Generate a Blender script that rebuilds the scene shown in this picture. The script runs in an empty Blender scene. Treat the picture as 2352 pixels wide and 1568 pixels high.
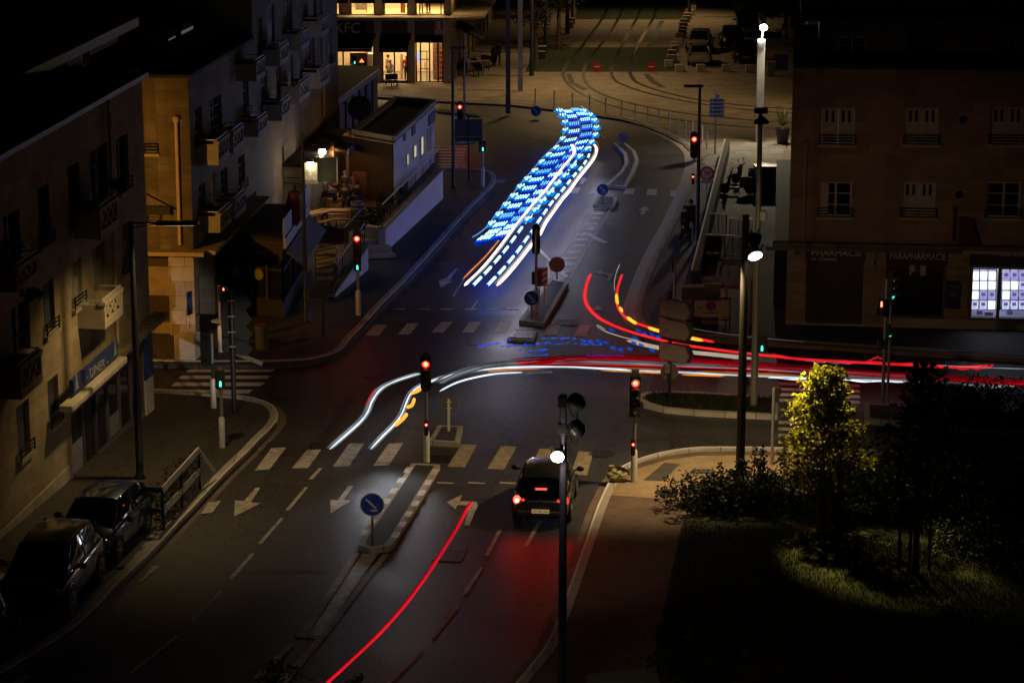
import bpy, bmesh, math, random
from mathutils import Vector, Matrix
random.seed(11)
scn = bpy.context.scene
COL = scn.collection
# ---------------------------------------------------------------- camera (85 mm from the rampart, looking down 13 degrees)
FPX = 5553.0                      # focal length in units of a 2352 px wide frame
PITCH = math.atan(1302 / FPX)
CP, SP = math.cos(PITCH), math.sin(PITCH)
CAMH = CP / 0.0473
cam_d = bpy.data.cameras.new('camera'); cam = bpy.data.objects.new('camera', cam_d); COL.objects.link(cam)
cam_d.sensor_width = 36.0; cam_d.lens = FPX / 2352 * 36; cam_d.clip_start = 0.5; cam_d.clip_end = 4000
cam.location = (0, 0, CAMH); cam.rotation_euler = (math.pi / 2 - PITCH, 0, 0)
scn.camera = cam
# ---------------------------------------------------------------- night sky
w = bpy.data.worlds.new('World'); scn.world = w; w.use_nodes = True
nt = w.node_tree; bg = nt.nodes['Background']
sky = nt.nodes.new('ShaderNodeTexSky'); sky.sky_type = 'NISHITA'; sky.sun_disc = False
sky.sun_elevation = math.radians(-4); sky.sun_rotation = math.radians(200)
nt.links.new(sky.outputs['Color'], bg.inputs['Color'])
bg.inputs['Strength'].default_value = 0.0016
sd = bpy.data.lights.new('moon', 'SUN'); sd.energy = 0.001; sd.angle = math.radians(0.5); sd.color = (1, .93, .85)
so = bpy.data.objects.new('moon', sd); COL.objects.link(so); so.rotation_euler = (math.radians(50), 0, math.radians(200))
scn.view_settings.view_transform = 'Standard'; scn.view_settings.look = 'None'
scn.view_settings.exposure = 0.0; scn.view_settings.gamma = 1.0; scn.view_settings.use_curve_mapping = False
cy = scn.cycles
cy.use_denoising = True
try: cy.denoiser = 'OPENIMAGEDENOISE'; cy.denoising_input_passes = 'RGB_ALBEDO_NORMAL'
except Exception: pass
cy.max_bounces = 5; cy.diffuse_bounces = 2; cy.glossy_bounces = 3; cy.transmission_bounces = 4; cy.transparent_max_bounces = 6
cy.sample_clamp_indirect = 3.0; cy.caustics_reflective = False; cy.caustics_refractive = False
cy.use_light_tree = True

# ---------------------------------------------------------------- picking places on the ground
def ray(x, y):
    a, b = x - 1176, y - 784
    return Vector((a, FPX * CP - b * SP, -FPX * SP - b * CP))
def G(x, y, z=0.0):
    d = ray(x, y); t = (z - CAMH) / d.z
    return Vector((d.x * t, d.y * t, z))
def zat(bx, by, py, z=0.0):
    g = G(bx, by, z); d = ray(bx, py)
    return CAMH + d.z * g.y / d.y
def atY(x, y, Y):
    d = ray(x, y); t = Y / d.y
    return Vector((d.x * t, Y, CAMH + d.z * t))

# ---------------------------------------------------------------- mesh building
class MB:
    def __init__(s): s.v = []; s.f = []
    def add(s, vs, fs):
        n = len(s.v); s.v += [Vector(p) for p in vs]; s.f += [tuple(i + n for i in f) for f in fs]; return s
    def quad(s, *p): return s.add(p, [tuple(range(len(p)))])
    def hexa(s, b, t):
        n = len(b)
        return s.add(list(b) + list(t), [tuple(reversed(range(n))), tuple(range(n, 2 * n))] + [(i, (i + 1) % n, n + (i + 1) % n, n + i) for i in range(n)])
    def box(s, c, d, rz=0.0, M=None):
        x, y, z = d[0] / 2, d[1] / 2, d[2] / 2
        R = M if M is not None else Matrix.Rotation(rz, 3, 'Z'); c = Vector(c)
        p = [c + R @ Vector(q) for q in ((-x, -y, -z), (x, -y, -z), (x, y, -z), (-x, y, -z), (-x, -y, z), (x, -y, z), (x, y, z), (-x, y, z))]
        return s.hexa(p[:4], p[4:])
    def bar(s, a, b, w, h):
        a, b = Vector(a), Vector(b); d = (b - a); L = d.length; d.normalize()
        up = Vector((0, 0, 1)) if abs(d.z) < .95 else Vector((0, 1, 0))
        r = d.cross(up).normalized(); u = r.cross(d)
        q = lambda c: [c - r * w / 2 - u * h / 2, c + r * w / 2 - u * h / 2, c + r * w / 2 + u * h / 2, c - r * w / 2 + u * h / 2]
        return s.hexa(q(a), q(b))
    def prism(s, poly, z0, z1):
        return s.hexa([Vector((p[0], p[1], z0)) for p in poly], [Vector((p[0], p[1], z1)) for p in poly])
    def ring(s, c, d, r, n, up=None):
        d = Vector(d).normalized(); up = Vector((0, 0, 1)) if abs(d.z) < .95 else Vector((0, 1, 0))
        x = d.cross(up).normalized(); y = d.cross(x)
        return [Vector(c) + x * (r * math.cos(2 * math.pi * i / n)) + y * (r * math.sin(2 * math.pi * i / n)) for i in range(n)]
    def tube(s, pts, r, n=8, caps=True):
        pts = [Vector(p) for p in pts]; k0 = len(s.v); m = len(pts)
        rs = r if isinstance(r, (list, tuple)) else [r] * m
        for i, p in enumerate(pts):
            d = pts[min(i + 1, m - 1)] - pts[max(i - 1, 0)]
            s.v += s.ring(p, d if d.length > 1e-6 else Vector((0, 0, 1)), rs[i], n)
        for i in range(m - 1):
            for j in range(n):
                a = k0 + i * n + j; b = k0 + i * n + (j + 1) % n
                s.f.append((a, b, b + n, a + n))
        if caps:
            s.f.append(tuple(k0 + j for j in reversed(range(n)))); s.f.append(tuple(k0 + (m - 1) * n + j for j in range(n)))
        return s
    def cyl(s, a, b, r0, r1=None, n=16): return s.tube([a, b], [r0, r0 if r1 is None else r1], n)
    def lathe(s, c, prof, n=20, axis=None):
        c = Vector(c); k = len(s.v); m = len(prof)
        Mx = Matrix.Identity(3) if axis is None else Vector((0, 0, 1)).rotation_difference(Vector(axis)).to_matrix()
        for r, z in prof:
            for j in range(n):
                a = 2 * math.pi * j / n; s.v.append(c + Mx @ Vector((r * math.cos(a), r * math.sin(a), z)))
        for i in range(m - 1):
            for j in range(n):
                a = k + i * n + j; b = k + i * n + (j + 1) % n
                s.f.append((a, b, b + n, a + n))
        s.f.append(tuple(k + j for j in reversed(range(n)))); s.f.append(tuple(k + (m - 1) * n + j for j in range(n)))
        return s
    def ball(s, c, r, n=10, m=6, sc=(1, 1, 1)):
        c = Vector(c); prof = [(max(1e-3, r * math.sin(math.pi * i / m)), -r * math.cos(math.pi * i / m)) for i in range(m + 1)]
        k = len(s.v); s.lathe((0, 0, 0), prof, n)
        for i in range(k, len(s.v)): v = s.v[i]; s.v[i] = c + Vector((v.x * sc[0], v.y * sc[1], v.z * sc[2]))
        return s
    def build(s, name, mat, parent=None, world=False, smooth=False, bevel=0.0, tri=False):
        me = bpy.data.meshes.new(name); vs = s.v
        if world and parent is not None:
            Mi = (Matrix.Translation(parent.location) @ parent.rotation_euler.to_matrix().to_4x4()).inverted()
            if parent.parent is not None: Mi = (parent.parent.matrix_basis @ parent.matrix_basis).inverted()
            vs = [Mi @ v for v in vs]
        me.from_pydata([tuple(v) for v in vs], [], s.f)
        bm = bmesh.new(); bm.from_mesh(me)
        bmesh.ops.recalc_face_normals(bm, faces=bm.faces)
        if tri: bmesh.ops.triangulate(bm, faces=[f for f in bm.faces if len(f.verts) > 4])
        bm.to_mesh(me); bm.free()
        if smooth:
            for p in me.polygons: p.use_smooth = True
        ms = mat if isinstance(mat, (list, tuple)) else [mat]
        for q in ms: me.materials.append(q)
        o = bpy.data.objects.new(name, me); COL.objects.link(o)
        if parent is not None: o.parent = parent
        if bevel:
            b = o.modifiers.new('b', 'BEVEL'); b.width = bevel; b.segments = 2; b.limit_method = 'ANGLE'
        if smooth and not bevel:
            try:
                a = o.modifiers.new('es', 'EDGE_SPLIT'); a.split_angle = math.radians(45)
            except Exception: pass
        return o
def _bw(s, name, m, parent=None, **k): return s.build(name, m, parent, world=True, **k)
MB.bw = _bw
def tag(o, label=None, cat=None, group=None, kind=None):
    if label: o['label'] = label
    if cat: o['category'] = cat
    if group: o['group'] = group
    if kind: o['kind'] = kind
    return o
def thing(name, label, cat, loc=(0, 0, 0), rz=0.0, group=None, kind=None):
    o = bpy.data.objects.new(name, None); COL.objects.link(o); o.empty_display_size = .2
    o.location = loc; o.rotation_euler = (0, 0, rz)
    return tag(o, label, cat, group, kind)
def clone(root, loc, rz=None, label=None):
    def rec(o, par):
        c = o.copy(); COL.objects.link(c); c.parent = par
        for ch in list(o.children): rec(ch, c)
        return c
    r = rec(root, None); r.location = loc
    if rz is not None: r.rotation_euler = (0, 0, rz)
    if label: r['label'] = label
    return r

# ---------------------------------------------------------------- materials
MATS = {}
def mat(name, col, rough=.7, metal=0.0, em=None, es=0.0, var=.25, nscale=3.0, bump=0.0, bscale=60.0, spec=.5, alpha=1.0, trans=0.0, island=0.0, coat=0.0):
    if name in MATS: return MATS[name]
    m = bpy.data.materials.new(name); m.use_nodes = True; t = m.node_tree; N = t.nodes; L = t.links
    b = N['Principled BSDF']; b.inputs['Roughness'].default_value = rough; b.inputs['Metallic'].default_value = metal
    b.inputs['Specular IOR Level'].default_value = spec; b.inputs['Alpha'].default_value = alpha
    b.inputs['Transmission Weight'].default_value = trans; b.inputs['Coat Weight'].default_value = coat
    c4 = (col[0], col[1], col[2], 1); b.inputs['Base Color'].default_value = c4
    if var > 0 or bump > 0 or island > 0: tc = N.new('ShaderNodeTexCoord')
    if var > 0 or island > 0:
        rp = N.new('ShaderNodeValToRGB'); e = rp.color_ramp.elements; v = var if var > 0 else island
        e[0].position = .3; e[1].position = .7
        e[0].color = (col[0] * (1 - v), col[1] * (1 - v), col[2] * (1 - v), 1); e[1].color = tuple(min(1, q * (1 + v)) for q in col) + (1,)
        if island > 0:
            g = N.new('ShaderNodeNewGeometry'); L.new(g.outputs['Random Per Island'], rp.inputs[0]); e[0].position = 0; e[1].position = 1
            e[0].color = (col[0] * (1 - island), col[1] * (1 - island), col[2] * (1 - island), 1); e[1].color = tuple(min(1, q * (1 + island)) for q in col) + (1,)
        else:
            n = N.new('ShaderNodeTexNoise'); n.inputs['Scale'].default_value = nscale; n.inputs['Detail'].default_value = 6; n.inputs['Roughness'].default_value = .65
            L.new(tc.outputs['Object'], n.inputs['Vector']); L.new(n.outputs['Fac'], rp.inputs[0])
        L.new(rp.outputs['Color'], b.inputs['Base Color'])
    if bump > 0:
        n2 = N.new('ShaderNodeTexNoise'); n2.inputs['Scale'].default_value = bscale; n2.inputs['Detail'].default_value = 3
        bp = N.new('ShaderNodeBump'); bp.inputs['Strength'].default_value = bump; bp.inputs['Distance'].default_value = .02
        L.new(tc.outputs['Object'], n2.inputs['Vector']); L.new(n2.outputs['Fac'], bp.inputs['Height']); L.new(bp.outputs['Normal'], b.inputs['Normal'])
    if em:
        b.inputs['Emission Color'].default_value = (em[0], em[1], em[2], 1); b.inputs['Emission Strength'].default_value = es
    MATS[name] = m; return m
def masonry(name, col, bw, bh, mortar=.012, dark=.6, rough=.85, var=.18, axes='xz'):
    """block or slab pattern laid along the object's own axes"""
    if name in MATS: return MATS[name]
    m = bpy.data.materials.new(name); m.use_nodes = True; t = m.node_tree; N = t.nodes; L = t.links
    b = N['Principled BSDF']; b.inputs['Roughness'].default_value = rough
    tc = N.new('ShaderNodeTexCoord'); br = N.new('ShaderNodeTexBrick')
    br.inputs['Scale'].default_value = 1; br.inputs['Brick Width'].default_value = bw; br.inputs['Row Height'].default_value = bh; br.inputs['Mortar Size'].default_value = mortar
    br.inputs['Mortar Smooth'].default_value = .3
    br.inputs['Color1'].default_value = tuple(q * (1 - var) for q in col) + (1,); br.inputs['Color2'].default_value = tuple(q * (1 + var) for q in col) + (1,)
    br.inputs['Mortar'].default_value = tuple(q * dark for q in col) + (1,)
    src = tc.outputs['Object']
    if axes == 'xz':
        sx = N.new('ShaderNodeSeparateXYZ'); cx = N.new('ShaderNodeCombineXYZ'); L.new(src, sx.inputs[0])
        ad = N.new('ShaderNodeMath'); ad.operation = 'ADD'; L.new(sx.outputs['X'], ad.inputs[0]); L.new(sx.outputs['Y'], ad.inputs[1])
        L.new(ad.outputs[0], cx.inputs['X']); L.new(sx.outputs['Z'], cx.inputs['Y']); src = cx.outputs[0]
    L.new(src, br.inputs['Vector'])
    n = N.new('ShaderNodeTexNoise'); n.inputs['Scale'].default_value = 1.3; n.inputs['Detail'].default_value = 7; n.inputs['Roughness'].default_value = .7
    L.new(tc.outputs['Object'], n.inputs['Vector'])
    mr = N.new('ShaderNodeMapRange'); mr.inputs['From Min'].default_value = .3; mr.inputs['From Max'].default_value = .75; mr.inputs['To Min'].default_value = .72; mr.inputs['To Max'].default_value = 1.15
    L.new(n.outputs['Fac'], mr.inputs['Value'])
    mx = N.new('ShaderNodeMix'); mx.data_type = 'RGBA'; mx.blend_type = 'MULTIPLY'; mx.inputs['Factor'].default_value = 1
    L.new(br.outputs['Color'], mx.inputs['A']); L.new(mr.outputs[0], mx.inputs['B']); L.new(mx.outputs['Result'], b.inputs['Base Color'])
    n2 = N.new('ShaderNodeTexNoise'); n2.inputs['Scale'].default_value = 25; n2.inputs['Detail'].default_value = 4; L.new(tc.outputs['Object'], n2.inputs['Vector'])
    bp = N.new('ShaderNodeBump'); bp.inputs['Strength'].default_value = .35; bp.inputs['Distance'].default_value = .02; L.new(n2.outputs['Fac'], bp.inputs['Height']); L.new(bp.outputs['Normal'], b.inputs['Normal'])
    MATS[name] = m; return m
def asphalt(name, c0, c1, rough=.62):
    if name in MATS: return MATS[name]
    m = bpy.data.materials.new(name); m.use_nodes = True; t = m.node_tree; N = t.nodes; L = t.links
    b = N['Principled BSDF']; tc = N.new('ShaderNodeTexCoord'); b.inputs['Specular IOR Level'].default_value = .5
    n = N.new('ShaderNodeTexNoise'); n.inputs['Scale'].default_value = .35; n.inputs['Detail'].default_value = 9; n.inputs['Roughness'].default_value = .72; n.inputs['Distortion'].default_value = .6
    v = N.new('ShaderNodeTexNoise'); v.inputs['Scale'].default_value = 8; v.inputs['Detail'].default_value = 4; v.inputs['Roughness'].default_value = .8
    mp = N.new('ShaderNodeMapping'); mp.inputs['Rotation'].default_value = (0, 0, math.radians(-9.5)); mp.inputs['Scale'].default_value = (.9, .06, 1)
    st = N.new('ShaderNodeTexNoise'); st.inputs['Scale'].default_value = 1.4; st.inputs['Detail'].default_value = 3
    L.new(tc.outputs['Object'], n.inputs['Vector']); L.new(tc.outputs['Object'], v.inputs['Vector']); L.new(tc.outputs['Object'], mp.inputs[0]); L.new(mp.outputs[0], st.inputs['Vector'])
    a = N.new('ShaderNodeMath'); a.operation = 'MULTIPLY_ADD'; a.inputs[1].default_value = 3.0; L.new(v.outputs['Fac'], a.inputs[0]); L.new(n.outputs['Fac'], a.inputs[2])
    a2 = N.new('ShaderNodeMath'); a2.operation = 'MULTIPLY_ADD'; a2.inputs[1].default_value = .5; L.new(st.outputs['Fac'], a2.inputs[0]); L.new(a.outputs[0], a2.inputs[2])
    ml = N.new('ShaderNodeMapRange'); ml.inputs['From Min'].default_value = 1.75; ml.inputs['From Max'].default_value = 2.8; L.new(a2.outputs[0], ml.inputs['Value'])
    rp = N.new('ShaderNodeValToRGB'); e = rp.color_ramp.elements; e[0].color = tuple(q * .35 for q in c0) + (1,); e[1].color = tuple(q * 1.7 for q in c1) + (1,)
    L.new(ml.outputs[0], rp.inputs[0])
    # cracks
    vo = N.new('ShaderNodeTexVoronoi'); vo.feature = 'DISTANCE_TO_EDGE'; vo.inputs['Scale'].default_value = .16
    wn = N.new('ShaderNodeTexNoise'); wn.inputs['Scale'].default_value = .8; wn.inputs['Detail'].default_value = 6; L.new(tc.outputs['Object'], wn.inputs['Vector'])
    va = N.new('ShaderNodeVectorMath'); va.operation = 'MULTIPLY_ADD'; va.inputs[1].default_value = (2.2, 2.2, 0); L.new(wn.outputs['Color'], va.inputs[0]); L.new(tc.outputs['Object'], va.inputs[2]); L.new(va.outputs[0], vo.inputs['Vector'])
    ck = N.new('ShaderNodeMapRange'); ck.inputs['From Max'].default_value = .011; ck.inputs['To Min'].default_value = .35; ck.inputs['To Max'].default_value = 1; L.new(vo.outputs['Distance'], ck.inputs['Value'])
    mx = N.new('ShaderNodeMix'); mx.data_type = 'RGBA'; mx.blend_type = 'MULTIPLY'; mx.inputs['Factor'].default_value = 1
    L.new(rp.outputs['Color'], mx.inputs['A']); L.new(ck.outputs[0], mx.inputs['B']); L.new(mx.outputs['Result'], b.inputs['Base Color'])
    rr = N.new('ShaderNodeMapRange'); rr.inputs['To Min'].default_value = rough - .14; rr.inputs['To Max'].default_value = rough + .12; L.new(n.outputs['Fac'], rr.inputs['Value']); L.new(rr.outputs[0], b.inputs['Roughness'])
    bp = N.new('ShaderNodeBump'); bp.inputs['Strength'].default_value = .55; bp.inputs['Distance'].default_value = .02; L.new(v.outputs['Fac'], bp.inputs['Height']); L.new(bp.outputs['Normal'], b.inputs['Normal'])
    MATS[name] = m; return m
def leafmat(name, col, isl=.5, tr=.35):
    if name in MATS: return MATS[name]
    m = mat(name, col, .55, var=0, island=isl, spec=.3); t = m.node_tree; N = t.nodes; L = t.links
    b = N['Principled BSDF']; o = N['Material Output']; tl = N.new('ShaderNodeBsdfTranslucent'); mx = N.new('ShaderNodeMixShader'); mx.inputs[0].default_value = tr
    L.new(b.inputs['Base Color'].links[0].from_socket, tl.inputs['Color']); L.new(b.outputs[0], mx.inputs[1]); L.new(tl.outputs[0], mx.inputs[2]); L.new(mx.outputs[0], o.inputs['Surface'])
    return m
def glow(name, col, s):
    if name in MATS: return MATS[name]
    m = bpy.data.materials.new(name); m.use_nodes = True; t = m.node_tree; N = t.nodes; L = t.links
    N.remove(N['Principled BSDF']); e = N.new('ShaderNodeEmission'); e.inputs['Color'].default_value = tuple(col) + (1,); e.inputs['Strength'].default_value = s
    L.new(e.outputs[0], N['Material Output'].inputs['Surface']); MATS[name] = m; return m
def streakmat(name, col, s, amp=.5, scale=.5):
    """lamp light whose brightness flickers along its path"""
    if name in MATS: return MATS[name]
    m = glow(name, col, s); t = m.node_tree; N = t.nodes; L = t.links; e = [n for n in N if n.type == 'EMISSION'][0]
    tc = N.new('ShaderNodeTexCoord'); n = N.new('ShaderNodeTexNoise'); n.inputs['Scale'].default_value = scale; n.inputs['Detail'].default_value = 4
    L.new(tc.outputs['Object'], n.inputs['Vector']); mr = N.new('ShaderNodeMapRange'); mr.inputs['From Min'].default_value = .3; mr.inputs['From Max'].default_value = .7
    mr.inputs['To Min'].default_value = s * (1 - amp); mr.inputs['To Max'].default_value = s * (1 + amp); L.new(n.outputs['Fac'], mr.inputs['Value']); L.new(mr.outputs[0], e.inputs['Strength'])
    return m
def spot(loc, tgt, power, col, ang=100, blend=.6, r=.12, name='lamp_light'):
    d = bpy.data.lights.new(name, 'SPOT'); d.energy = power; d.color = col; d.spot_size = math.radians(ang); d.spot_blend = blend; d.shadow_soft_size = r
    o = bpy.data.objects.new(name, d); COL.objects.link(o); o.location = loc
    o.rotation_euler = (Vector(tgt) - Vector(loc)).to_track_quat('-Z', 'Y').to_euler(); return o
def point(loc, power, col, r=.1, name='lamp_light'):
    d = bpy.data.lights.new(name, 'POINT'); d.energy = power; d.color = col; d.shadow_soft_size = r
    o = bpy.data.objects.new(name, d); COL.objects.link(o); o.location = loc; return o
def lettering(body, org, xd, yd, height, m, parent=None, width=None, name='lettering', ital=0.0, extr=.006, center=False):
    c = bpy.data.curves.new(name, 'FONT'); c.body = body; c.size = 1.0; c.extrude = extr / max(height, .01); c.shear = ital
    o = bpy.data.objects.new(name, c); COL.objects.link(o); c.materials.append(m)
    bpy.context.view_layer.update(); wd = max(o.dimensions.x, .01); sy = height / .72; sx = sy if width is None else width / wd
    xd = Vector(xd).normalized(); yd = Vector(yd).normalized(); zd = xd.cross(yd).normalized()
    p = Vector(org) - (xd * (wd * sx / 2) if center else Vector((0, 0, 0)))
    Mx = Matrix(((xd.x * sx, yd.x * sy, zd.x * sy, p.x), (xd.y * sx, yd.y * sy, zd.y * sy, p.y), (xd.z * sx, yd.z * sy, zd.z * sy, p.z), (0, 0, 0, 1)))
    if parent is not None:
        Pm = parent.matrix_basis.copy()
        if parent.parent is not None: Pm = parent.parent.matrix_basis @ Pm
        Mx = Pm.inverted() @ Mx
    me = bpy.data.meshes.new_from_object(o.evaluated_get(bpy.context.evaluated_depsgraph_get())); bpy.data.objects.remove(o); o = bpy.data.objects.new(name, me); COL.objects.link(o)
    if parent is not None: o.parent = parent
    if not me.materials: me.materials.append(m)
    o.matrix_basis = Mx
    return o
def smooth_path(pts, k=6):
    pts = [Vector(p) for p in pts]; P = [pts[0]] + pts + [pts[-1]]; out = []
    for i in range(1, len(P) - 2):
        a, b, c, d = P[i - 1], P[i], P[i + 1], P[i + 2]
        for j in range(k):
            t = j / k
            out.append(.5 * ((2 * b) + (c - a) * t + (2 * a - 5 * b + 4 * c - d) * t * t + (3 * b - a - 3 * c + d) * t ** 3))
    out.append(pts[-1]); return out

# ---------------------------------------------------------------- palette
ASPH = asphalt('asphalt', (.020, .0195, .021), (.046, .044, .046), .58)
ASPH2 = asphalt('pavement_asphalt', (.030, .027, .026), (.06, .054, .05), .75)
PAVE = masonry('plaza_paving', (.27, .22, .165), .9, .45, .01, .72, axes='xy')
SLAB = masonry('pale_slabs', (.30, .28, .25), .8, .8, .01, .7, axes='xy')
SAND = mat('sand_path', (.30, .225, .13), .9, var=.25, nscale=2.2, bump=.4, bscale=30)
PATHM = mat('park_path', (.12, .085, .06), .9, var=.3, nscale=1.4, bump=.4, bscale=30)
SOIL = mat('soil', (.05, .04, .03), .95, var=.4, nscale=1.5, bump=.5, bscale=12)
LAWN = mat('lawn_green', (.022, .030, .008), .95, var=.5, nscale=2.5, bump=.6, bscale=40)
KERB = masonry('kerb_stone', (.44, .42, .39), 1.0, 5.0, .02, .45, axes='xy')
GUT = mat('gutter_stone', (.16, .125, .10), .8, var=.25, nscale=2)
PAINT = mat('road_paint', (.72, .70, .66), .65, var=.3, nscale=5, bump=.2, bscale=60)
PAINTW = mat('worn_paint', (.44, .42, .39), .7, var=.45, nscale=4, bump=.2, bscale=60)
LITPAINT = mat('warm_lit_paint', (.34, .29, .19), .7, var=.4, nscale=4)  # warm lamp light put into the colour of the right-hand stripes
STONE = masonry('facade_stone', (.40, .325, .19), 1.15, .46, .012, .72)
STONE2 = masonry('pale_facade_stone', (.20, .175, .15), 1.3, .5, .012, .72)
STONEP = mat('dressed_stone', (.42, .37, .28), .85, var=.18, nscale=3, bump=.3, bscale=30)
WHITE = mat('white_render', (.66, .66, .64), .8, var=.15, nscale=2, bump=.2)
ROOFM = mat('dark_roof', (.025, .026, .03), .8, var=.4, nscale=2)
DARK = mat('dark_metal', (.022, .023, .027), .45, .3, var=.2)
BLACK = mat('matt_black', (.012, .012, .013), .7, var=.2)
GREY = mat('grey_metal', (.28, .28, .29), .4, .6, var=.15)
PALE = mat('pale_metal', (.62, .61, .58), .45, .1, var=.1)
GLASS = mat('dark_glass', (.012, .013, .017), .08, var=0, spec=.6)
SHUT = mat('grey_shutter', (.30, .30, .29), .7, var=.2, nscale=4)
SHUTP = mat('pale_shutter', (.46, .42, .42), .7, var=.15, nscale=4)
FRAMEW = mat('window_frame_white', (.5, .48, .45), .6, var=.1)
WOOD = mat('warm_wood', (.24, .11, .045), .6, var=.35, nscale=5)
PAVEASPH = ASPH2
# ================================================================ GROUND, ROADS, PAVEMENTS
def flat(name, px, z, m, kind='structure', label=None, cat=None, group=None, h=None):
    P = [G(x, y, z) for x, y in px]; b = MB()
    if h is None: b.quad(*P)
    else: b.prism(P, z - h, z)
    o = b.build(name, m, tri=True); tag(o, label, cat, group, kind); return o
def offs(pts, d):
    out = []
    for i, p in enumerate(pts):
        a = pts[max(i - 1, 0)]; c = pts[min(i + 1, len(pts) - 1)]; t = Vector((c.x - a.x, c.y - a.y, 0)).normalized()
        out.append(p + Vector((-t.y, t.x, 0)) * d)
    return out
def strip(name, pts, d0, d1, z0, z1, m, kind='structure', k=5):
    P = smooth_path(pts, k); A, B = offs(P, d0), offs(P, d1); b = MB(); n = len(P)
    vs = []
    for i in range(n):
        for q, z in ((A[i], z0), (A[i], z1), (B[i], z1), (B[i], z0)): vs.append(Vector((q.x, q.y, z)))
    fs = []
    for i in range(n - 1):
        for j in range(4): fs.append((4 * i + j, 4 * i + (j + 1) % 4, 4 * i + 4 + (j + 1) % 4, 4 * i + 4 + j))
    fs += [(3, 2, 1, 0), tuple(4 * (n - 1) + j for j in range(4))]
    b.add(vs, fs); return tag(b.build(name, m), kind=kind)

tag(MB().quad((-1500, -300, -.3), (1500, -300, -.3), (1500, 3000, -.3), (-1500, 3000, -.3)).build('ground', SOIL), kind='structure')
tag(MB().quad((-90, 30, 0), (90, 30, 0), (90, 260, 0), (-90, 260, 0)).build('road', ASPH), kind='structure')
KL = [(-80, 1612), (0, 1559), (118, 1486), (175, 1446), (225, 1399), (263, 1356), (313, 1309), (363, 1259), (400, 1219), (438, 1179), (523, 1089), (570, 1044), (592, 1020), (616, 997), (634, 974), (636, 957), (624, 940), (600, 928), (550, 917), (450, 908), (370, 903), (300, 900)]
flat('pavement', KL + [(-500, 880), (-900, 1300), (-600, 1640)], .13, PAVEASPH, h=.4)
KLT = [(300, 836), (450, 838), (588, 838), (651, 837), (713, 832), (763, 820), (788, 805), (805, 784), (823, 765), (838, 750), (876, 707), (916, 667), (958, 622), (998, 578), (1051, 517), (1086, 480), (1121, 445), (1136, 424), (1136, 408), (1122, 398), (1090, 394), (1000, 392)]
flat('pavement', KLT + [(930, 392), (600, 330), (0, 600), (-200, 830)], .13, PAVEASPH, h=.4)
KR = [(560, 200), (700, 212), (855, 222), (1000, 232), (1176, 241), (1251, 250), (1320, 258), (1371, 266), (1426, 274), (1476, 288), (1526, 308), (1568, 330), (1590, 352), (1594, 385), (1580, 430), (1545, 510), (1503, 590), (1468, 680), (1459, 722), (1468, 745), (1500, 757), (1560, 767), (1650, 780), (2000, 803), (2500, 835)]
flat('plaza', KR + [(3200, 700), (2600, -120), (700, -120), (300, 100)], .13, PAVE, h=.4)
KP = [(2700, 1075), (2352, 1058), (2000, 1043), (1764, 1037), (1689, 1036), (1601, 1037), (1526, 1047), (1464, 1065), (1426, 1084), (1405, 1108), (1374, 1172), (1340, 1271), (1303, 1376), (1262, 1481), (1220, 1540), (1150, 1625)]
flat('park_path', KP + [(1000, 1800), (3200, 1800)], .13, PATHM, h=.4)
g0 = lambda L, z=0: [G(x, y, z) for x, y in L]
for K, side in ((KL, 1), (KLT, 1), (KR, 1), (KP, 1)):
    strip('kerb', g0(K), -.02, .24 * side, -.05, .146, KERB)
    strip('gutter', g0(K), -.02, -.30, .0, .005, KERB if K is KR else GUT)
for K in (KL, KLT, KP): strip('kerb_glint', g0(K), -.028, .035, .10, .150, WHITE)  # white strip stands in for light reflected along the kerb
P_ = smooth_path(g0(KR), 5); A_, B_ = offs(P_, .12), offs(P_, -.50); b = MB()
for i in range(len(P_) - 1): b.quad(*[Vector((q.x, q.y, z)) for q, z in ((A_[i], .152), (A_[i + 1], .152), (B_[i + 1], .008), (B_[i], .008))])
tag(b.build('added_kerb_slope', STONEP), kind='structure')  # slope added over the shaded kerb face so it catches lamp light
# parking bay strip on the left pavement: pale slabs behind the kerb, dashes
strip('bay_edge', g0(KL[1:10], .13), .24, .46, .13, .136, GUT)
for (x, y) in ((352, 1232), (334, 1256), (315, 1279), (297, 1303), (277, 1325), (256, 1352), (150, 1446), (118, 1472), (84, 1496)):
    a = G(x, y, .137); MBq = MB(); d = (G(438, 1179) - G(400, 1219)).normalized(); n = Vector((-d.y, d.x, 0))
    tag(MB().quad(a, a + d * .5, a + d * .5 + n * .12, a + n * .12).build('bay_marking', PAINTW), kind='structure')
# overlays
flat('pavement', [(1607, 372), (1598, 420), (1562, 510), (1520, 590), (1486, 680), (1476, 722), (1484, 740), (1510, 750), (1560, 759), (1650, 771), (2000, 794), (2500, 824), (2500, 738), (1806, 738), (1790, 395), (1660, 380)], .136, PAVEASPH)
flat('sand_area', [(1392, 1136), (1422, 1096), (1470, 1074), (1530, 1056), (1604, 1046), (1690, 1045), (1770, 1046), (2000, 1052), (2000, 1105), (1760, 1150), (1600, 1150)], .136, SAND)
flat('kerbside_slab', [(1680, 330), (1800, 322), (1800, 390), (1640, 392), (1612, 372), (1640, 345)], .140, SLAB)
flat('lawn', [(1566, 1201), (1536, 1339), (1509, 1461), (1501, 1524), (1480, 1620), (2700, 1640), (2700, 1160), (2000, 1130), (1620, 1150)], .15, LAWN)
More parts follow.
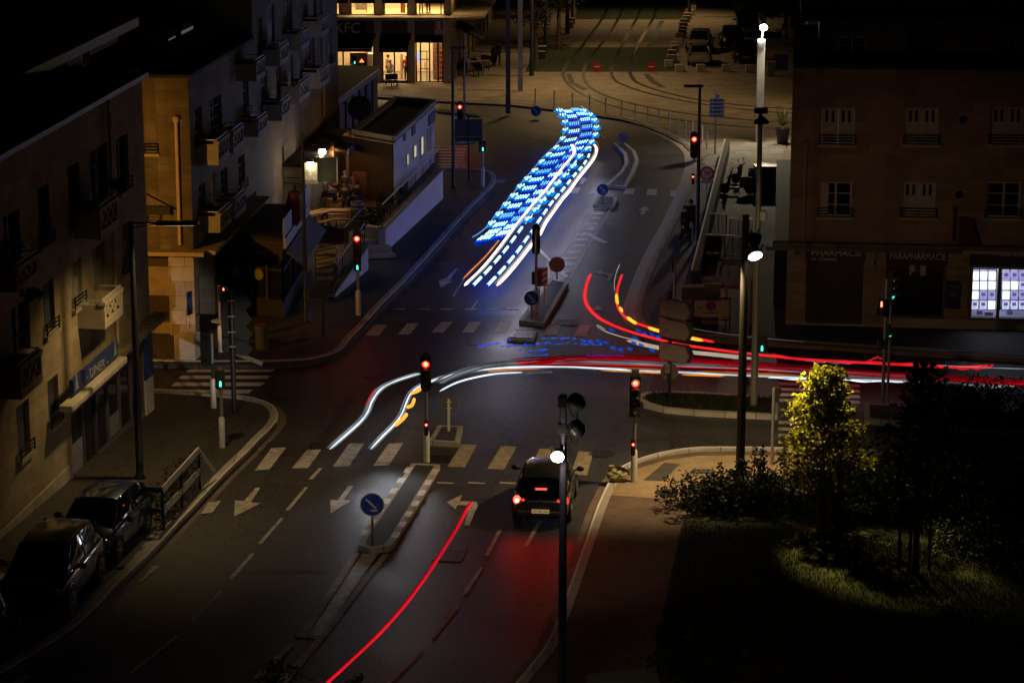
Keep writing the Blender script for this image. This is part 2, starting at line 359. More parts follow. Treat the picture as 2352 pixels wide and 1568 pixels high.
# tram lawns and tracks on the plaza
flat('tram_lawn', [(1233, 109), (1538, 109), (1576, 165), (1206, 165)], .137, LAWN)
flat('tram_lawn', [(1330, 10), (1570, 10), (1575, 45), (1318, 45)], .137, LAWN)
flat('tram_lawn', [(1340, -60), (1580, -60), (1585, -6), (1330, -6)], .137, LAWN)
TR = [[(1418, -60), (1405, -10), (1388, 35), (1360, 75), (1330, 115), (1304, 145), (1294, 165), (1297, 182), (1316, 203), (1362, 228), (1440, 252), (1560, 276), (1720, 292), (1900, 300)],
      [(1455, -60), (1440, -10), (1424, 35), (1398, 80), (1370, 115), (1348, 145), (1340, 170), (1345, 187), (1362, 205), (1420, 230), (1520, 252), (1640, 268), (1780, 280), (1900, 285)],
      [(1492, -60), (1478, -10), (1466, 35), (1444, 75), (1424, 115), (1410, 143), (1404, 165), (1408, 178), (1424, 192), (1480, 212), (1570, 232), (1680, 248), (1780, 258), (1900, 264)],
      [(1528, -60), (1515, -10), (1503, 35), (1482, 75), (1464, 105), (1452, 135), (1446, 160), (1452, 178), (1470, 193), (1530, 213), (1620, 232), (1720, 243), (1800, 249), (1900, 254)]]
RAIL = mat('rail_steel', (.10, .095, .09), .35, .8, var=.2)
for T in TR:
    P = g0(T, .14); strip('tram_rail', P, -.13, .13, .138, .142, DARK); strip('tram_rail', P, -.035, .035, .142, .150, RAIL)
flat('track_edge', [(1301, 170), (1312, 170), (1320, 190), (1352, 205), (1340, 208), (1308, 192)], .139, ASPH2)
flat('track_edge', [(1477, 170), (1490, 170), (1505, 185), (1530, 200), (1515, 201), (1492, 188)], .139, ASPH2)
flat('track_edge', [(1515, 48), (1526, 48), (1499, 108), (1486, 108)], .139, ASPH2)

# ---------------------------------------------------------------- painted markings
ZM = .006
MK = [0]
def mark(px, m=PAINT, z=None, name='road_marking'): MK[0] += 1; return flat(name, px, z or ZM + MK[0] * .00015, m)
d1 = lambda zx, zy: (588 + zx * .2501, 784.4 + zy * .2501)
for q in ([(140, 975), (277, 970), (122, 1172), (-8, 1180)], [(470, 990), (602, 988), (478, 1158), (328, 1162)], [(855, 935), (995, 932), (855, 1142), (708, 1145)], [(1217, 935), (1352, 930), (1222, 1132), (1078, 1136)],
          [(1888, 940), (2029, 946), (1918, 1152), (1758, 1146)], [(2250, 958), (2395, 962), (2278, 1172), (2124, 1166)], [(2607, 980), (2750, 985), (2650, 1190), (2500, 1186)], [(2962, 1005), (3100, 1012), (3040, 1226), (2890, 1214)]):
    mark([d1(*p) for p in q], PAINTW if q[0][0] < 1800 else LITPAINT)
d2 = lambda zx, zy: (588 + zx * .2501, 392.2 + zy * .2501)
for q in ([(1080, 1415), (1212, 1413), (1130, 1512), (1000, 1512)], [(1390, 1402), (1497, 1397), (1412, 1500), (1300, 1502)], [(1705, 1387), (1812, 1384), (1720, 1484), (1608, 1484)], [(1960, 1385), (2072, 1383), (2000, 1482), (1890, 1485)], [(2245, 1388), (2355, 1385), (2305, 1480), (2190, 1484)], [(2680, 1415), (2800, 1415), (2760, 1505), (2630, 1510)], [(2977, 1417), (3080, 1417), (3030, 1520), (2907, 1520)]):
    mark([d2(*p) for p in q], PAINTW)
d3 = lambda zx, zy: (1176 + zx * .2501, 392.2 + zy * .2501)
for q in ([(1050, 160), (1135, 160), (1110, 215), (1020, 210)], [(1250, 165), (1335, 168), (1325, 225), (1232, 222)], [(1462, 180), (1545, 184), (1533, 240), (1450, 235)], [(745, 155), (800, 155), (775, 210), (705, 210)], [(560, 150), (640, 152), (600, 208), (525, 205)], [(-130, 75), (-40, 75), (-80, 115), (-170, 115)]):
    mark([d3(*p) for p in q], PAINTW)
for y, xl, xr, h in ((841, 447, 625, 4.5), (851, 431, 628, 6), (866, 413, 618, 7.5), (882, 398, 604, 8.5), (899, 382, 576, 9)):
    mark([(xl + 6, y - h / 2), (xr + 5, y - h / 2), (xr - 5, y + h / 2), (xl - 6, y + h / 2)], PAINT)
for i in range(8):
    y = 336 + i * 7.0; xr = 1074 - i * 2.9
    mark([(985, y - 1.5), (xr + 1, y - 1.5), (xr - 1, y + 1.5), (985, y + 1.5)], PAINT)
for y in (881, 893.5, 906, 919): mark([(1788, y - 4), (1974, y + 1), (1976, y + 8), (1788, y + 3)], PAINT)
for y in (969, 984, 999, 1014): mark([(1788, y - 3), (1960, y + 1), (1962, y + 8), (1788, y + 4)], PAINTW)
# hatched taper between the directions
mark([(1361, 478), (1368, 478), (1266, 640), (1258, 640)], PAINTW); mark([(1400, 478), (1406, 478), (1312, 642), (1302, 642)], PAINTW)
for i, (xl, xr, y) in enumerate(((1367, 1394, 479), (1358, 1388, 490.5), (1350, 1380, 502), (1342, 1373, 514), (1335, 1366, 526), (1326, 1357, 538), (1319, 1350, 550), (1311, 1343, 564), (1302, 1335, 579), (1293, 1327, 594), (1287, 1318, 609), (1280, 1309, 624))):
    mark([(xl + 1.5, y - 1.6), (xr + 1.5, y - 2.4), (xr - 1.5, y + 1.8), (xl - 1.5, y + 2.6)], PAINT)
# scribed diagonal strokes on the road
mark([(1232, 570), (1240, 570), (1306, 634), (1298, 640)], PAINT); mark([(1336, 533), (1346, 533), (1396, 556), (1388, 559), (1364, 549)], PAINT)
# near approach: dashes, arrows, taper
for a, b in (((737, 1074), (713, 1100)), ((704, 1118), (660, 1171)), ((648, 1189), (596, 1248)), ((581, 1270), (530, 1328)), ((508, 1356), (440, 1428)), ((408, 1459), (298, 1546)),):
    mark([(a[0] - 4, a[1]), (a[0] + 4, a[1]), (b[0] + 5, b[1]), (b[0] - 5, b[1])], PAINTW)
for a, b in (((1148, 1217), (1118, 1275)), ((1106, 1302), (1067, 1363)), ((1052, 1391), (994, 1464)), ((968, 1495), (890, 1570)), ((1240, 1195), (1208, 1255)), ((1180, 1640), (1100, 1740))):
    mark([(a[0] - 4, a[1]), (a[0] + 5, a[1]), (b[0] + 5, b[1]), (b[0] - 6, b[1])], PAINTW)
mark([(811, 1270), (827, 1270), (703, 1461), (681, 1461)], PAINTW); mark([(879, 1272), (893, 1272), (748, 1464), (726, 1466)], PAINTW)
mark([(681, 1457), (745, 1461), (742, 1466), (679, 1462)], PAINTW, .0095)
mark([(832, 1271), (868, 1271), (738, 1458), (708, 1458)], mat('bare_cobble_strip', (.42, .40, .385), .55, var=.5, nscale=3, bump=.6, bscale=30))
mark([(726, 1467), (746, 1464), (660, 1568), (612, 1620), (590, 1620), (636, 1568)], PAINTW)
mark([(664, 1476), (680, 1476), (600, 1556), (580, 1556)], PAINTW)
for x0 in (1005, 1076, 1148, 1428): mark([(x0, 1106), (x0 + 38, 1108), (x0 + 37, 1111), (x0 - 1, 1109)], PAINTW)
for x0 in (905, 960, 1012, 1068, 1118, 1165): mark([(x0, 709 - (x0 - 905) * .006), (x0 + 28, 708.5), (x0 + 27, 711), (x0 - 1, 711)], PAINTW)
mark([(588, 1119), (598, 1119), (576, 1153), (600, 1154), (537, 1186), (540, 1148), (560, 1150)], PAINTW)
mark([(800, 1115), (812, 1115), (789, 1147), (806, 1149), (759, 1179), (759, 1147), (776, 1148)], PAINTW)
mark([(1061, 1136), (1026, 1152), (1046, 1169), (1050, 1159), (1078, 1161), (1066, 1206), (1078, 1206), (1098, 1160), (1095, 1152), (1056, 1150)], PAINTW)
mark([(1483, 473), (1466, 481), (1475, 483), (1470, 492), (1480, 492), (1484, 483), (1494, 484)], PAINTW)
mark([(1343, 407), (1328, 414), (1336, 415), (1330, 423), (1338, 423), (1344, 415), (1350, 415)], PAINTW)
mark([(1051, 617), (1046, 617), (1025, 639), (1007, 645), (1012, 660), (1038, 647), (1031, 645)], PAINTW)
mark([(1384, 619), (1366, 624), (1380, 632), (1382, 628), (1400, 633), (1393, 643), (1400, 644), (1408, 630), (1382, 624)], PAINTW)
mark([(1372, 700), (1360, 712), (1386, 712)], PAINTW)
for a, b in (((1246, 290), (1276, 298)), ((1206, 310), (1245, 322)), ((980, 300), (1010, 306)), ((1380, 312), (1392, 317)), ((1068, 638), (1040, 680)), ((1098, 690), (1080, 712))):
    mark([(a[0] - 2, a[1] - 1.2), (a[0] + 2, a[1] - 1.2), (b[0] + 2, b[1] + 1.2), (b[0] - 2, b[1] + 1.2)], PAINTW)
for x0 in (1764 + 360, 1764 + 430, 1764 + 560): mark([(x0, 898 + (x0 - 2100) * .05), (x0 + 44, 900 + (x0 - 2100) * .05), (x0 + 44, 902.5 + (x0 - 2100) * .05), (x0, 900.5 + (x0 - 2100) * .05)], PAINTW)
for q in ([(478, 1153), (508, 1149), (487, 1177), (462, 1179)], [(350, 1299), (368, 1298), (326, 1336), (318, 1336)], [(46, 1553), (75, 1549), (40, 1580), (10, 1580)]): mark(q, PAINTW)
# tar patches
for q in ([(900, 712), (1190, 712), (1178, 724), (890, 724)], [(560, 1310), (760, 1308), (752, 1314), (552, 1316)], [(280, 1477), (430, 1474), (424, 1479), (276, 1481)], [(1010, 1290), (1180, 1302), (1172, 1306), (1006, 1294)]): mark(q, mat('tar_patch', (.02, .02, .021), .5, var=.3), .0035)

# ---------------------------------------------------------------- traffic islands
def island(px, top, h=.16, rim=.22, label=None):
    P = [G(x, y, h) for x, y in px]; c = sum(P, Vector()) / len(P)
    b = MB().prism(P, -.02, h); o = b.build('traffic_island', KERB, tri=True); tag(o, kind='structure')
    Q = []
    n = len(P); area = sum(P[i - 1].x * P[i].y - P[i].x * P[i - 1].y for i in range(n))
    for i, p in enumerate(P):
        a, d = P[i - 1], P[(i + 1) % n]; t1 = (p - a).normalized(); t2 = (d - p).normalized(); nn = Vector((-(t1 + t2).y, (t1 + t2).x, 0)).normalized()
        if area < 0: nn = -nn
        Q.append(p + nn * rim)
    tag(MB().quad(*[Vector((q.x, q.y, h + .004)) for q in Q]).build('island_fill', top, tri=True), kind='structure'); return o
IFILL = mat('island_fill_dark', (.035, .034, .033), .85, var=.4, nscale=3, bump=.4)
island([(821, 1250), (828, 1232), (946, 1063), (1011, 1066), (905, 1246), (893, 1254), (850, 1259)][::1], IFILL)
island([(1192, 735), (1250, 742), (1306, 648), (1264, 640)], IFILL)
island([(1362, 470), (1412, 473), (1418, 452), (1374, 449)], IFILL)
island([(984, 1012), (1054, 1016), (1063, 978), (1006, 976)], IFILL)
island([(1391, 425), (1437, 428), (1456, 397), (1467, 368), (1460, 347), (1436, 328), (1409, 329), (1432, 352), (1436, 372), (1424, 394)], IFILL, rim=.2)
island([(1164, 778), (1226, 783), (1234, 760), (1184, 757)], IFILL, h=.10)
RI = [(1464, 912), (1468, 904), (1490, 899), (1539, 897), (1609, 899), (1696, 905), (1764, 909), (1786, 912), (1786, 953), (1764, 953), (1601, 945), (1526, 938), (1478, 926)]
GISL = mat('island_grass', (.014, .014, .009), .95, var=.5, nscale=3, bump=.6)
island(RI, GISL, rim=.25)
island([(1985, 925), (2700, 960), (2700, 1000), (2240, 985), (1985, 962)], GISL, rim=.25)
island([(1000, 250), (1008, 249), (1105, 262), (1100, 266), (1005, 256)], IFILL, h=.12, rim=.12)
island([(1040, 318), (1086, 314), (1090, 322), (1046, 328)], IFILL, h=.12, rim=.15)
# pale pieces of kerb painted along the near island
for i in range(7):
    t = .04 + i * .14
    for e, (a, b) in enumerate((((946, 1066), (828, 1236)), ((1006, 1070), (900, 1242)))):
        p = G(a[0] + (b[0] - a[0]) * t, a[1] + (b[1] - a[1]) * t, .166); q = G(a[0] + (b[0] - a[0]) * (t + .07), a[1] + (b[1] - a[1]) * (t + .07), .166)
        d = (q - p).normalized(); n = Vector((-d.y, d.x, 0)) * (.1 if e == 0 else -.1)
        tag(MB().quad(p - n * 1.0, q - n * 1.0, q + n, p + n).build('kerb_marking', PAINT), kind='structure')
# ---------------------------------------------------------------- covers and grates
IRON = mat('cast_iron', (.03, .028, .026), .5, .5, var=.4, nscale=20, bump=.5, bscale=30)
def cover(x, y, r, label, z=.004, m=IRON):
    p = G(x, y, z); b = MB().lathe((0, 0, 0), [(r, 0), (r, .008), (r * .93, .008), (r * .93, .003), (r * .85, .003), (r * .85, .008), (.01, .008)], 24)
    o = b.build('manhole_cover', m); o.location = p; return tag(o, label, 'manhole cover')
cover(857, 862, .36, 'round iron manhole cover glowing red between the left crossings')
cover(735, 1024, .38, 'round iron manhole cover at the edge of the near zebra crossing')
cover(1085, 789, .24, 'small pale round manhole cover below the drain grate')
cover(1381, 1042, .40, 'dark round manhole cover at the right end of the near crossing')
cover(1529, 1131, .34, 'dark round manhole cover on the sand pavement', .139)
cover(1018, 594, .36, 'worn round manhole cover on the far lane by the arrow')
cover(640, 915, .3, 'reddish manhole cover on the left corner pavement', .134)
def grate(px, z, label, cat='drain grate', bars=9):
    P = [G(x, y, z) for x, y in px]; c = sum(P, Vector()) / 4; t = thing('drain_grate', label, cat, c)
    fr = MB()
    for i in range(4): fr.bar(P[i], P[(i + 1) % 4], .06, .02)
    fr.bw('grate_frame', IRON, t); br = MB()
    for i in range(1, bars + 1):
        f = i / (bars + 1); br.bar(P[0].lerp(P[1], f), P[3].lerp(P[2], f), .03, .018)
    br.bw('grate_bars', IRON, t); MB().quad(*[p - Vector((0, 0, .003)) for p in P]).bw('grate_pit', BLACK, t); return t
grate([(1184, 761), (1226, 763), (1220, 776), (1172, 773)], .115, 'drain grate in the small kerbed frame by the island')
grate([(1274, 733), (1328, 735), (1322, 748), (1268, 745)], .012, 'flat drain grate beside the long traffic island')
grate([(1006, 1258), (1070, 1262), (1056, 1289), (992, 1285)], .012, 'red lit drain grate under the red light streak', bars=14)
grate([(990, 1046), (1036, 1048), (1030, 1062), (984, 1060)], .012, 'drain grate at the head of the near island')
flat('pavement_patch', [(1478, 1102), (1523, 1104), (1562, 1065), (1526, 1062)], .140, mat('patch_grey', (.07, .068, .065), .8, var=.2))
flat('pavement_patch', [(1592, 1076), (1640, 1077), (1637, 1088), (1588, 1086)], .140, MATS['patch_grey'])
flat('pavement_patch', [(582, 975), (610, 975), (622, 984), (590, 984)], .134, MATS['patch_grey'])
# ================================================================ BUILDINGS
class Fac:
    """a facade plane: u runs along the street from A, v is height, slope follows the street's fall"""
    def __init__(s, A, D, slope=0.0, flip=1):
        s.A = Vector((A[0], A[1], 0)); s.D = Vector((D[0], D[1], 0)).normalized(); s.s = slope
        s.N = Vector((s.D.y, -s.D.x, 0)) * flip          # outward (towards the street)
    def P(s, u, v, o=0.0): return s.A + s.D * u + Vector((0, 0, v + s.s * u)) + s.N * o
    def uv(s, x, y, o=0.0):
        d = ray(x, y); A = s.A + s.N * o; t = (A.dot(s.N)) / d.dot(s.N); p = Vector((0, 0, CAMH)) + d * t
        u = (p - A).dot(s.D); return u, p.z - s.s * u
    def rect(s, q, o=0.0):
        U = [s.uv(x, y, o) for x, y in q]; us = sorted(p[0] for p in U); vs = sorted(p[1] for p in U); h = len(U) // 2
        return sum(us[:h]) / h, sum(us[h:]) / h, sum(vs[:h]) / h, sum(vs[h:]) / h
    def blk(s, b, u0, u1, v0, v1, o0, o1):
        q = lambda v: [s.P(u0, v, o0), s.P(u1, v, o0), s.P(u1, v, o1), s.P(u0, v, o1)]
        return b.hexa(q(v0), q(v1))
    def wall(s, b, u0, u1, v0, v1, holes, dep=.22):
        """a wall face with real openings and reveals"""
        us = sorted({u0, u1} | {min(max(h[0], u0), u1) for h in holes} | {min(max(h[1], u0), u1) for h in holes})
        vs = sorted({v0, v1} | {min(max(h[2], v0), v1) for h in holes} | {min(max(h[3], v0), v1) for h in holes})
        for i in range(len(us) - 1):
            for j in range(len(vs) - 1):
                a, c, d, e = us[i], us[i + 1], vs[j], vs[j + 1]; m, k = (a + c) / 2, (d + e) / 2
                if c - a < 1e-4 or e - d < 1e-4: continue
                if any(h[0] < m < h[1] and h[2] < k < h[3] for h in holes): continue
                b.quad(s.P(a, d), s.P(c, d), s.P(c, e), s.P(a, e))
        for h in holes:
            a, c, d, e = h
            for p, q in (((a, d), (c, d)), ((c, d), (c, e)), ((c, e), (a, e)), ((a, e), (a, d))):
                b.quad(s.P(p[0], p[1]), s.P(q[0], q[1]), s.P(q[0], q[1], -dep), s.P(p[0], p[1], -dep))
def root_at(name, label, cat, loc, group=None): return thing(name, label, cat, (loc[0], loc[1], 0), 0, group)
def window(F, r, root, style='shut', dep=.18, m=None, sill=True, rail=True, cols=2, rows=3, fm=None, gm=None):
    u0, u1, v0, v1 = r; fm = fm or FRAMEW
    if style == 'shut':
        b = MB(); n = 2
        for k in range(n):
            a = u0 + (u1 - u0) * k / n + .012; c = u0 + (u1 - u0) * (k + 1) / n - .012
            F.blk(b, a, c, v0 + .01, v1 - .01, -dep, -dep + .05)
        o = b.bw('shutter', m or SHUT, root)
        s = MB()
        for k in range(n):
            a = u0 + (u1 - u0) * (k + .2) / n; c = u0 + (u1 - u0) * (k + .8) / n
            for j in range(2): F.blk(s, a + (c - a) * j * .62, a + (c - a) * (j * .62 + .3), v1 - (v1 - v0) * .40, v1 - (v1 - v0) * .08, -dep + .05, -dep + .056)
        s.bw('slot', BLACK, o)
    else:
        b = MB(); t = .06
        for a, c, d, e in ((u0, u0 + t, v0, v1), (u1 - t, u1, v0, v1), (u0 + t, u1 - t, v0, v0 + t), (u0 + t, u1 - t, v1 - t, v1)): F.blk(b, a, c, d, e, -dep, -dep + .06)
        for k in range(1, cols):
            x = u0 + (u1 - u0) * k / cols; F.blk(b, x - .04, x + .04, v0 + t, v1 - t, -dep + .002, -dep + .058)
        for k in range(1, rows):
            y = v0 + (v1 - v0) * k / rows; F.blk(b, u0 + t, u1 - t, y - .018, y + .018, -dep + .005, -dep + .05)
        o = b.bw('window', fm, root)
        p = MB(); p.quad(F.P(u0, v0, -dep + .01), F.P(u1, v0, -dep + .01), F.P(u1, v1, -dep + .01), F.P(u0, v1, -dep + .01)); p.bw('pane', gm or GLASS, o)
    if sill:
        b = MB(); F.blk(b, u0 - .12, u1 + .12, v0 - .11, v0 - .005, -.02, .14); b.bw('sill', STONEP, o)
    if rail:
        b = MB()
        for k in range(3): F.blk(b, u0 - .08, u1 + .08, v0 + .10 + k * .11, v0 + .135 + k * .11, .09, .12)
        for k in range(2): F.blk(b, (u0 - .06, u1 + .02)[k], (u0 - .02, u1 + .06)[k], v0 - .004, v0 + .36, .085, .125)
        b.bw('window_rail', BLACK, o)
    return o
def balcony(F, r, root, out=.85, m=None):
    """stone box balcony whose front is a frame of crossed bars"""
    u0, u1, v0, v1 = r; m = m or STONEP; h = v1 - v0; b = MB()
    F.blk(b, u0, u1, v0, v0 + .14, .002, out); o = b.bw('balcony', m, root)
    b = MB(); t = .12
    F.blk(b, u0 - .03, u1 + .03, v1 - .12, v1, out - .17, out + .03)
    F.blk(b, u0, u1, v0 + .142, v0 + h * .28, out - .13, out)
    F.blk(b, u0, u0 + t, v0 + h * .28, v1 - .12, out - .13, out); F.blk(b, u1 - t, u1, v0 + h * .28, v1 - .12, out - .13, out)
    n = 3; a0, a1 = u0 + t, u1 - t; y0, y1 = v0 + h * .28, v1 - .12
    for k in range(n):
        p, q = a0 + (a1 - a0) * k / n, a0 + (a1 - a0) * (k + 1) / n
        b.bar(F.P(p, y0, out - .065), F.P(q, y1, out - .065), .06, .07); b.bar(F.P(p, y1, out - .065), F.P(q, y0, out - .065), .058, .068)
        if k: b.bar(F.P(p, y0, out - .065), F.P(p, y1, out - .065), .05, .05)
    b.bw('balcony_front', m, o)
    for e in (u0, u1 - t): b = MB(); F.blk(b, e + .003, e + t - .003, v0 + .142, v1 - .122, .003, out - .133); b.bw('balcony_side', m, o)
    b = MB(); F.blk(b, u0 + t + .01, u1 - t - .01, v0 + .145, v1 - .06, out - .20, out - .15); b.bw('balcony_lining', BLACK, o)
    b = MB()
    for e in (u0, u1): b.bar(F.P(e, v1 + .04, .06), F.P(e, v1 + .04, out - .05), .03, .03)
    b.bar(F.P(u0, v1 + .06, out - .06), F.P(u1, v1 + .06, out - .06), .04, .04); b.bw('hand_rail', PALE, o)
    return o

# ---------------------------------------------------------------- stone block at the lower left
gA, gB = G(352, 939, .13), G(25, 1213, .13)
F1 = Fac(gA, (gB - gA)); F1.N = Vector((-F1.D.y, F1.D.x, 0)); F1.N = F1.N if F1.N.x > 0 else -F1.N
_, vR = F1.uv(325, 178); u2, vL = F1.uv(0, 362); F1.s = (vL - vR) / u2
B1 = root_at('apartment_building', 'stone apartment block with crossed bar balconies over the dark blue corner bar', 'building', F1.P(6, 0))
EAVE = F1.uv(325, 178)[1]
W1 = [[(8, 500), (45, 478), (48, 590), (12, 612)], [(86, 435), (110, 420), (118, 552), (92, 568)], [(156, 386), (180, 370), (188, 508), (160, 525)], [(203, 352), (247, 325), (250, 452), (208, 475)], [(266, 320), (290, 307), (300, 428), (272, 442)],
      [(24, 710), (66, 683), (71, 800), (27, 830)], [(98, 655), (123, 638), (127, 755), (102, 770)], [(163, 605), (185, 593), (192, 692), (167, 710)], [(212, 572), (240, 553), (243, 650), (216, 668)], [(277, 520), (300, 506), (302, 612), (280, 628)],
      [(108, 878), (132, 857), (138, 965), (113, 978)], [(39, 935), (67, 913), (70, 1038), (40, 1055)]]
R1 = [F1.rect(q) for q in W1]
shopq = F1.rect([(164, 925), (345, 745), (345, 905), (166, 1090)])
uE = 26.0
b = MB(); F1.wall(b, 0, uE, -.1, EAVE, R1 + [(.9, shopq[1], .25, 3.05)])
q = [F1.P(0, -.1), F1.P(0, EAVE), F1.P(0, EAVE, -12), F1.P(0, -.1, -12)]; b.quad(*q)
wl = b.bw('wall', STONE, B1)
b = MB(); F1.blk(b, -.12, uE, EAVE, EAVE + .16, -.5, .20); b.bw('cornice', mat('cornice_zinc', (.30, .32, .36), .5, .3, var=.1), B1)
b = MB(); F1.blk(b, -.1, uE, EAVE + .16, EAVE + .3, -12, -.1); b.bw('terrace', ROOFM, B1)
# set back top storey
F1a = Fac(F1.P(0, 0, -2.6), F1.D, F1.s); F1a.N = F1.N
ue, ve = F1a.uv(270, 60); 
hol = [F1a.rect(q) for q in ([(0, 205), (16, 200), (20, 275), (0, 285)], [(62, 178), (84, 168), (88, 255), (66, 268)], [(130, 140), (154, 130), (158, 225), (134, 236)], [(186, 118), (206, 108), (208, 190), (190, 200)])]
b = MB(); F1a.wall(b, ue, uE, EAVE + .2, ve, hol); b.quad(F1a.P(ue, EAVE + .2), F1a.P(ue, ve), F1a.P(ue, ve, -9), F1a.P(ue, EAVE + .2, -9)); b.bw('attic_wall', mat('attic_render', (.30, .23, .19), .85, var=.2), B1)
for h in hol: window(F1a, h, B1, 'glass', sill=False, rail=False, cols=2, rows=2)
b = MB(); F1a.blk(b, ue - .5, uE, ve, ve + .22, -9.5, .55); b.bw('roof', ROOFM, B1)
b = MB(); F1a.blk(b, ue - .52, uE, ve - .08, ve + .24, .56, .60); b.bw('gutter', mat('gutter_zinc', (.11, .09, .095), .5, .3, var=.1), B1)
for k, r in enumerate(R1):
    st = 'shut' if k in (6, 7, 8, 9, 10, 11) else 'glass'
    window(F1, r, B1, st, sill=k not in (0, 3, 5, 8), rail=k not in (0, 3, 5, 8), m=(SHUT if k in (7, 8, 9) else mat('dark_shutter', (.07, .075, .10), .7, var=.2)), fm=mat('dark_frame', (.05, .05, .07), .6, var=.1))
for q in ([(37, 614), (87, 580), (89, 640), (40, 668)], [(230, 477), (272, 450), (272, 526), (232, 548)], [(47, 837), (95, 806), (98, 876), (49, 920)], [(240, 690), (282, 662), (282, 722), (241, 757)]):
    r = F1.rect(q, .85); balcony(F1, r, B1)
b = MB(); r = F1.uv(166, 868); F1.blk(b, -.5, r[0] + .1, 3.12, 3.30, .002, .46); b.bw('ledge', mat('mossy_ledge', (.20, .19, .11), .95, var=.6, nscale=4, bump=.6, bscale=15), B1)
b = MB(); F1.blk(b, shopq[1] + .12, uE, .02, 1.0, .002, .05); b.bw('plinth', mat('plinth_stone', (.42, .39, .33), .9, var=.3, nscale=1.5, bump=.3), B1)
b = MB()
for (x, y) in ((218, 1090), (110, 1165)):
    pass
b = MB(); b.tube([F1.P(F1.uv(260, 700)[0], EAVE, .10), F1.P(F1.uv(260, 700)[0], 3.4, .10)], .06, 10); b.bw('downpipe', STONEP, B1)
for q in ([(210, 1060 - 200), (236, 1040 - 200), (236, 1080 - 200), (212, 1100 - 200)],): pass
# corner bar shopfront
us0, us1 = .9, shopq[1]
b = MB(); F1.blk(b, us0, us1, .25, 3.0, -.20, -.12); b.bw('shopfront', mat('shop_black', (.018, .018, .022), .35, var=.2), B1)
b = MB()
n = 6
for k in range(n + 1):
    x = us0 + (us1 - us0) * k / n; F1.blk(b, x - .035, x + .035, .25, 2.35, -.12, -.02)
F1.blk(b, us0, us1, 2.35, 2.45, -.118, -.018); F1.blk(b, us0, us1, .25, .42, -.12, -.01)
b.bw('shop_frame', mat('shop_frame', (.10, .10, .11), .5, var=.2), B1)
gl = MB()
for k in range(n):
    a = us0 + (us1 - us0) * (k + .08) / n; c = us0 + (us1 - us0) * (k + .92) / n; gl.quad(F1.P(a, .45, -.09), F1.P(c, .45, -.09), F1.P(c, 2.33, -.09), F1.P(a, 2.33, -.09))
gl.bw('shop_window', GLASS, B1)
pn = MB()
for q in ([(172, 1020), (197, 1000), (199, 1070), (174, 1090)], [(256, 958), (281, 938), (280, 985), (257, 1010)]):
    u0, u1, v0, v1 = F1.rect(q); F1.blk(pn, u0, u1, v0, v1, -.085, -.075)
pn.bw('frosted_panel', mat('frosted_grey', (.20, .22, .26), .6, var=.3, nscale=4), B1)
u0, u1, v0, v1 = F1.rect([(167, 867), (271, 789), (271, 816), (170, 908)], .5)
sg = MB(); F1.blk(sg, u0, u1, v0, v1, .38, .5); sgn = sg.bw('shop_sign', mat('sign_blue', (.03, .055, .19), .5, var=.1), B1)
LETM = mat('letter_grey', (.35, .36, .38), .5, var=.1)
lettering('- DINER -', F1.P((u0 + u1) / 2, (v0 + v1) / 2 - .14, .505), -F1.D - Vector((0, 0, F1.s)), (0, 0, 1), .30, LETM, sgn, (u1 - u0) * .45, center=True)
tw = MB()
for c in (u0 + .28, u1 - .28):
    for k, (a, h0, h1) in enumerate(((.16, 0, .06), (.10, .06, .22), (.055, .22, .42), (.02, .42, .62))): F1.blk(tw, c - a, c + a, v0 + .1 + h0, v0 + .1 + h1, .502, .508)
tw.bw('tower_emblem', LETM, sgn)
aw = MB(); u0b, u1b, v0b, v1b = F1.rect([(164, 925), (292, 820), (292, 836), (166, 944)], .7); F1.blk(aw, u0b, u1b, v0b, v0b + .2, .3, .72); aw.bw('awning_box', mat('cream_box', (.55, .50, .40), .7, var=.2), B1, bevel=.04)
mu = MB(); F1.blk(mu, .02, .86, 1.35, 3.1, .002, .06); mu.bw('mural', mat('blue_mural', (.035, .07, .26), .6, var=.9, nscale=3.5), B1)
mu = MB(); F1.blk(mu, 1.3, 2.5, 2.45, 3.1, -.01, .05); mu.bw('poster', mat('plum_poster', (.10, .04, .07), .6, var=.9, nscale=6), B1)
b = MB(); F1.blk(b, .02, .86, .0, 1.32, .002, .05); b.bw('corner_panel', WHITE, B1)
# sodium lantern on the hidden side wall over the side street
lan = thing('wall_lantern', 'orange wall lantern lighting the side street between the two stone blocks', 'lamp', F1.P(-.02, 5.8, -5.0))
d = -F1.D
b = MB(); b.bar((0, 0, 0), d * .5, .05, .05); b.build('bracket', DARK, lan); b = MB(); b.lathe(d * .55 + Vector((0, 0, -.25)), [(.10, 0), (.16, .06), (.16, .25), (.05, .34)], 12); b.build('lamp_head', glow('sodium', (1, .42, .07), 25), lan)
LANP = F1.P(-.02, 5.8, -5.0) + d * .75 + Vector((0, 0, -.15))

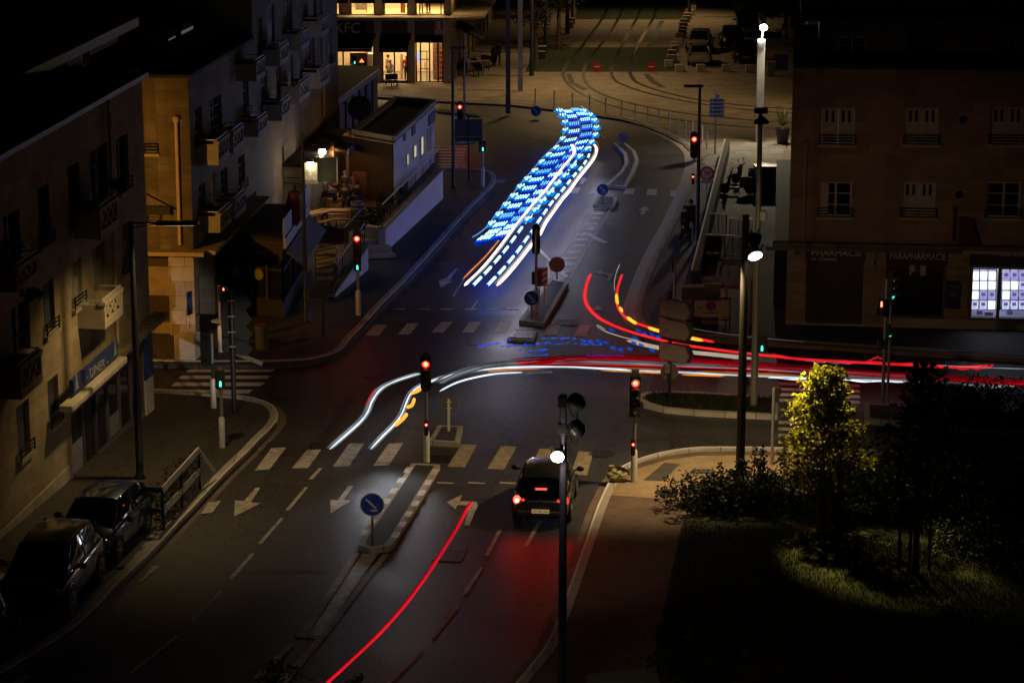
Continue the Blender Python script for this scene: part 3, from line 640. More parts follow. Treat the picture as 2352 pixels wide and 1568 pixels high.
# ---------------------------------------------------------------- second block across the side street and the taller one behind
gC = G(450, 771, .13)
rv = ray(1600, 784 - 1302); F2 = Fac(gC, (rv.x, rv.y)); F2.N = Vector((F2.D.y, -F2.D.x, 0))
EAV2 = F2.uv(430, 181)[1]; u3 = F2.uv(580, 90)[0]; u4 = F2.uv(776, 120)[0]
B2 = root_at('apartment_building', 'corner apartment block with an orange lit end wall and a drainpipe', 'building', F2.P(5, 0, -4))
B3 = root_at('apartment_building', 'tall dim apartment block with rows of crossed bar balconies, second from the corner', 'building', F2.P(u3 + 8, 0, -4))
W2 = [[(775, 1010), (800, 995), (805, 1190), (780, 1210)], [(835, 950), (865, 930), (870, 1080), (840, 1100)], [(885, 890), (905, 870), (905, 1060), (890, 1070)], [(965, 760), (990, 735), (990, 1060), (970, 1080)]]
conv = lambda q, ox=0, oy=0: [(ox + x * .2501, oy + y * .2501) for x, y in q]
H2 = [F2.rect(q) for q in ([(445, 252), (463, 243), (466, 330), (450, 340)], [(482, 232), (508, 216), (510, 285), (486, 305)], [(556, 190), (571, 180), (572, 260), (560, 270)],
      [(453, 432), (471, 417), (474, 490), (458, 503)], [(485, 400), (495, 394), (497, 470), (487, 478)], [(505, 395), (522, 383), (524, 440), (508, 460)], [(545, 365), (562, 352), (563, 425), (548, 440)])]
b = MB(); F2.wall(b, 0, u3, 3.4, EAV2, H2); 
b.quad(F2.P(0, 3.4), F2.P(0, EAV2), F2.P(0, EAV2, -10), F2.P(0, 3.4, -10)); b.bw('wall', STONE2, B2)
b = MB(); F2.blk(b, -.06, u3, EAV2, EAV2 + .12, -10, .08); b.bw('cornice', ROOFM, B2)
LITW = glow('warm_window', (1, .62, .18), .16)
for k, h in enumerate(H2):
    window(F2, h, B2, 'glass', sill=True, rail=k in (0, 2, 3, 6), gm=LITW if k == 4 else None, fm=SHUT)
for q in ([(500, 322), (526, 308), (526, 362), (503, 378)], [(535, 301), (559, 287), (560, 336), (537, 350)], [(505, 485), (531, 470), (531, 516), (506, 530)], [(541, 455), (565, 438), (565, 486), (541, 500)]):
    balcony(F2, F2.rect(q, .85), B2, m=mat('balcony_pale', (.32, .31, .31), .8, var=.15))
# end wall towards the side street: faces the camera
E2 = Fac(F2.P(0, 0, 0), -F2.N); E2.N = -F2.D
uw = lambda q: E2.rect(q)
HW = [uw([(333, 283), (358, 283), (359, 352), (334, 352)]), uw([(340, 440), (365, 440), (366, 512), (341, 512)])]
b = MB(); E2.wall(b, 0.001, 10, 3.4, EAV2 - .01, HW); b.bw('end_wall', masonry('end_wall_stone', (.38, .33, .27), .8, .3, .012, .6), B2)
for h in HW: window(E2, h, B2, 'glass', cols=1, rows=3, rail=True)
pu = E2.uv(410, 420)[0]
b = MB(); b.tube([E2.P(pu, EAV2 - 1.6, .1), E2.P(pu, 6, .1), E2.P(pu, 3.6, .1)], .07, 10); b.ball(E2.P(pu, EAV2 - 1.5, .1), .14); b.bw('downpipe', mat('pipe_cream', (.55, .47, .36), .6, var=.1), B2)
b = MB(); b.tube([E2.P(pu + 3, EAV2 - 4.45, .06), E2.P(pu + 1.2, EAV2 - 4.3, .06), E2.P(pu, EAV2 - 4.9, .06)], .03, 6); b.bw('cable', DARK, B2)
b = MB(); E2.blk(b, pu + .3, pu + 1.5, 4.75, 5.05, .0, .22); b.bw('box_unit', BLACK, B2)
b = MB(); b.hexa([E2.P(-.5, 3.25, .55), E2.P(10, 3.25, .55), E2.P(10, 3.25, -.1), E2.P(-.5, 3.25, -.1)], [E2.P(-.5, 3.4, .55), E2.P(10, 3.4, .55), E2.P(10, 3.4, -.1), E2.P(-.5, 3.4, -.1)])
F2.blk(b, -.1, u3 * .9, 3.25, 3.398, -.1, .85); b.bw('ledge', STONEP, B2)
b = MB(); E2.blk(b, -.0, .95, 0, 3.25, -.9, .02); b.bw('pillar', masonry('pillar_stone', (.42, .38, .33), 1.0, .55, .015, .55), B2)
for kk in (4.2, 8.5, 13.0):
    b = MB(); F2.blk(b, kk - .45, kk, 0.1, 3.25, -.9, .0); b.bw('pillar', MATS['pillar_stone'], B2)
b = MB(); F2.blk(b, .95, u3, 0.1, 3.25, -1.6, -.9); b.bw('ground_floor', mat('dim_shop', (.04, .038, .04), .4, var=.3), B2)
b = MB(); E2.blk(b, .96, 10, .05, 3.25, -.75, -.55); b.bw('end_shop', mat('dark_shop_red', (.05, .03, .025), .5, var=.3), B2)
b = MB(); E2.blk(b, .96, 10, .05, .55, -.549, -.3); E2.blk(b, .96, 10, 1.55, 2.55, -.549, -.45); E2.blk(b, .96, 10, 2.56, 2.66, -.549, -.4); b.bw('end_shop_front', mat('shop_beige', (.34, .29, .23), .7, var=.2, nscale=3), B2)
spot(LANP, E2.P(2.4, 4.2), 1900, (1, .42, .05), 84, .6, .15); spot(LANP, LANP + Vector((.6, 1.2, -5)), 260, (1, .42, .06), 120, .8, .15)
# attic
F2a = Fac(F2.P(0, 0, -2.4), F2.D); F2a.N = F2.N
va = F2a.uv(395, 66)[1]; ua = F2a.uv(395, 66)[0]
b = MB(); F2a.wall(b, ua, u3 + 6, EAV2 + .1, va, []); b.bw('attic_wall', MATS['attic_render'], B2)
E2a = Fac(F2a.P(ua, 0, 0), -F2.N); E2a.N = -F2.D
hw = [(1.3, 2.6, EAV2 + .5, va - .9)]
b = MB(); E2a.wall(b, .002, 9, EAV2 + .1, va - .005, hw); b.bw('attic_end_wall', MATS['attic_render'], B2); window(E2a, hw[0], B2, 'glass', sill=False, rail=False)
b = MB(); F2a.blk(b, ua - .5, u3 + 6, va, va + .2, -9, .5); b.bw('roof', ROOFM, B2)
for (q, nm) in (([(386, 92), (402, 82), (402, 85), (386, 95)], 0), ([(416, 73), (442, 60), (442, 66), (416, 80)], 0), ([(455, 48), (468, 42), (468, 92), (457, 100)], 1)):
    b = MB(); r = F2a.rect(q); F2a.blk(b, *r, .01, .03); b.bw('attic_pane', glow('dim_white_window', (.8, .75, .62), .10) if not nm else mat('pale_blind', (.3, .29, .27), .6, var=.5, nscale=6), B2)
# tall block B3
H3 = []
for q in ([(612, 20), (630, 10), (632, 110), (616, 122)], [(657, -20), (670, -28), (672, 75), (660, 82)], [(705, -40), (725, -52), (727, 38), (708, 50)], [(598, 170), (612, 160), (616, 262), (602, 275)], [(655, 135), (672, 126), (676, 215), (660, 226)], [(706, 90), (722, 80), (724, 170), (710, 182)], [(752, 72), (762, 66), (764, 140), (755, 150)], [(632, 160), (646, 150), (648, 235), (636, 245)], [(683, 112), (695, 104), (697, 185), (687, 192)], [(590, 45), (602, 38), (604, 120), (594, 128)]):
    H3.append(F2.rect(q))
b = MB(); F2.wall(b, u3 + .003, u4, .1, 24, H3); b.quad(F2.P(u3 + .003, .1), F2.P(u3 + .003, 24), F2.P(u3 + .003, 24, -9.9), F2.P(u3 + .003, .1, -9.9)); b.quad(F2.P(u4, .1), F2.P(u4, 24), F2.P(u4, 24, -12), F2.P(u4, .1, -12))
b.bw('wall', STONE2, B3)
for k, h in enumerate(H3): window(F2, h, B3, 'glass' if k % 2 else 'shut', sill=True, rail=k % 3 == 0, m=SHUT)
for q in ([(588, 140), (609, 131), (610, 175), (590, 186)], [(642, 108), (663, 97), (663, 140), (644, 151)], [(692, 73), (711, 60), (711, 105), (693, 116)], [(736, 45), (754, 33), (755, 75), (738, 86)], [(593, 273), (614, 263), (614, 301), (594, 312)], [(647, 233), (666, 222), (667, 265), (648, 276)], [(686, 193), (711, 175), (711, 221), (690, 236)], [(733, 160), (757, 147), (757, 190), (738, 199)]):
    balcony(F2, F2.rect(q, .85), B3, m=MATS['balcony_pale'])
b = MB(); b.tube([F2.P(F2.uv(722, 60)[0] + 2, 24, .1), F2.P(F2.uv(722, 60)[0] + 2, 4, .1)], .07, 8); b.bw('downpipe', SHUT, B3)
b = MB(); F2.blk(b, u3, u4, 24, 24.3, -12, .3); b.bw('roof', ROOFM, B3)

# ---------------------------------------------------------------- pharmacy block on the right
gP, gQ = G(1806, 745, .14), G(2352, 759, .14)
F4 = Fac(gP, gQ - gP); F4.N = -Vector((-F4.D.y, F4.D.x, 0)); F4.N = F4.N if F4.N.y < 0 else -F4.N
B4 = root_at('pharmacy_building', 'brown stone block with a shuttered pharmacy below and round porthole windows', 'building', F4.P(6, 0, -3))
EV4 = F4.uv(1822, 156)[1]; UE4 = 22.0
q4 = lambda x0, y0, x1, y1: [(x0, y0), (x1, y0), (x1, y1), (x0, y1)]
t4 = lambda x0, y0, x1, y1, oy=0: q4(1764 + x0 * .2501, oy + y0 * .2501, 1764 + x1 * .2501, oy + y1 * .2501)
H4 = [F4.rect(q) for q in (t4(495, 995, 795, 1325), t4(1262, 992, 1565, 1325), t4(2045, 985, 2350, 1325), t4(475, 105, 768, 420, 392.2), t4(1235, 105, 1540, 425, 392.2), t4(2010, 105, 2318, 430, 392.2))]
d4 = H4[1][0] - H4[0][0]
H4 += [(H4[2][0] + d4, H4[2][1] + d4, H4[2][2], H4[2][3]), (H4[5][0] + d4, H4[5][1] + d4, H4[5][2], H4[5][3])]
LED = F4.uv(1900, 562)[1]
b = MB(); F4.wall(b, 0, UE4, LED, EV4, H4); b.quad(F4.P(0, .0), F4.P(0, EV4), F4.P(0, EV4, -9), F4.P(0, 0, -9)); b.bw('wall', masonry('brown_stone', (.30, .22, .165), 1.1, .42, .012, .8), B4)
for k, h in enumerate(H4):
    if k in (0, 1, 2, 4, 6): window(F4, h, B4, 'shut', m=SHUTP)
    else: window(F4, h, B4, 'glass', fm=FRAMEW)
b = MB(); u0, u1, v0, v1 = H4[3]; F4.blk(b, u0 + .02, u0 + (u1 - u0) * .27, v0 + .02, v1 - .02, -.11, -.06); b.bw('shutter', SHUTP, B4)
for (x, y) in ((2212, 275), (2203, 447)):
    u, v = F4.uv(x, y); b = MB(); b.lathe(F4.P(u, v, .005), [(.21, 0), (.21, .03), (.17, .03)], 24, F4.N); o = b.bw('porthole', STONEP, B4)
    b = MB(); b.lathe(F4.P(u, v, .012), [(.168, 0), (.168, .026)], 24, F4.N); b.bw('porthole_pane', GLASS, o)
b = MB(); b.tube([F4.P(.55, EV4 - 2.9, .1), F4.P(.55, LED - .1, .1)], .06, 10); b.ball(F4.P(.55, EV4 - 2.85, .1), .12); b.bw('downpipe', mat('pipe_pink', (.34, .25, .22), .7, var=.1), B4)
b = MB(); F4.blk(b, -.6, UE4, LED - .02, LED + .12, .002, .42); b.bw('ledge', mat('sooty_ledge', (.16, .135, .11), .95, var=.7, nscale=3, bump=.4), B4)
b = MB(); F4.blk(b, -.85, F4.uv(2205, 570)[0], LED - .17, LED - .03, .38, .46); b.bw('fascia', mat('green_fascia', (.045, .13, .02), .5, var=.15), B4)
b = MB(); F4.blk(b, F4.uv(2210, 570)[0], UE4, LED - .14, LED - .03, .38, .44); b.bw('fascia', STONEP, B4)
# ground floor piers and shopfronts
PR = masonry('ribbed_stone', (.36, .29, .20), 3.0, .16, .012, .7)
def fu(x): return F4.uv(x, 660)[0]
for x0, x1 in ((1806, 1851), (1982, 2034), (2172, 2226)):
    b = MB(); F4.blk(b, fu(x0), fu(x1), .02, LED - .022, -.5, .0); b.bw('pier', PR, B4)
b = MB(); F4.blk(b, fu(1851), UE4, .02, .22, -.5, .001); b.bw('step_band', STONEP, B4)
b = MB(); F4.blk(b, fu(2034), UE4, .22, .5, -.3, .0005); b.bw('stall_riser', STONEP, B4)
b = MB()
k = 0.22
while k < 2.75: F4.blk(b, fu(1852), fu(1981), k, k + .055, -.25, -.21); F4.blk(b, fu(1852), fu(1981), k + .055, k + .075, -.25, -.23); k += .075
b.bw('roller_shutter', mat('shutter_dark', (.04, .036, .036), .5, .2, var=.2), B4)
b = MB(); F4.blk(b, fu(2035), fu(2171), .5, 2.75, -.3, -.26); b.bw('shop_window', mat('shop_glass', (.015, .016, .018), .15, var=.2), B4)
b = MB()
for x in (2036, 2169): F4.blk(b, fu(x) - .04, fu(x) + .04, .5, 2.75, -.26, -.2)
F4.blk(b, fu(2036), fu(2169), .5, .56, -.258, -.205); b.bw('shop_frame', mat('green_frame', (.10, .12, .07), .5, var=.1), B4)
def sign4(px, m, words, lm, off=.06):
    u0, u1, v0, v1 = F4.rect(px); b = MB(); F4.blk(b, u0, u1, v0, v1, -.2, off); s = b.bw('shop_sign', m, B4)
    for (txt, x, y, h, wd, it) in words:
        u, v = F4.uv(x, y); w_ = None if wd is None else wd / 60.5
        lettering(txt, F4.P(u, v, off + .004), F4.D, (0, 0, 1), h, lm, s, w_, ital=it)
    return s
SB = mat('sign_brown_black', (.016, .011, .012), .5, var=.1); LP = mat('letter_pinkish', (.7, .62, .6), .5, var=.1)
sign4(t4(343, 716, 890, 835, 392.2), SB, [('PHARMACIE', 1863, 585.5, .22, 113, 0), ('du Chateau', 1861, 596.5, .13, 60, .35)], LP)
sign4(t4(1092, 722, 1650, 862, 392.2), SB, [('PARAPHARMACIE', 2043, 594, .245, 126, 0)], LP)
sign4([(2227, 574), (2700, 585), (2700, 611), (2227, 600)], mat('sign_plum', (.05, .02, .028), .5, var=.1), [('AGENCE IMMO', 2281, 587, .20, 130, 0)], LP)
b = MB(); u, v = F4.uv(1831, 580); F4.blk(b, u - .05, u + .05, v - .13, v + .13, .0, .05); F4.blk(b, u - .13, u - .052, v - .05, v + .05, .0, .05); F4.blk(b, u + .052, u + .13, v - .05, v + .05, .0, .05); b.bw('pharmacy_cross', mat('cross_green', (.02, .10, .03), .5, var=.1), B4)
b = MB(); u, v = F4.uv(2011, 580); b.tube([F4.P(u + .06 * math.sin(k * .8), v - .2 + k * .05, .05) for k in range(9)], .022, 6); F4.blk(b, u - .04, u + .04, v - .5, v - .28, .0, .05); b.bw('snake_emblem', mat('emblem_grey', (.05, .05, .045), .5, var=.1), B4)
b = MB(); r = F4.rect(t4(1300, 868, 1450, 962, 392.2), -.2); F4.blk(b, *r, -.25, -.2); ps = b.bw('window_poster', mat('poster_pale', (.55, .47, .47), .6, var=.1), B4)
b = MB(); c = F4.P((r[0] + r[1]) / 2, (r[2] + r[3]) / 2 + .12, -.192); b.ball(c, .13, sc=(1, .04, 1.15)); b.ball(c + Vector((0, 0, -.26)), .2, sc=(1.3, .03, .7)); b.bw('portrait', mat('portrait_dark', (.06, .045, .045), .6, var=.3), ps)
# estate agency window, backlit cards
AG = mat('agency_frame', (.22, .18, .17), .5, var=.1)
b = MB()
for x in (2227, 2291, 2360, 2428): F4.blk(b, fu(x), fu(x + 7), .5, 2.6, -.22, -.0)
F4.blk(b, fu(2227), fu(2440), .5, .6, -.21, .05); F4.blk(b, fu(2227), fu(2440), 2.5, 2.6, -.215, .002); b.bw('shop_frame', AG, B4)
b = MB(); F4.blk(b, fu(2234), fu(2440), .6, 2.5, -1.5, -1.45); F4.blk(b, fu(2234), fu(2440), .56, .6, -1.45, -.22); F4.blk(b, fu(2234), fu(2440), 2.5, 2.54, -1.45, -.22); F4.blk(b, fu(2234) - .05, fu(2234), .56, 2.54, -1.5, -.22); b.bw('agency_room', mat('agency_inside', (.34, .33, .42), .7, var=.1), B4)
CW = [glow('card_white', (.88, .93, 1), 1.5), glow('card_lilac', (.48, .44, .95), .75), glow('card_pale', (.62, .66, 1), .95)]
kk = 0
for px0 in (2232.5, 2302.5):
    for c in range(3):
        for r_ in range(4):
            x0 = px0 + c * 19.3 - r_ * .4 + (1 if px0 > 2290 else 0); y0 = 624 + r_ * 22.4
            rr = F4.rect(q4(x0, y0, x0 + 16, y0 + 18.8), -.3); b = MB(); F4.blk(b, *rr, -.33, -.3)
            mm = CW[0] if (px0 < 2290 and (c, r_) not in ((1, 1), (0, 2), (1, 2), (2, 2), (0, 3), (1, 3))) or (c, r_) in ((0, 1), (1, 1), (0, 2)) else CW[1 + kk % 2]
            o = b.bw('display_card', mm, B4); kk += 1
            if mm is not CW[0]:
                b = MB(); u0, u1, v0, v1 = rr; dv = v1 - v0; F4.blk(b, u0 + .05, u1 - .06, v0 + dv * .42, v0 + dv * .82, -.299, -.296); F4.blk(b, u0 + .05, u1 - .1, v0 + dv * .2, v0 + dv * .26, -.299, -.296); b.bw('card_print', mat('card_grey', (.25, .25, .4), .6, em=(.25, .25, .6), es=.35, var=.5, nscale=9), o)
    fr = MB()
    for c in range(4): x0 = px0 + c * 19.3 - 1.9; a = F4.uv(x0, 660)[0]; F4.blk(fr, a - .02, a + .02, F4.uv(x0, 716)[1], F4.uv(x0, 621)[1], -.36, -.335)
    for r_ in range(5): v = F4.uv(px0, 621.5 + r_ * 22.4)[1]; F4.blk(fr, F4.uv(px0 - 1, 660)[0], F4.uv(px0 + 57, 660)[0], v - .02, v + .02, -.38, -.361)
    fr.bw('card_rack', DARK, B4)
b = MB(); F4.blk(b, fu(2250), fu(2262), .6, .75, -.9, -.5); F4.blk(b, fu(2268), fu(2286), .6, .72, -.8, -.4); F4.blk(b, fu(2320), fu(2332), .6, .95, -1.0, -.6); b.bw('desk_things', mat('lilac_things', (.3, .24, .4), .6, var=.4), B4)
point(F4.P(fu(2262), 2.3, -.75), 26, (.72, .78, 1), .3); point(F4.P(fu(2335), 2.3, -.75), 26, (.72, .78, 1), .3)
# letter box and plate on the pier
mb = thing('mailbox', 'wall letter box coloured dark blue by the light on the pier between the two shop windows', 'letter box', F4.P(fu(2187), .98))
b = MB(); F4.blk(b, fu(2172), fu(2203), .98, 2.0, .004, .32); b.bw('mailbox_body', mat('mail_lit_blue', (.012, .02, .10), .45, var=.1), mb, bevel=.05)  # blue cast of the light put into the box colour
b = MB(); F4.blk(b, fu(2178), fu(2196), 1.58, 1.64, .325, .335); F4.blk(b, fu(2176), fu(2199), 1.80, 1.9, .325, .33); b.bw('slot_plate', mat('mail_label', (.10, .13, .24), .5, var=.2), mb)
b = MB(); F4.blk(b, fu(2180), fu(2194), 1.42, 1.53, .325, .333); b.bw('sticker', mat('mail_orange', (.28, .08, .03), .5, var=.1), mb)
b = MB(); F4.blk(b, fu(2207), fu(2222), 1.05, 1.42, .004, .05); nb = b.build('notice_board', mat('notice_white', (.36, .33, .31), .6, var=.1)); tag(nb, 'small white notice plate beside the wall letter box', 'notice')
# attic, roofs, chimney block
F4a = Fac(F4.P(0, 0, -2.2), F4.D); F4a.N = F4.N
e4 = F4a.uv(1900, 45)[1]; a0 = F4a.uv(1882, 100)[0]
h4 = [F4a.rect(q) for q in (t4(640, 340, 900, 580), t4(1280, 290, 1570, 585), t4(2075, 325, 2335, 590))]
b = MB(); F4a.wall(b, a0, UE4, EV4 - 1.5, e4, h4); b.quad(F4a.P(a0, EV4 - 1), F4a.P(a0, e4), F4a.P(a0, e4, -7), F4a.P(a0, EV4 - 1, -7)); b.bw('attic_wall', mat('attic_brown', (.24, .185, .15), .85, var=.2), B4)
window(F4a, h4[0], B4, 'glass', sill=False, rail=False); window(F4a, h4[1], B4, 'shut', sill=False, rail=False, m=mat('blue_shutter', (.05, .05, .14), .7, var=.1)); window(F4a, h4[2], B4, 'glass', sill=False, rail=False)
b = MB(); u, v = F4a.uv(2218, 93); F4a.blk(b, u - .13, u + .13, v - .16, v + .16, .0, .04); b.bw('vent', BLACK, B4)
b = MB(); F4.blk(b, -.0, UE4, EV4, EV4 + .14, -9, .12); b.bw('terrace', ROOFM, B4)
b = MB(); F4a.blk(b, a0 - .75, UE4, e4, e4 + .2, -7.5, .8); F4a.blk(b, a0 - .75, UE4, e4 + .2, e4 + 3, -7.5, .2); b.bw('roof', ROOFM, B4)
b = MB(); r = F4.rect(q4(1824, 88, 1880, 154)); F4.blk(b, r[0], r[1], EV4 + .14, r[3], -5, -.1); b.bw('parapet_block', BLACK, B4)
b = MB(); F4.blk(b, 0, UE4, .0, .02, -9, -.5); F4.blk(b, 0.02, UE4, .02, LED, -9, -1.6); b.bw('inner_block', BLACK, B4)
# hanging flag sign
fl = thing('hanging_banner', 'dim reddish banner on a pole between the upper windows over the pharmacy', 'banner', F4.P(F4.uv(2190, 510)[0], 5.0))
b = MB(); b.bar(F4.P(F4.uv(2190, 510)[0], LED + .3, .3), F4.P(F4.uv(2190, 500)[0], LED + 1.6, .3), .06, .06); b.bw('pole', BLACK, fl)
b = MB(); u, v = F4.uv(2200, 530); b.hexa([F4.P(u, v - .5, .3), F4.P(u + .8, v - .55, .3), F4.P(u + .5, v + .5, .3), F4.P(u, v + .6, .3)], [F4.P(u, v - .5, .33), F4.P(u + .8, v - .55, .33), F4.P(u + .5, v + .5, .33), F4.P(u, v + .6, .33)]); b.bw('banner_cloth', mat('banner_red', (.07, .022, .022), .8, var=.3), fl)
# dark low block and small yard left of the pharmacy block
yd = root_at('annex_building', 'dark low annex against the side of the pharmacy block', 'building', G(1790, 650))
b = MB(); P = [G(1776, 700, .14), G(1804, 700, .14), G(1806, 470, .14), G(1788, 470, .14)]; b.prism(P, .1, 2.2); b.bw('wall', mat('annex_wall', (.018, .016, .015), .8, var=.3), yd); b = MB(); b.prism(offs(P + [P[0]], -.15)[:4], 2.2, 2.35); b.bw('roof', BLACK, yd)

# ---------------------------------------------------------------- fried chicken restaurant at the far left of the plaza
gk = G(940, 191, .14)
F5 = Fac((gk.x, gk.y), (1, -.03)); F5.N = Vector((F5.D.y, -F5.D.x, 0)); F5.N = F5.N if F5.N.y < 0 else -F5.N
B5 = root_at('restaurant_building', 'corner restaurant with lit windows on two floors and a curved canopy', 'building', F5.P(-3, 0, -3))
def f5(x, y, o=0): return F5.uv(x, y, o)
cU = [f5(x, 150)[0] for x in (700, 778, 860, 877, 937, 953, 1018, 1036)]
CAN = f5(900, 42)[1]; V2 = f5(900, 6)[1]
# pillars
for a, c in ((cU[2], cU[3]), (cU[4], cU[5]), (cU[6], cU[7])):
    b = MB(); F5.blk(b, a, c, .0, CAN, -.5, .0); b.bw('pillar', mat('pillar_grey', (.42, .37, .33), .8, var=.15), B5)
    b = MB(); F5.blk(b, a + .02, c - .02, CAN + .17, V2 + 3, -.9, -.4); b.bw('upper_pillar', MATS['pillar_grey'], B5)
b = MB(); F5.blk(b, cU[6], cU[6] + .01, 0, CAN, -.5, -.49); 
DG = mat('sign_charcoal', (.085, .08, .085), .6, var=.1)
SGV0, SGV1 = f5(900, 80)[1], f5(900, 48)[1]
for a, c in ((cU[0], cU[2]), (cU[3], cU[4]), (cU[5], cU[6])):
    b = MB(); F5.blk(b, a, c, SGV0, SGV1, -.2, -.06); s = b.bw('sign_band', DG, B5)
    if a == cU[0]:
        u0, v0 = f5(767, 77); b = MB(); F5.blk(b, u0 - 1, u0 + 2.15, SGV0 + .1, SGV1 - .1, -.059, -.03); sg = b.bw('sign_board', BLACK, B5)
        lettering('KFC', F5.P(f5(767, 76)[0], f5(767, 76)[1], -.025), F5.D, (0, 0, 1), .72, mat('sign_letters', (.75, .72, .68), .5, var=.05), sg, 1.72, ital=.12)
b = MB(); F5.blk(b, cU[0], cU[6], SGV1, CAN, -.25, -.08); b.bw('lintel', MATS['pillar_grey'], B5)
# curved canopy
cn = []
for k in range(9):
    a = math.pi / 2 * k / 8; cn.append(F5.P(cU[6] - .2 + 2.1 * math.sin(a) + .9, 0, -1.3 + 2.1 * math.cos(a) + .45))
sd = (G(1165, 2, .14) - G(1045, 190, .14)); sd = Vector((sd.x, sd.y, 0)).normalized()
far = cn[-1] + sd * 40
pol = [F5.P(cU[0], 0, 1.25)] + cn + [far, far - Vector((5, 0, 0)), F5.P(cU[7] - 3, 0, -6), F5.P(cU[0], 0, -6)]
b = MB(); b.prism(pol, CAN, CAN + .16); b.bw('canopy', mat('canopy_stone', (.50, .42, .30), .8, var=.25, nscale=3), B5, tri=True)
# ground floor glazing, upper windows
FRK = mat('shop_frame_black', (.02, .018, .016), .5, var=.1)
def glazed(u0, u1, v0, v1, off, mull, name='shop_window'):
    b = MB(); t = .05
    for x in [u0 + t] + [u0 + (u1 - u0) * m for m in mull] + [u1 - t]: F5.blk(b, x - t, x + t, v0, v1, off - .1, off)
    F5.blk(b, u0, u1, v0, v0 + .08, off - .098, off + .002); F5.blk(b, u0, u1, v1 - .08, v1, off - .098, off + .002)
    return b.bw(name, FRK, B5)
glazed(cU[0], cU[2], .35, SGV0, -.1, (.55,)); glazed(cU[3], cU[4], .2, SGV0, -.1, (.48,)); 
gd = glazed(cU[5], cU[6], .1, SGV0, -.6, (.18, .5, .8), 'entrance')
b = MB(); x0, x1 = cU[5] + .25, cU[5] + (cU[6] - cU[5]) * .5
for v in (1.0, 1.65, 2.2): F5.blk(b, x0, x1, v, v + .06, -.66, -.6)
F5.blk(b, x0 + .5, x0 + .55, .1, 2.2, -.665, -.595); b.bw('door_frame', FRK, gd)
b = MB(); b.tube([F5.P(x0 + .4, .9, -.55), F5.P(x0 + .4, 1.5, -.55)], .03, 6); b.bw('handle', PALE, gd)
b = MB(); F5.blk(b, cU[0], cU[2], .0, .35, -.3, -.02); F5.blk(b, cU[3], cU[4], .0, .2, -.3, -.02); b.bw('stall_riser', FRK, B5)
u1w = [f5(x, 22)[0] for x in (700, 806, 858, 878, 936, 954, 1012)]
WV0, WV1 = f5(900, 36)[1], V2
for a, c in ((cU[0], f5(778, 20)[0]), (f5(805, 20)[0], f5(858, 20)[0]), (f5(882, 20)[0], f5(935, 20)[0]), (f5(955, 20)[0], f5(1012, 20)[0])):
    b = MB(); F5.blk(b, a, c, WV0 - .08, WV0 + .04, -.55, -.42); 
    for x in (a, c): F5.blk(b, x - .04, x + .04, WV0 + .04, V2 + 1, -.52, -.44)
    b.bw('upper_window', mat('window_brown', (.16, .10, .06), .5, var=.1), B5)
b = MB()
for a, c in ((f5(779, 20)[0], f5(804, 20)[0]), (f5(859, 20)[0], f5(881, 20)[0]), (f5(936, 20)[0], f5(954, 20)[0])): F5.blk(b, a, c, CAN + .16, V2 + 2.5, -.62, -.56)
F5.blk(b, cU[0], f5(1012, 20)[0], CAN + .16, WV0 - .08, -.6, -.56); b.bw('upper_wall', mat('upper_wall_tan', (.34, .28, .21), .8, var=.2), B5)
AWN = mat('awning_black', (.010, .010, .011), .9, var=.2)
for a, c in ((cU[0], f5(800, 3)[0]), (f5(804, 3)[0], f5(862, 3)[0]), (f5(878, 3)[0], f5(938, 3)[0]), (f5(954, 3)[0], f5(1022, 3)[0])):
    b = MB(); b.hexa([F5.P(a, V2 - .05, .25), F5.P(c, V2 - .05, .25), F5.P(c, V2 + 1.2, -.5), F5.P(a, V2 + 1.2, -.5)], [F5.P(a, V2 + .03, .27), F5.P(c, V2 + .03, .27), F5.P(c, V2 + 1.25, -.46), F5.P(a, V2 + 1.25, -.46)]); b.bw('awning', AWN, B5)
for (xa, xb, yt, yb, ex) in ((700, 861, 83, 113, 6), (877, 942, 83, 114, 5)):
    a, c = f5(xa, 90)[0], f5(xb, 90)[0]; t0, t1 = SGV0 + .02, f5(900, yb, 1.0)[1]
    b = MB(); b.hexa([F5.P(a - .08, t0, .02), F5.P(c + .1, t0, .02), F5.P(c - .12, t1, 1.0), F5.P(a - .12, t1, 1.0)], [F5.P(a - .08, t0 + .08, .02), F5.P(c + .1, t0 + .08, .02), F5.P(c - .12, t1 + .06, 1.04), F5.P(a - .12, t1 + .06, 1.04)])
    b.hexa([F5.P(a - .12, t1 - .2, .99), F5.P(c - .12, t1 - .2, .99), F5.P(c - .12, t1 - .2, 1.03), F5.P(a - .12, t1 - .2, 1.03)], [F5.P(a - .12, t1 - .002, .99), F5.P(c - .12, t1 - .002, .99), F5.P(c - .12, t1 - .002, 1.03), F5.P(a - .12, t1 - .002, 1.03)])
    b.bw('awning', AWN, B5)
b = MB(); F5.blk(b, cU[5], cU[6], SGV0 - .55, SGV0, -.5, -.05); b.bw('awning', AWN, B5)
# logo panel by the door: red bars beside white, lettering below
LU0, LV0 = f5(1000, 70); LU1, LV1 = f5(1019, 43)
b = MB(); F5.blk(b, f5(998, 60)[0], f5(1018.5, 60)[0], f5(1000, 79.5)[1], f5(1000, 49)[1], -.05, .1); lg = b.bw('logo_panel', mat('logo_white', (.55, .52, .50), .5, var=.05), B5)
b = MB()
for xa, xb in ((999, 1003.5), (1012, 1017.5)): F5.blk(b, f5(xa, 60)[0], f5(xb, 60)[0], f5(1000, 69)[1], f5(1000, 49.8)[1], .101, .108)
b.bw('logo_bars', mat('logo_red', (.42, .03, .03), .5, var=.05), lg)
lettering('KFC', F5.P(f5(1002, 77.5)[0], f5(1002, 77.5)[1], .106), F5.D, (0, 0, 1), .19, BLACK, lg, .42, ital=.12)
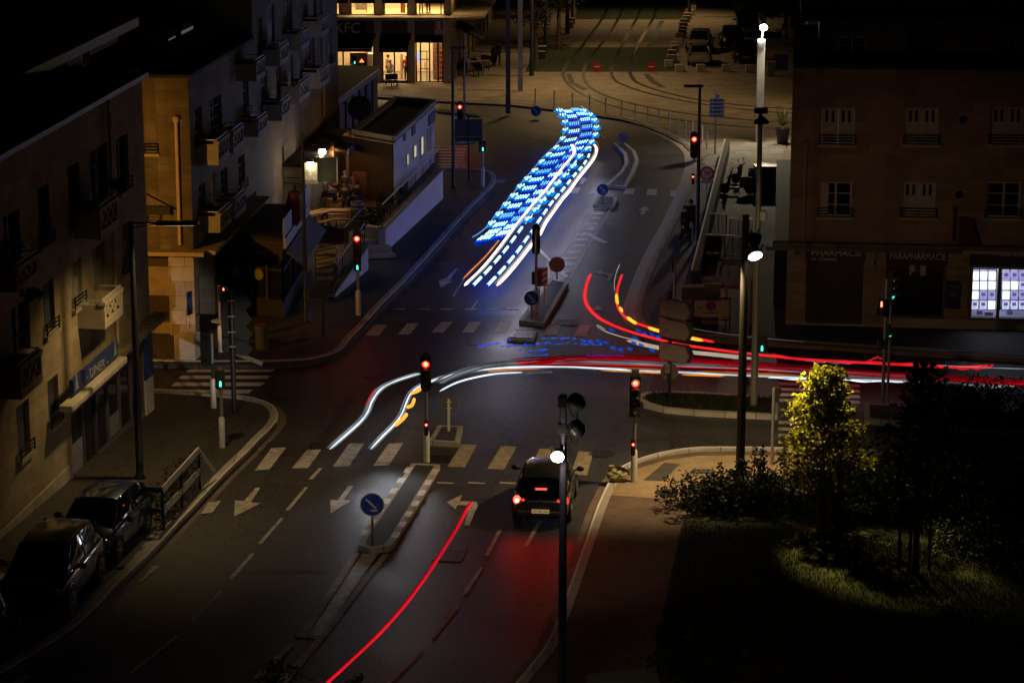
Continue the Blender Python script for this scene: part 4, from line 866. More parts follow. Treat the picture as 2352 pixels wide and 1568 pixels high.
# side facade receding along the tram street
F5s = Fac((F5.P(cU[7], 0, -.1)).xy, (sd.x, sd.y)); F5s.N = Vector((F5s.D.y, -F5s.D.x, 0))
hs = [(3 + k * 4.2, 4.8 + k * 4.2, 1.0, 3.2) for k in range(9)] + [(3 + k * 4.2, 4.8 + k * 4.2, 5.6, 8) for k in range(9)]
b = MB(); F5s.wall(b, 0, 44, 0, 11, hs); b.bw('side_wall', mat('side_stone', (.34, .27, .17), .85, var=.25, nscale=1.5), B5)
for h in hs[:9]: window(F5s, h, B5, 'glass', sill=True, rail=False, fm=FRK)
for h in hs[9:]: window(F5s, h, B5, 'glass', sill=True, rail=False, fm=FRK)
for k in range(9): b = MB(); F5s.blk(b, 2.2 + k * 4.2, 2.6 + k * 4.2, 0, CAN, .0, .18); b.bw('pilaster', mat('pilaster_tan', (.40, .32, .20), .8, var=.2), B5)
b = MB(); F5s.blk(b, 2.6, 6.8, 3.2, 3.28, .02, .1); b.hexa([F5s.P(2.0, 3.75, .05), F5s.P(6.6, 3.75, .05), F5s.P(6.6, 2.75, 2.0), F5s.P(2.0, 2.75, 2.0)], [F5s.P(2.0, 3.83, .05), F5s.P(6.6, 3.83, .05), F5s.P(6.6, 2.83, 2.04), F5s.P(2.0, 2.83, 2.04)]); b.bw('awning', AWN, B5)
# interior
KI = mat('inside_cream', (.72, .60, .40), .8, var=.15, nscale=1.5); KF = mat('inside_floor', (.60, .48, .30), .6, var=.15)
b = MB(); F5.blk(b, cU[0] - 1, cU[7] - .1, .1, CAN - .05, -7, -6.9); b.bw('back_wall', KI, B5)
b = MB(); F5.blk(b, cU[0] - 1, cU[7] - .1, .02, .1, -7, -.62); b.bw('inside_floor', KF, B5)
b = MB(); F5.blk(b, cU[0] - 1, cU[7] - .1, CAN - .08, CAN - .02, -7, -.62); F5.blk(b, cU[0] - 1, cU[7] - .1, CAN + .17, CAN + .2, -7, -.62); b.bw('inside_slab', KI, B5)
b = MB(); F5.blk(b, cU[0] - 1, cU[7] - 2.2, CAN + .2, V2 + 3, -6, -5.9); F5.blk(b, cU[0] - 1, cU[7] - .1, V2 + 2.9, V2 + 3, -6, -.7); b.bw('upper_room', KI, B5)
b = MB()
F5.blk(b, f5(800, 150)[0], f5(840, 150)[0], .1, 2.05, -1.8, -1.2); b.bw('counter', mat('brown_counter', (.16, .07, .03), .6, var=.4, nscale=6), B5)
b = MB(); F5.blk(b, f5(842, 150)[0], f5(858, 150)[0], .1, 2.0, -1.5, -.9); F5.blk(b, f5(882, 150)[0], f5(890, 150)[0], .1, 1.2, -2.5, -2); F5.blk(b, f5(914, 150)[0], f5(920, 150)[0], .1, 1.9, -2.6, -2.3); b.bw('white_unit', mat('unit_white', (.75, .68, .55), .6, var=.1), B5)
b = MB(); F5.blk(b, f5(990, 150)[0], f5(1012, 150)[0], .1, SGV0, -2.2, -2.0); b.bw('brick_wall_inside', masonry('inside_brick', (.70, .58, .38), .7, .28, .03, .6), B5)
b = MB(); F5.blk(b, f5(958, 150)[0], f5(964, 150)[0], 1.45, 2.15, -1.0, -.95); b.bw('menu_screen', glow('screen_blue', (.25, .38, 1), 1.6), B5)
b = MB(); F5.blk(b, f5(896, 150)[0], f5(905, 150)[0], 1.75, 2.3, -2.9, -2.86); b.bw('poster', mat('poster_cream', (.8, .7, .55), .6, var=.2), B5)
b = MB()
F5.blk(b, f5(1016, 150)[0], f5(1016, 150)[0] + .06, .1, 2.3, -1.6, -1.3)
for k in range(6): F5.blk(b, f5(1010, 150)[0] - .1, f5(1016, 150)[0], .3 + k * .35, .42 + k * .35, -1.6, -1.3)
b.bw('red_rack', mat('rack_red', (.5, .05, .03), .5, var=.2), B5)
# upstairs: mural, furniture
b = MB(); F5.blk(b, f5(808, 20)[0], f5(836, 20)[0], CAN + .3, V2 + .6, -2.5, -2.45); b.bw('mural', mat('mural_scribble', (.42, .38, .33), .7, var=.85, nscale=9), B5)
b = MB(); F5.blk(b, f5(835, 20)[0], f5(837, 20)[0], CAN + .2, V2 + 1, -2, -1.9); F5.blk(b, f5(838, 20)[0], f5(856, 20)[0], CAN + 1.1, CAN + 1.16, -2, -1.5); F5.blk(b, f5(910, 20)[0], f5(934, 20)[0], CAN + .95, CAN + 1.0, -2.2, -1.4); F5.blk(b, f5(918, 20)[0], f5(926, 20)[0], CAN + .2, CAN + .95, -1.9, -1.7); F5.blk(b, f5(908, 20)[0], f5(922, 20)[0], CAN + 1.3, CAN + 1.55, -3, -2.9); b.bw('furniture', mat('furniture_tan', (.40, .25, .12), .6, var=.3), B5)
for (x, p) in ((800, 420), (905, 440), (985, 420)):
    point(F5.P(f5(x, 100)[0], 3.3, -2.6), p, (1, .70, .36), .6)
for (x, p) in ((820, 380), (900, 380), (985, 420)): point(F5.P(f5(x, 20)[0], CAN + 2.9, -2.4), p, (1, .70, .34), .5)
point(F5.P(cU[7] + .2, CAN + 1.6, -1.5), 60, (1, .6, .22), .3)
for o_ in (1.2, 2.6): pass
b = MB(); F5.blk(b, cU[0] - 4, cU[7] - .2, V2 + 3.05, V2 + 9, -7, -.5); b.bw('upper_storeys', MATS['upper_wall_tan'], B5)
# ================================================================ LOW RESTAURANTS BEFORE THE TALL BLOCKS
def roofpx(px, z): return [G(x, y, z) for x, y in px]
def slabbox(root, name, P, z0, z1, m, **k): return MB().prism(P, z0, z1).bw(name, m, root, tri=True, **k)
def centre(P): return sum(P, Vector()) / len(P)
def inset(P, d):
    c = centre(P); return [p + (c - p).normalized() * d for p in P]
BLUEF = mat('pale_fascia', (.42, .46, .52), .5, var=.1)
# bar with the tobacco counter
P = roofpx([(527, 532), (650, 548), (704, 468), (598, 468)], 3.3); P[0] = P[0] + Vector((-.6, 0, 0))
L1 = root_at('bar_building', 'low dark glazed bar with its name over the front and a blue lit fascia', 'building', centre(P))
slabbox(L1, 'roof', P, 3.15, 3.3, ROOFM)
Q = inset(P, .25); slabbox(L1, 'wall', Q, .1, .75, mat('bar_dark', (.035, .03, .03), .6, var=.3))
fb = MB()
for i in range(4):
    a, c = Q[i], Q[(i + 1) % 4]; n = 4
    for k in range(n + 1): p = a.lerp(c, k / n); fb.bar(Vector((p.x, p.y, .75)), Vector((p.x, p.y, 2.45)), .09, .09)
    for z in (.8, 2.0, 2.4): fb.bar(Vector((a.x, a.y, z)), Vector((c.x, c.y, z)), .07, .07)
fb.bw('window_frame', mat('bar_frame', (.05, .045, .05), .5, var=.2), L1)
R = inset(P, .42); gb = MB()
for i in range(4):
    a, c = R[i], R[(i + 1) % 4]; gb.quad(Vector((a.x, a.y, .75)), Vector((c.x, c.y, .75)), Vector((c.x, c.y, 2.45)), Vector((a.x, a.y, 2.45)))
gb.bw('glazing', mat('bar_glass', (.02, .02, .022), .15, var=.4, nscale=1.2), L1)
slabbox(L1, 'upper_band', inset(P, .2), 2.45, 3.15, mat('bar_band', (.05, .035, .03), .6, var=.2))
fa, fc = inset(P, .16)[0], inset(P, .16)[1]; fd = (fc - fa).normalized()
lettering('LE LUTECIA', Vector((fa.x, fa.y, 2.52)) + fd * .75, fd, (0, 0, 1), .2, mat('letters_dim', (.34, .30, .28), .6, var=.1), L1, (fc - fa).length * .66)
lettering('Bar Tabac', Vector((fa.x, fa.y, 2.86)) + fd * .75, fd, (0, 0, 1), .16, MATS['letters_dim'], L1, (fc - fa).length * .34, ital=.3)
yb = MB()
for k in (.28, .62): p = fa.lerp(fc, k); yb.lathe(Vector((p.x, p.y, 1.75)) - Vector((-fd.y, fd.x, 0)) * -.05, [(.22, 0), (.22, .02)], 18, Vector((fd.y, -fd.x, 0)))
yb.bw('round_decal', mat('decal_yellow', (.30, .30, .02), .6, var=.1), L1)
vb = MB(); p = fa.lerp(fc, .36); nb = Vector((fd.y, -fd.x, 0)); vb.box(p + nb * .03 + Vector((0, 0, .95 - p.z)), (.6, .05, 1.1), math.atan2(fd.y, fd.x)); v_ = vb.bw('menu_banner', BLACK, L1)
lettering('LE LUTECIA', Vector((p.x, p.y, .45)) + nb * .065 + fd * .05, (0, 0, 1), -fd, .15, mat('letter_yellow', (.35, .34, .08), .5, var=.1), L1, 1.1)
fa2, fc2 = P[1], P[2]; d2_ = (fc2 - fa2).normalized(); n2 = Vector((d2_.y, -d2_.x, 0)); n2 = n2 if n2.x > 0 else -n2
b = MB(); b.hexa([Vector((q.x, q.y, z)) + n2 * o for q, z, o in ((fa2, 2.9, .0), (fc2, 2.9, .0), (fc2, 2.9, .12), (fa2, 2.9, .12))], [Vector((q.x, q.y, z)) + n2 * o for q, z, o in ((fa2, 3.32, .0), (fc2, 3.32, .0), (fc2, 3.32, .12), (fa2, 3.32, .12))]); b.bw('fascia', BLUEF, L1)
b = MB(); b.hexa([Vector((q.x, q.y, z)) + n2 * o for q, z, o in ((fa2, 2.25, .75), (fc2, 2.25, .75), (fc2, 2.2, .78), (fa2, 2.2, .78))], [Vector((q.x, q.y, z)) + n2 * o for q, z, o in ((fa2, 2.75, .1), (fc2, 2.75, .1), (fc2, 2.8, .14), (fa2, 2.8, .14))]); b.bw('awning', mat('awning_blue', (.12, .14, .2), .7, var=.1), L1)
b = MB()
for q0, q1 in ((.0, .3), (.62, 1.0)): a = fa2.lerp(fc2, q0); c = fa2.lerp(fc2, q1); b.hexa([Vector((q.x, q.y, 3.33)) + n2 * o for q, o in ((a, 0), (c, 0), (c, .06), (a, .06))], [Vector((q.x, q.y, 4.05)) + n2 * o for q, o in ((a, 0), (c, 0), (c, .06), (a, .06))])
sb = b.bw('roof_sign', BLUEF, L1)
a = fa2.lerp(fc2, .42); b = MB(); b.lathe(Vector((a.x, a.y, 3.85)) + n2 * .05, [(.03, -.75), (.34, -.35), (.38, .1), (.2, .7), (.02, .8)], 8); b.bw('carrot_sign', mat('tobacco_red', (.16, .03, .02), .6, var=.2), L1)
# cream fronted restaurant behind the bar
P = roofpx([(572, 372), (702, 378), (806, 296), (700, 292)], 3.5)
L2 = root_at('restaurant_building', 'cream and green fronted restaurant with a dark roof behind the bar', 'building', centre(P))
slabbox(L2, 'wall', inset(P, .15), .1, 3.35, mat('cream_green', (.40, .40, .28), .7, var=.15)); slabbox(L2, 'roof', P, 3.35, 3.5, ROOFM)
fa, fc = inset(P, .13)[0], inset(P, .13)[1]; fd = (fc - fa).normalized(); nf = Vector((fd.y, -fd.x, 0)); az = math.atan2(fd.y, fd.x); LN = (fc - fa).length
pt = lambda t, z, o=.02: Vector((fa.x, fa.y, z)) + fd * (LN * t) + nf * o
b = MB()
for z in (2.85, 2.6): b.box(pt(.5, z, .03), (LN * .98, .06, .03), az)
b.box(pt(.80, 2.0, .03), (.03, .06, 1.1), az); b.box(pt(.93, 2.0, .03), (.03, .06, 1.1), az); b.box(pt(.6, 1.45, .03), (LN * .7, .06, .03), az); b.bw('panel_trim', mat('trim_green', (.05, .09, .05), .6, var=.2), L2)
b = MB(); b.box(pt(.665, 1.0, .03), (LN * .42, .05, .86), az); b.bw('window', glow('warm_inside', (1, .55, .2), .07), L2)
b = MB()
for t in (.45, .58, .72, .885): b.box(pt(t, 1.0, .07), (.09, .05, .9), az)
for z in (.58, .95, 1.44): b.box(pt(.665, z, .072), (LN * .45, .05, .05), az)
b.bw('window_frame', mat('frame_red_brown', (.30, .16, .10), .6, var=.2), L2)
ra, rc = inset(P, .1)[1], inset(P, .1)[2]; rd = (rc - ra).normalized(); nr = Vector((rd.y, -rd.x, 0)); nr = nr if nr.x > 0 else -nr
b = MB(); b.hexa([Vector((q.x, q.y, 2.7)) + nr * o for q, o in ((ra, .02), (ra.lerp(rc, .55), .02), (ra.lerp(rc, .55), .1), (ra, .1))], [Vector((q.x, q.y, 3.4)) + nr * o for q, o in ((ra, .02), (ra.lerp(rc, .55), .02), (ra.lerp(rc, .55), .1), (ra, .1))]); b.bw('fascia', mat('fascia_white', (.6, .62, .6), .6, var=.1), L2)
# diamond sign
dsn = thing('hanging_sign', 'orange diamond shaped sign on the front of the cream restaurant', 'sign', atY(614, 408, fa.y - .9)); b = MB()
r_ = .42; c0 = Vector((0, 0, 0)); b.hexa([c0 + Vector(q) for q in ((0, 0, -r_), (r_, 0, 0), (0, 0, r_), (-r_, 0, 0))], [c0 + Vector(q) for q in ((0, .06, -r_), (r_, .06, 0), (0, .06, r_), (-r_, .06, 0))]); b.build('sign_board', mat('sign_orange', (.30, .12, .02), .6, var=.2), dsn)
b = MB(); b.bar((-.05, .03, 0), (-1.2, .03, .0), .04, .04); b.build('bracket', DARK, dsn)
lettering('EXPRESS', Vector(dsn.location) + Vector((-.12, -.004, -.36)), (1, 0, 1), (-1, 0, 1), .07, mat('letter_brown', (.05, .02, .005), .6, var=.1), dsn, .42)
# lamps over the fascia
LAMPC = (1, .70, .36)
for k, (x, y, lab) in enumerate(((740, 348, 'bright gooseneck lamp over the white fascia, the farther of the pair'), (713, 378, 'bright gooseneck lamp over the hanging menu sign, the nearer of the pair'))):
    t = .05 if k else .42; yy = ra.lerp(rc, t).y - 1.3; p = atY(x, y, yy); lp = thing('wall_lamp', lab, 'lamp', p, 0, 'lamps over the restaurant terrace')
    b = MB(); b.ball((0, 0, 0), .17, 14, 8); b.build('bulb', glow('lamp_warm_white', (1, .80, .50), 26), lp); b = MB(); b.tube([(-.5, .15, .25), (-.25, .05, .33), (0, 0, .2)], .025, 6); b.lathe((0, 0, .1), [(.12, 0), (.14, .03), (.05, .12)], 12); b.build('arm', DARK, lp); point(p + Vector((.3, -.35, -.1)), 32, LAMPC, .12)
hs = thing('hanging_sign', 'small grey menu sign hung under the nearer terrace lamp', 'sign', atY(713, 398, ra.y - .5))
b = MB(); b.box((0, 0, 0), (.62, .05, .95)); b.build('sign_board', mat('menu_grey', (.20, .21, .17), .6, var=.2), hs)
for k, tx in enumerate(('Moor', '&', 'CaNs')): lettering(tx, Vector(hs.location) + Vector((0, -.03, .1 - k * .2)), (1, 0, 0), (0, 0, 1), .15, mat('letter_cream', (.6, .55, .42), .6, var=.1), hs, .1 if tx == '&' else .45, center=True)
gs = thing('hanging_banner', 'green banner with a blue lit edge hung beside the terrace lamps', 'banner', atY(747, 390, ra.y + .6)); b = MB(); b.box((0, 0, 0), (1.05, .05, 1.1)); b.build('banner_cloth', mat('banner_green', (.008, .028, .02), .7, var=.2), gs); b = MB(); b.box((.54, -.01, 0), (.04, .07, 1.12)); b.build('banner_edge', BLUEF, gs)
ls = thing('light_sign', 'dark box sign on a bracket above the cream restaurant front', 'sign', atY(622, 367, fa.y - .3)); b = MB(); b.box((0, 0, 0), (1.25, .25, 1.2)); b.build('sign_box', mat('box_sign_blue', (.025, .03, .06), .5, var=.2), ls); b = MB(); b.ball((0, -.13, .1), .3, 14, 8, (1, .05, 1)); b.build('sign_emblem', mat('emblem_maroon', (.08, .012, .015), .6, var=.1), ls)
# pergola with dark roof and blue edge
P = roofpx([(798, 346), (846, 301), (792, 292), (722, 330)], 3.3)
L3 = root_at('pergola', 'dark roofed wooden pergola over the lively terrace', 'pergola', centre(P)); slabbox(L3, 'roof', P, 3.15, 3.3, ROOFM)
b = MB()
for i in range(4):
    for t in (0, .5): p = P[i].lerp(P[(i + 1) % 4], t); b.bar(Vector((p.x, p.y, .6)), Vector((p.x, p.y, 3.15)), .14, .14)
b.bw('posts', WOOD, L3)
a, c = P[0], P[1]; dd = (c - a).normalized(); nn = Vector((dd.y, -dd.x, 0)); b = MB(); b.hexa([Vector((q.x, q.y, 3.0)) + nn * o for q, o in ((a, .0), (c, .0), (c, .06), (a, .06))], [Vector((q.x, q.y, 3.36)) + nn * o for q, o in ((a, .0), (c, .0), (c, .06), (a, .06))]); b.bw('fascia', BLUEF, L3)
# pale walled building with round sign
P = roofpx([(700, 285), (872, 158), (868, 152), (770, 150), (600, 285)], 3.6)
L4 = root_at('brasserie_building', 'low brasserie with a long sloping black roof and pale wall, behind the terrace', 'building', centre(P)); slabbox(L4, 'roof', P, 3.45, 3.6, ROOFM)
W_ = inset(P, .5); slabbox(L4, 'wall', W_, .1, 3.45, mat('pale_panel', (.30, .30, .33), .7, var=.25, nscale=1.2))
a, c = P[0], P[1]; dd = (c - a).normalized(); nn = Vector((dd.y, -dd.x, 0)); b = MB(); b.hexa([Vector((q.x, q.y, 3.3)) + nn * o for q, o in ((a, .0), (c, .0), (c, .06), (a, .06))], [Vector((q.x, q.y, 3.62)) + nn * o for q, o in ((a, .0), (c, .0), (c, .06), (a, .06))]); b.bw('fascia', BLUEF, L4)
for k in range(8): b = MB(); q = W_[0].lerp(W_[1], .2 + k * .1); b.bar(Vector((q.x, q.y, .2)) + nn * .05, Vector((q.x, q.y, 3.3)) + nn * .05, .12, .08); b.bw('wall_strip', mat('strip_dark', (.06, .06, .08), .6, var=.2), L4)
rp_ = a.lerp(c, .42) + nn * 1.1; rs = thing('round_sign', 'round dark brewery sign on a bracket above the low roofs', 'sign', (rp_.x, rp_.y, 3.1)); b = MB(); b.lathe((0, 0, 0), [(.62, -.08), (.66, 0), (.62, .08)], 28, (.15, -1, .0)); b.build('sign_disc', mat('disc_black', (.02, .02, .025), .4, var=.2), rs); b = MB(); b.lathe((.014, -.09, 0), [(.5, 0), (.5, .01)], 28, (.15, -1, 0)); b.build('sign_face', mat('disc_face', (.035, .035, .05), .4, var=.3), rs); b = MB(); b.bar((-.1, .1, .1), (-1.3, .6, .25), .05, .05); b.build('bracket', DARK, rs)
# white low building with tall lit windows
zt = 3.9; P = roofpx([(905, 318), (998, 234), (910, 226), (812, 302)], zt)
L5 = root_at('white_building', 'white flat roofed low building with tall lit windows at the bend', 'building', centre(P)); W_ = inset(P, .05); slabbox(L5, 'wall', W_, .0, zt - .25, WHITE); slabbox(L5, 'roof', P, zt - .25, zt - .1, mat('flat_roof_brown', (.07, .055, .035), .9, var=.4)); pr = MB()
for i in range(4):
    a, c = P[i], P[(i + 1) % 4]; pr.bar(Vector((a.x, a.y, zt)), Vector((c.x, c.y, zt)), .22, .2)
pr.bw('parapet', STONEP, L5)
F6 = Fac(W_[0], W_[1] - W_[0]); F6.N = Vector((F6.D.y, -F6.D.x, 0)); LW = glow('window_cream', (1, .83, .5), .55)
for q in ([(964, 321), (971, 314), (972, 352), (966, 358)], [(948, 340), (955, 334), (956, 358), (949, 364)], [(932, 360), (937, 355), (938, 376), (933, 380)], [(981, 300), (987, 294), (989, 340), (983, 345)]):
    r = F6.rect(q); b = MB(); F6.blk(b, r[0], r[1], r[2], r[3], .004, .02); o = b.bw('window', LW if q[0][0] != 981 else mat('window_tan', (.45, .36, .2), .6, var=.1), L5); b = MB()
    for e in (r[0], r[1]): F6.blk(b, e - .07, e + .07, r[2] - .07, r[3] + .07, .004, .06)
    b.bw('window_frame', WHITE, o)
for q in ([(983, 265), (998, 252), (998, 275), (984, 290)], [(944, 288), (952, 278), (952, 305), (945, 314)], [(925, 308), (931, 302), (931, 318), (926, 326)]):
    r = F6.rect(q); b = MB(); F6.blk(b, r[0], r[1], r[2], r[3], .005, .06); b.bw('wall_panel', mat('panel_dark', (.06, .06, .07), .5, var=.2), L5)
E6 = Fac(W_[0], W_[3] - W_[0]); E6.N = Vector((-E6.D.y, E6.D.x, 0)); E6.N = E6.N if E6.N.y < 0 else -E6.N
b = MB(); E6.blk(b, .05, 6, .1, zt - .3, .01, .08); b.bw('dark_cover', mat('dark_timber', (.05, .032, .02), .8, var=.4, nscale=5), L5)  # dark timber sheet added to darken the end wall
# retaining walls, terrace, steps
TZ = .75
terr = flat('terrace', [(888, 536), (1003, 398), (1002, 352), (930, 380), (880, 385), (780, 380), (706, 430), (704, 512), (760, 520), (850, 540)], TZ, mat('deck_brown', (.13, .085, .055), .8, var=.3, nscale=2), h=.7)
def wallrun(px0, px1, z0, h0, h1, label, th=.3, m=WHITE):
    a, c = G(*px0, z0), G(*px1, z0); d = (c - a); d.z = 0; n = Vector((-d.y, d.x, 0)).normalized() * th; n = n if n.x < 0 else -n
    t = thing('retaining_wall', label, 'wall', a); b = MB(); b.hexa([Vector((p.x, p.y, .05)) for p in (a, c, c + n, a + n)], [Vector((p.x, p.y, z)) for p, z in ((a, z0 + h0), (c, z0 + h1), (c + n, z0 + h1), (a + n, z0 + h0))]); b.bw('wall_face', m, t)
    b = MB(); e = n * .12; b.hexa([Vector((p.x, p.y, z)) for p, z in ((a - e, z0 + h0 + .003), (c - e, z0 + h1 + .003), (c + n + e, z0 + h1 + .003), (a + n + e, z0 + h0 + .003))], [Vector((p.x, p.y, z)) for p, z in ((a - e, z0 + h0 + .08), (c - e, z0 + h1 + .08), (c + n + e, z0 + h1 + .08), (a + n + e, z0 + h0 + .08))]); b.bw('coping', STONEP, t)
    return a, c, n
a, c, n = wallrun((886, 579), (1018, 456), .13, 1.02, 1.42, 'long white retaining wall below the terrace railing')
e0, e1 = G(886, 579, .13), G(840, 572, .13); b = MB(); b.hexa([Vector((p.x, p.y, .05)) for p in (e0, e1, e1 + Vector((.1, .5, 0)), e0 + Vector((.02, .5, 0)))], [Vector((p.x, p.y, 1.15)) for p in (e0, e1, e1 + Vector((.1, .5, 0)), e0 + Vector((.02, .5, 0)))]); tag(b.build('wall_end', WHITE), 'short pale return at the near end of the retaining wall', 'wall')
def railing(p0, p1, label, z0, z1, h=1.0, nb=24, m=DARK):
    t = thing('railing', label, 'railing', p0); b = MB(); A = Vector((p0.x, p0.y, z0)); C = Vector((p1.x, p1.y, z1)); up = Vector((0, 0, h))
    b.bar(A + up, C + up, .05, .05); b.bw('hand_rail', PALE if m is DARK else m, t); b = MB(); b.bar(A + Vector((0, 0, .1)), C + Vector((0, 0, .1)), .03, .03)
    for k in range(nb + 1): p = A.lerp(C, k / nb); b.bar(p, p + up, .018, .018) if k % 6 else b.bar(p, p + up, .04, .04)
    b.bw('balusters', m, t); return t
railing(a + n * .5, c + n * .5, 'long blue lit railing on top of the white retaining wall', 1.24, 1.64, 1.0, 44)
a2, c2, n2_ = wallrun((770, 683), (846, 619), .13, .16, .95, 'low white wedge wall beside the steps')
railing(a2 + n2_ * .5, c2 + n2_ * .5, 'sloping dark railing above the white wedge wall', .3, 1.15, .95, 18)
st = thing('steps', 'short stone steps between the two white walls', 'steps', G(862, 590, .13)); b = MB()
for k in range(4): p = G(868 - k * 9, 590 - k * 8, .13); b.box((p.x, p.y, .13 + .08 * (k + 1)), (1.4, .7, .16 * (k + 1)), .3)
b.bw('step_stones', STONEP, st)
flat('forecourt', [(704, 690), (702, 520), (770, 540), (845, 575), (838, 600), (770, 655), (735, 690)], .138, SLAB)
railing(G(800, 556, .13), G(846, 560, .13), 'short grey railing at the top of the steps', .2, .2, .95, 12, GREY); railing(G(792, 575, .13), G(830, 548, .13), 'slanted grey railing beside the forecourt', .2, .5, .95, 9, GREY)

# ================================================================ STREET FURNITURE
REDL = glow('lens_red', (1, .02, .02), 2.2); REDH = glow('lens_red_core', (1, .10, .045), 9); GRNL = glow('lens_green', (.0, .75, .45), 1.2); DKL = mat('lens_dark', (.03, .03, .03), .25, var=.1)
GRNH = glow('lens_green_core', (.05, 1, .65), 2.6)
def lamp_disc(parent, c, r, m, core=None, name='lens'):
    b = MB(); b.lathe(c, [(r, 0), (r, .02), (r * .7, .035)], 20, (0, -1, 0)); o = b.build(name, m, parent)
    if core: b = MB(); b.lathe(Vector(c) + Vector((0, -.03, 0)), [(r * .62, 0), (r * .6, .02), (r * .3, .03)], 18, (0, -1, 0)); b.build('lamp', core, o)
    return o
def post_sleeve(t, h, r=.055, sleeve=1.0, m=GREY, sm=PALE):
    b = MB(); b.cyl((0, 0, 0), (0, 0, h), r, r, 14); b.build('post', m, t, smooth=True)
    if sleeve: b = MB(); b.lathe((0, 0, 0), [(r * 1.75, 0), (r * 1.75, sleeve - .08), (r * 1.05, sleeve)], 16); b.build('post_sleeve', sm, t, smooth=True)
def head(t, z, lit, rz=0.0, off=(0, -.16), small=False, name='signal_head'):
    """three stacked lenses with visors; lit = index of the burning lamp from the top"""
    r = .05 if small else .12; gap = .11 if small else .27; n = 3
    Hh = gap * n + (.04 if small else .08); wd = .13 if small else .32
    h = thing(name, None, None, (0, 0, 0)); h.parent = t; h.location = (off[0], off[1], z); h.rotation_euler = (0, 0, rz)
    b = MB(); b.box((0, .06, 0), (wd, .12, Hh)); b.lathe((0, .06, Hh / 2), [(wd / 2, -.06), (wd / 2, .06)], 16, (0, 1, 0)); b.lathe((0, .06, -Hh / 2), [(wd / 2, -.06), (wd / 2, .06)], 16, (0, 1, 0)); hb = b.build('housing', BLACK, h)
    hb.parent = h
    for k in range(n):
        zz = (1 - k) * gap; m = DKL; core = None
        if k == lit and not small and lit == 0: R_ = t.rotation_euler; L0 = Vector(t.location) + Vector((off[0], off[1] - .12, z + zz)); spot(L0, L0 + Vector((0, -5, -2.2)), 30, (1, .03, .02), 140, 1, .1)
        if k == lit: m, core = ((REDL, REDH), (glow('lens_amber', (1, .45, .05), 8), None), (GRNL, GRNH))[k]
        lamp_disc(h, (0, -.002, zz), r, m, core)
        b = MB(); q = 9
        for i in range(q):
            a0, a1 = math.pi * (i / q), math.pi * ((i + 1) / q); rr = r * 1.12; dpt = r * 1.6
            p = [Vector((rr * math.cos(a), 0, zz + rr * math.sin(a))) for a in (a0, a1)]; b.quad(p[0], p[1], p[1] + Vector((0, -dpt, 0)), p[0] + Vector((0, -dpt, 0)))
        b.build('visor', BLACK, h)
    return h
def ped_head(t, z, red, rz=0.0, off=(0, -.12), lit=True):
    h = thing('pedestrian_signal', None, None); h.parent = t; h.location = (off[0], off[1], z); h.rotation_euler = (0, 0, rz)
    b = MB(); b.box((0, .08, 0), (.28, .16, .56)); b.build('housing', BLACK, h)
    for k in range(2):
        zz = .13 - k * .26; on = lit and ((k == 0) == red); b = MB(); b.box((0, -.008, zz), (.2, .014, .2)); o = b.build('lens', DKL, h)
        b = MB(); b.ball((0, -.02, zz + .065), .026, 8, 6); b.box((0, -.02, zz + .005), (.065, .012, .085)); b.box((-.022, -.02, zz - .06), (.022, .012, .07)); b.box((.022, -.02, zz - .06), (.022, .012, .07))
        if not on: b = MB(); b.box((0, -.02, zz), (.06, .01, .14))
        b.build('walking_figure', (REDH if k == 0 else GRNH) if on else BLACK, o)
    for s in (-1, 1):
        b = MB(); b.box((s * .13, -.05, 0), (.012, .1, .5)); b.build('visor', BLACK, h)
    return h
def signal(x, y, ytop, label, z=.13, r=.055, sleeve=1.0):
    p = G(x, y, z); t = thing('traffic_light', label, 'traffic light', p, 0, 'traffic lights of the crossing'); h = zat(x, y, ytop, z) - z; post_sleeve(t, h, r, sleeve); t['h'] = h; return t
def zof(x, y, py, z=.13): return zat(x, y, py, z) - z
# near island signal
t = signal(980, 1060, 812, 'red traffic light on the near island above the arrowed median', .165); head(t, zof(980, 1060, 853), 0); head(t, zof(980, 1060, 981), 0, off=(0, -.1), small=True)
# right corner signal with give way plate
t = signal(1456, 1105, 855, 'red traffic light with a small triangle plate on the sand corner', .14); head(t, zof(1456, 1105, 897), 0); head(t, zof(1456, 1105, 1026), 0, off=(-.04, -.1), small=True)
b = MB(); zz = zof(1456, 1105, 943); b.box((0, -.07, zz), (.32, .03, .34)); pl = b.build('plate', BLACK, t); b = MB(); b.hexa([(-.12, -.086, zz + .1), (.12, -.086, zz + .1), (0, -.086, zz - .12)], [(-.12, -.094, zz + .1), (.12, -.094, zz + .1), (0, -.094, zz - .12)]); b.build('triangle', PAINT, pl)
b = MB(); zz = zof(1456, 1105, 851); b.box((0, -.02, zz), (.22, .2, .08)); b.cyl((0, 0, zz - .3), (0, 0, zz), .025); b.build('sensor', BLACK, t)
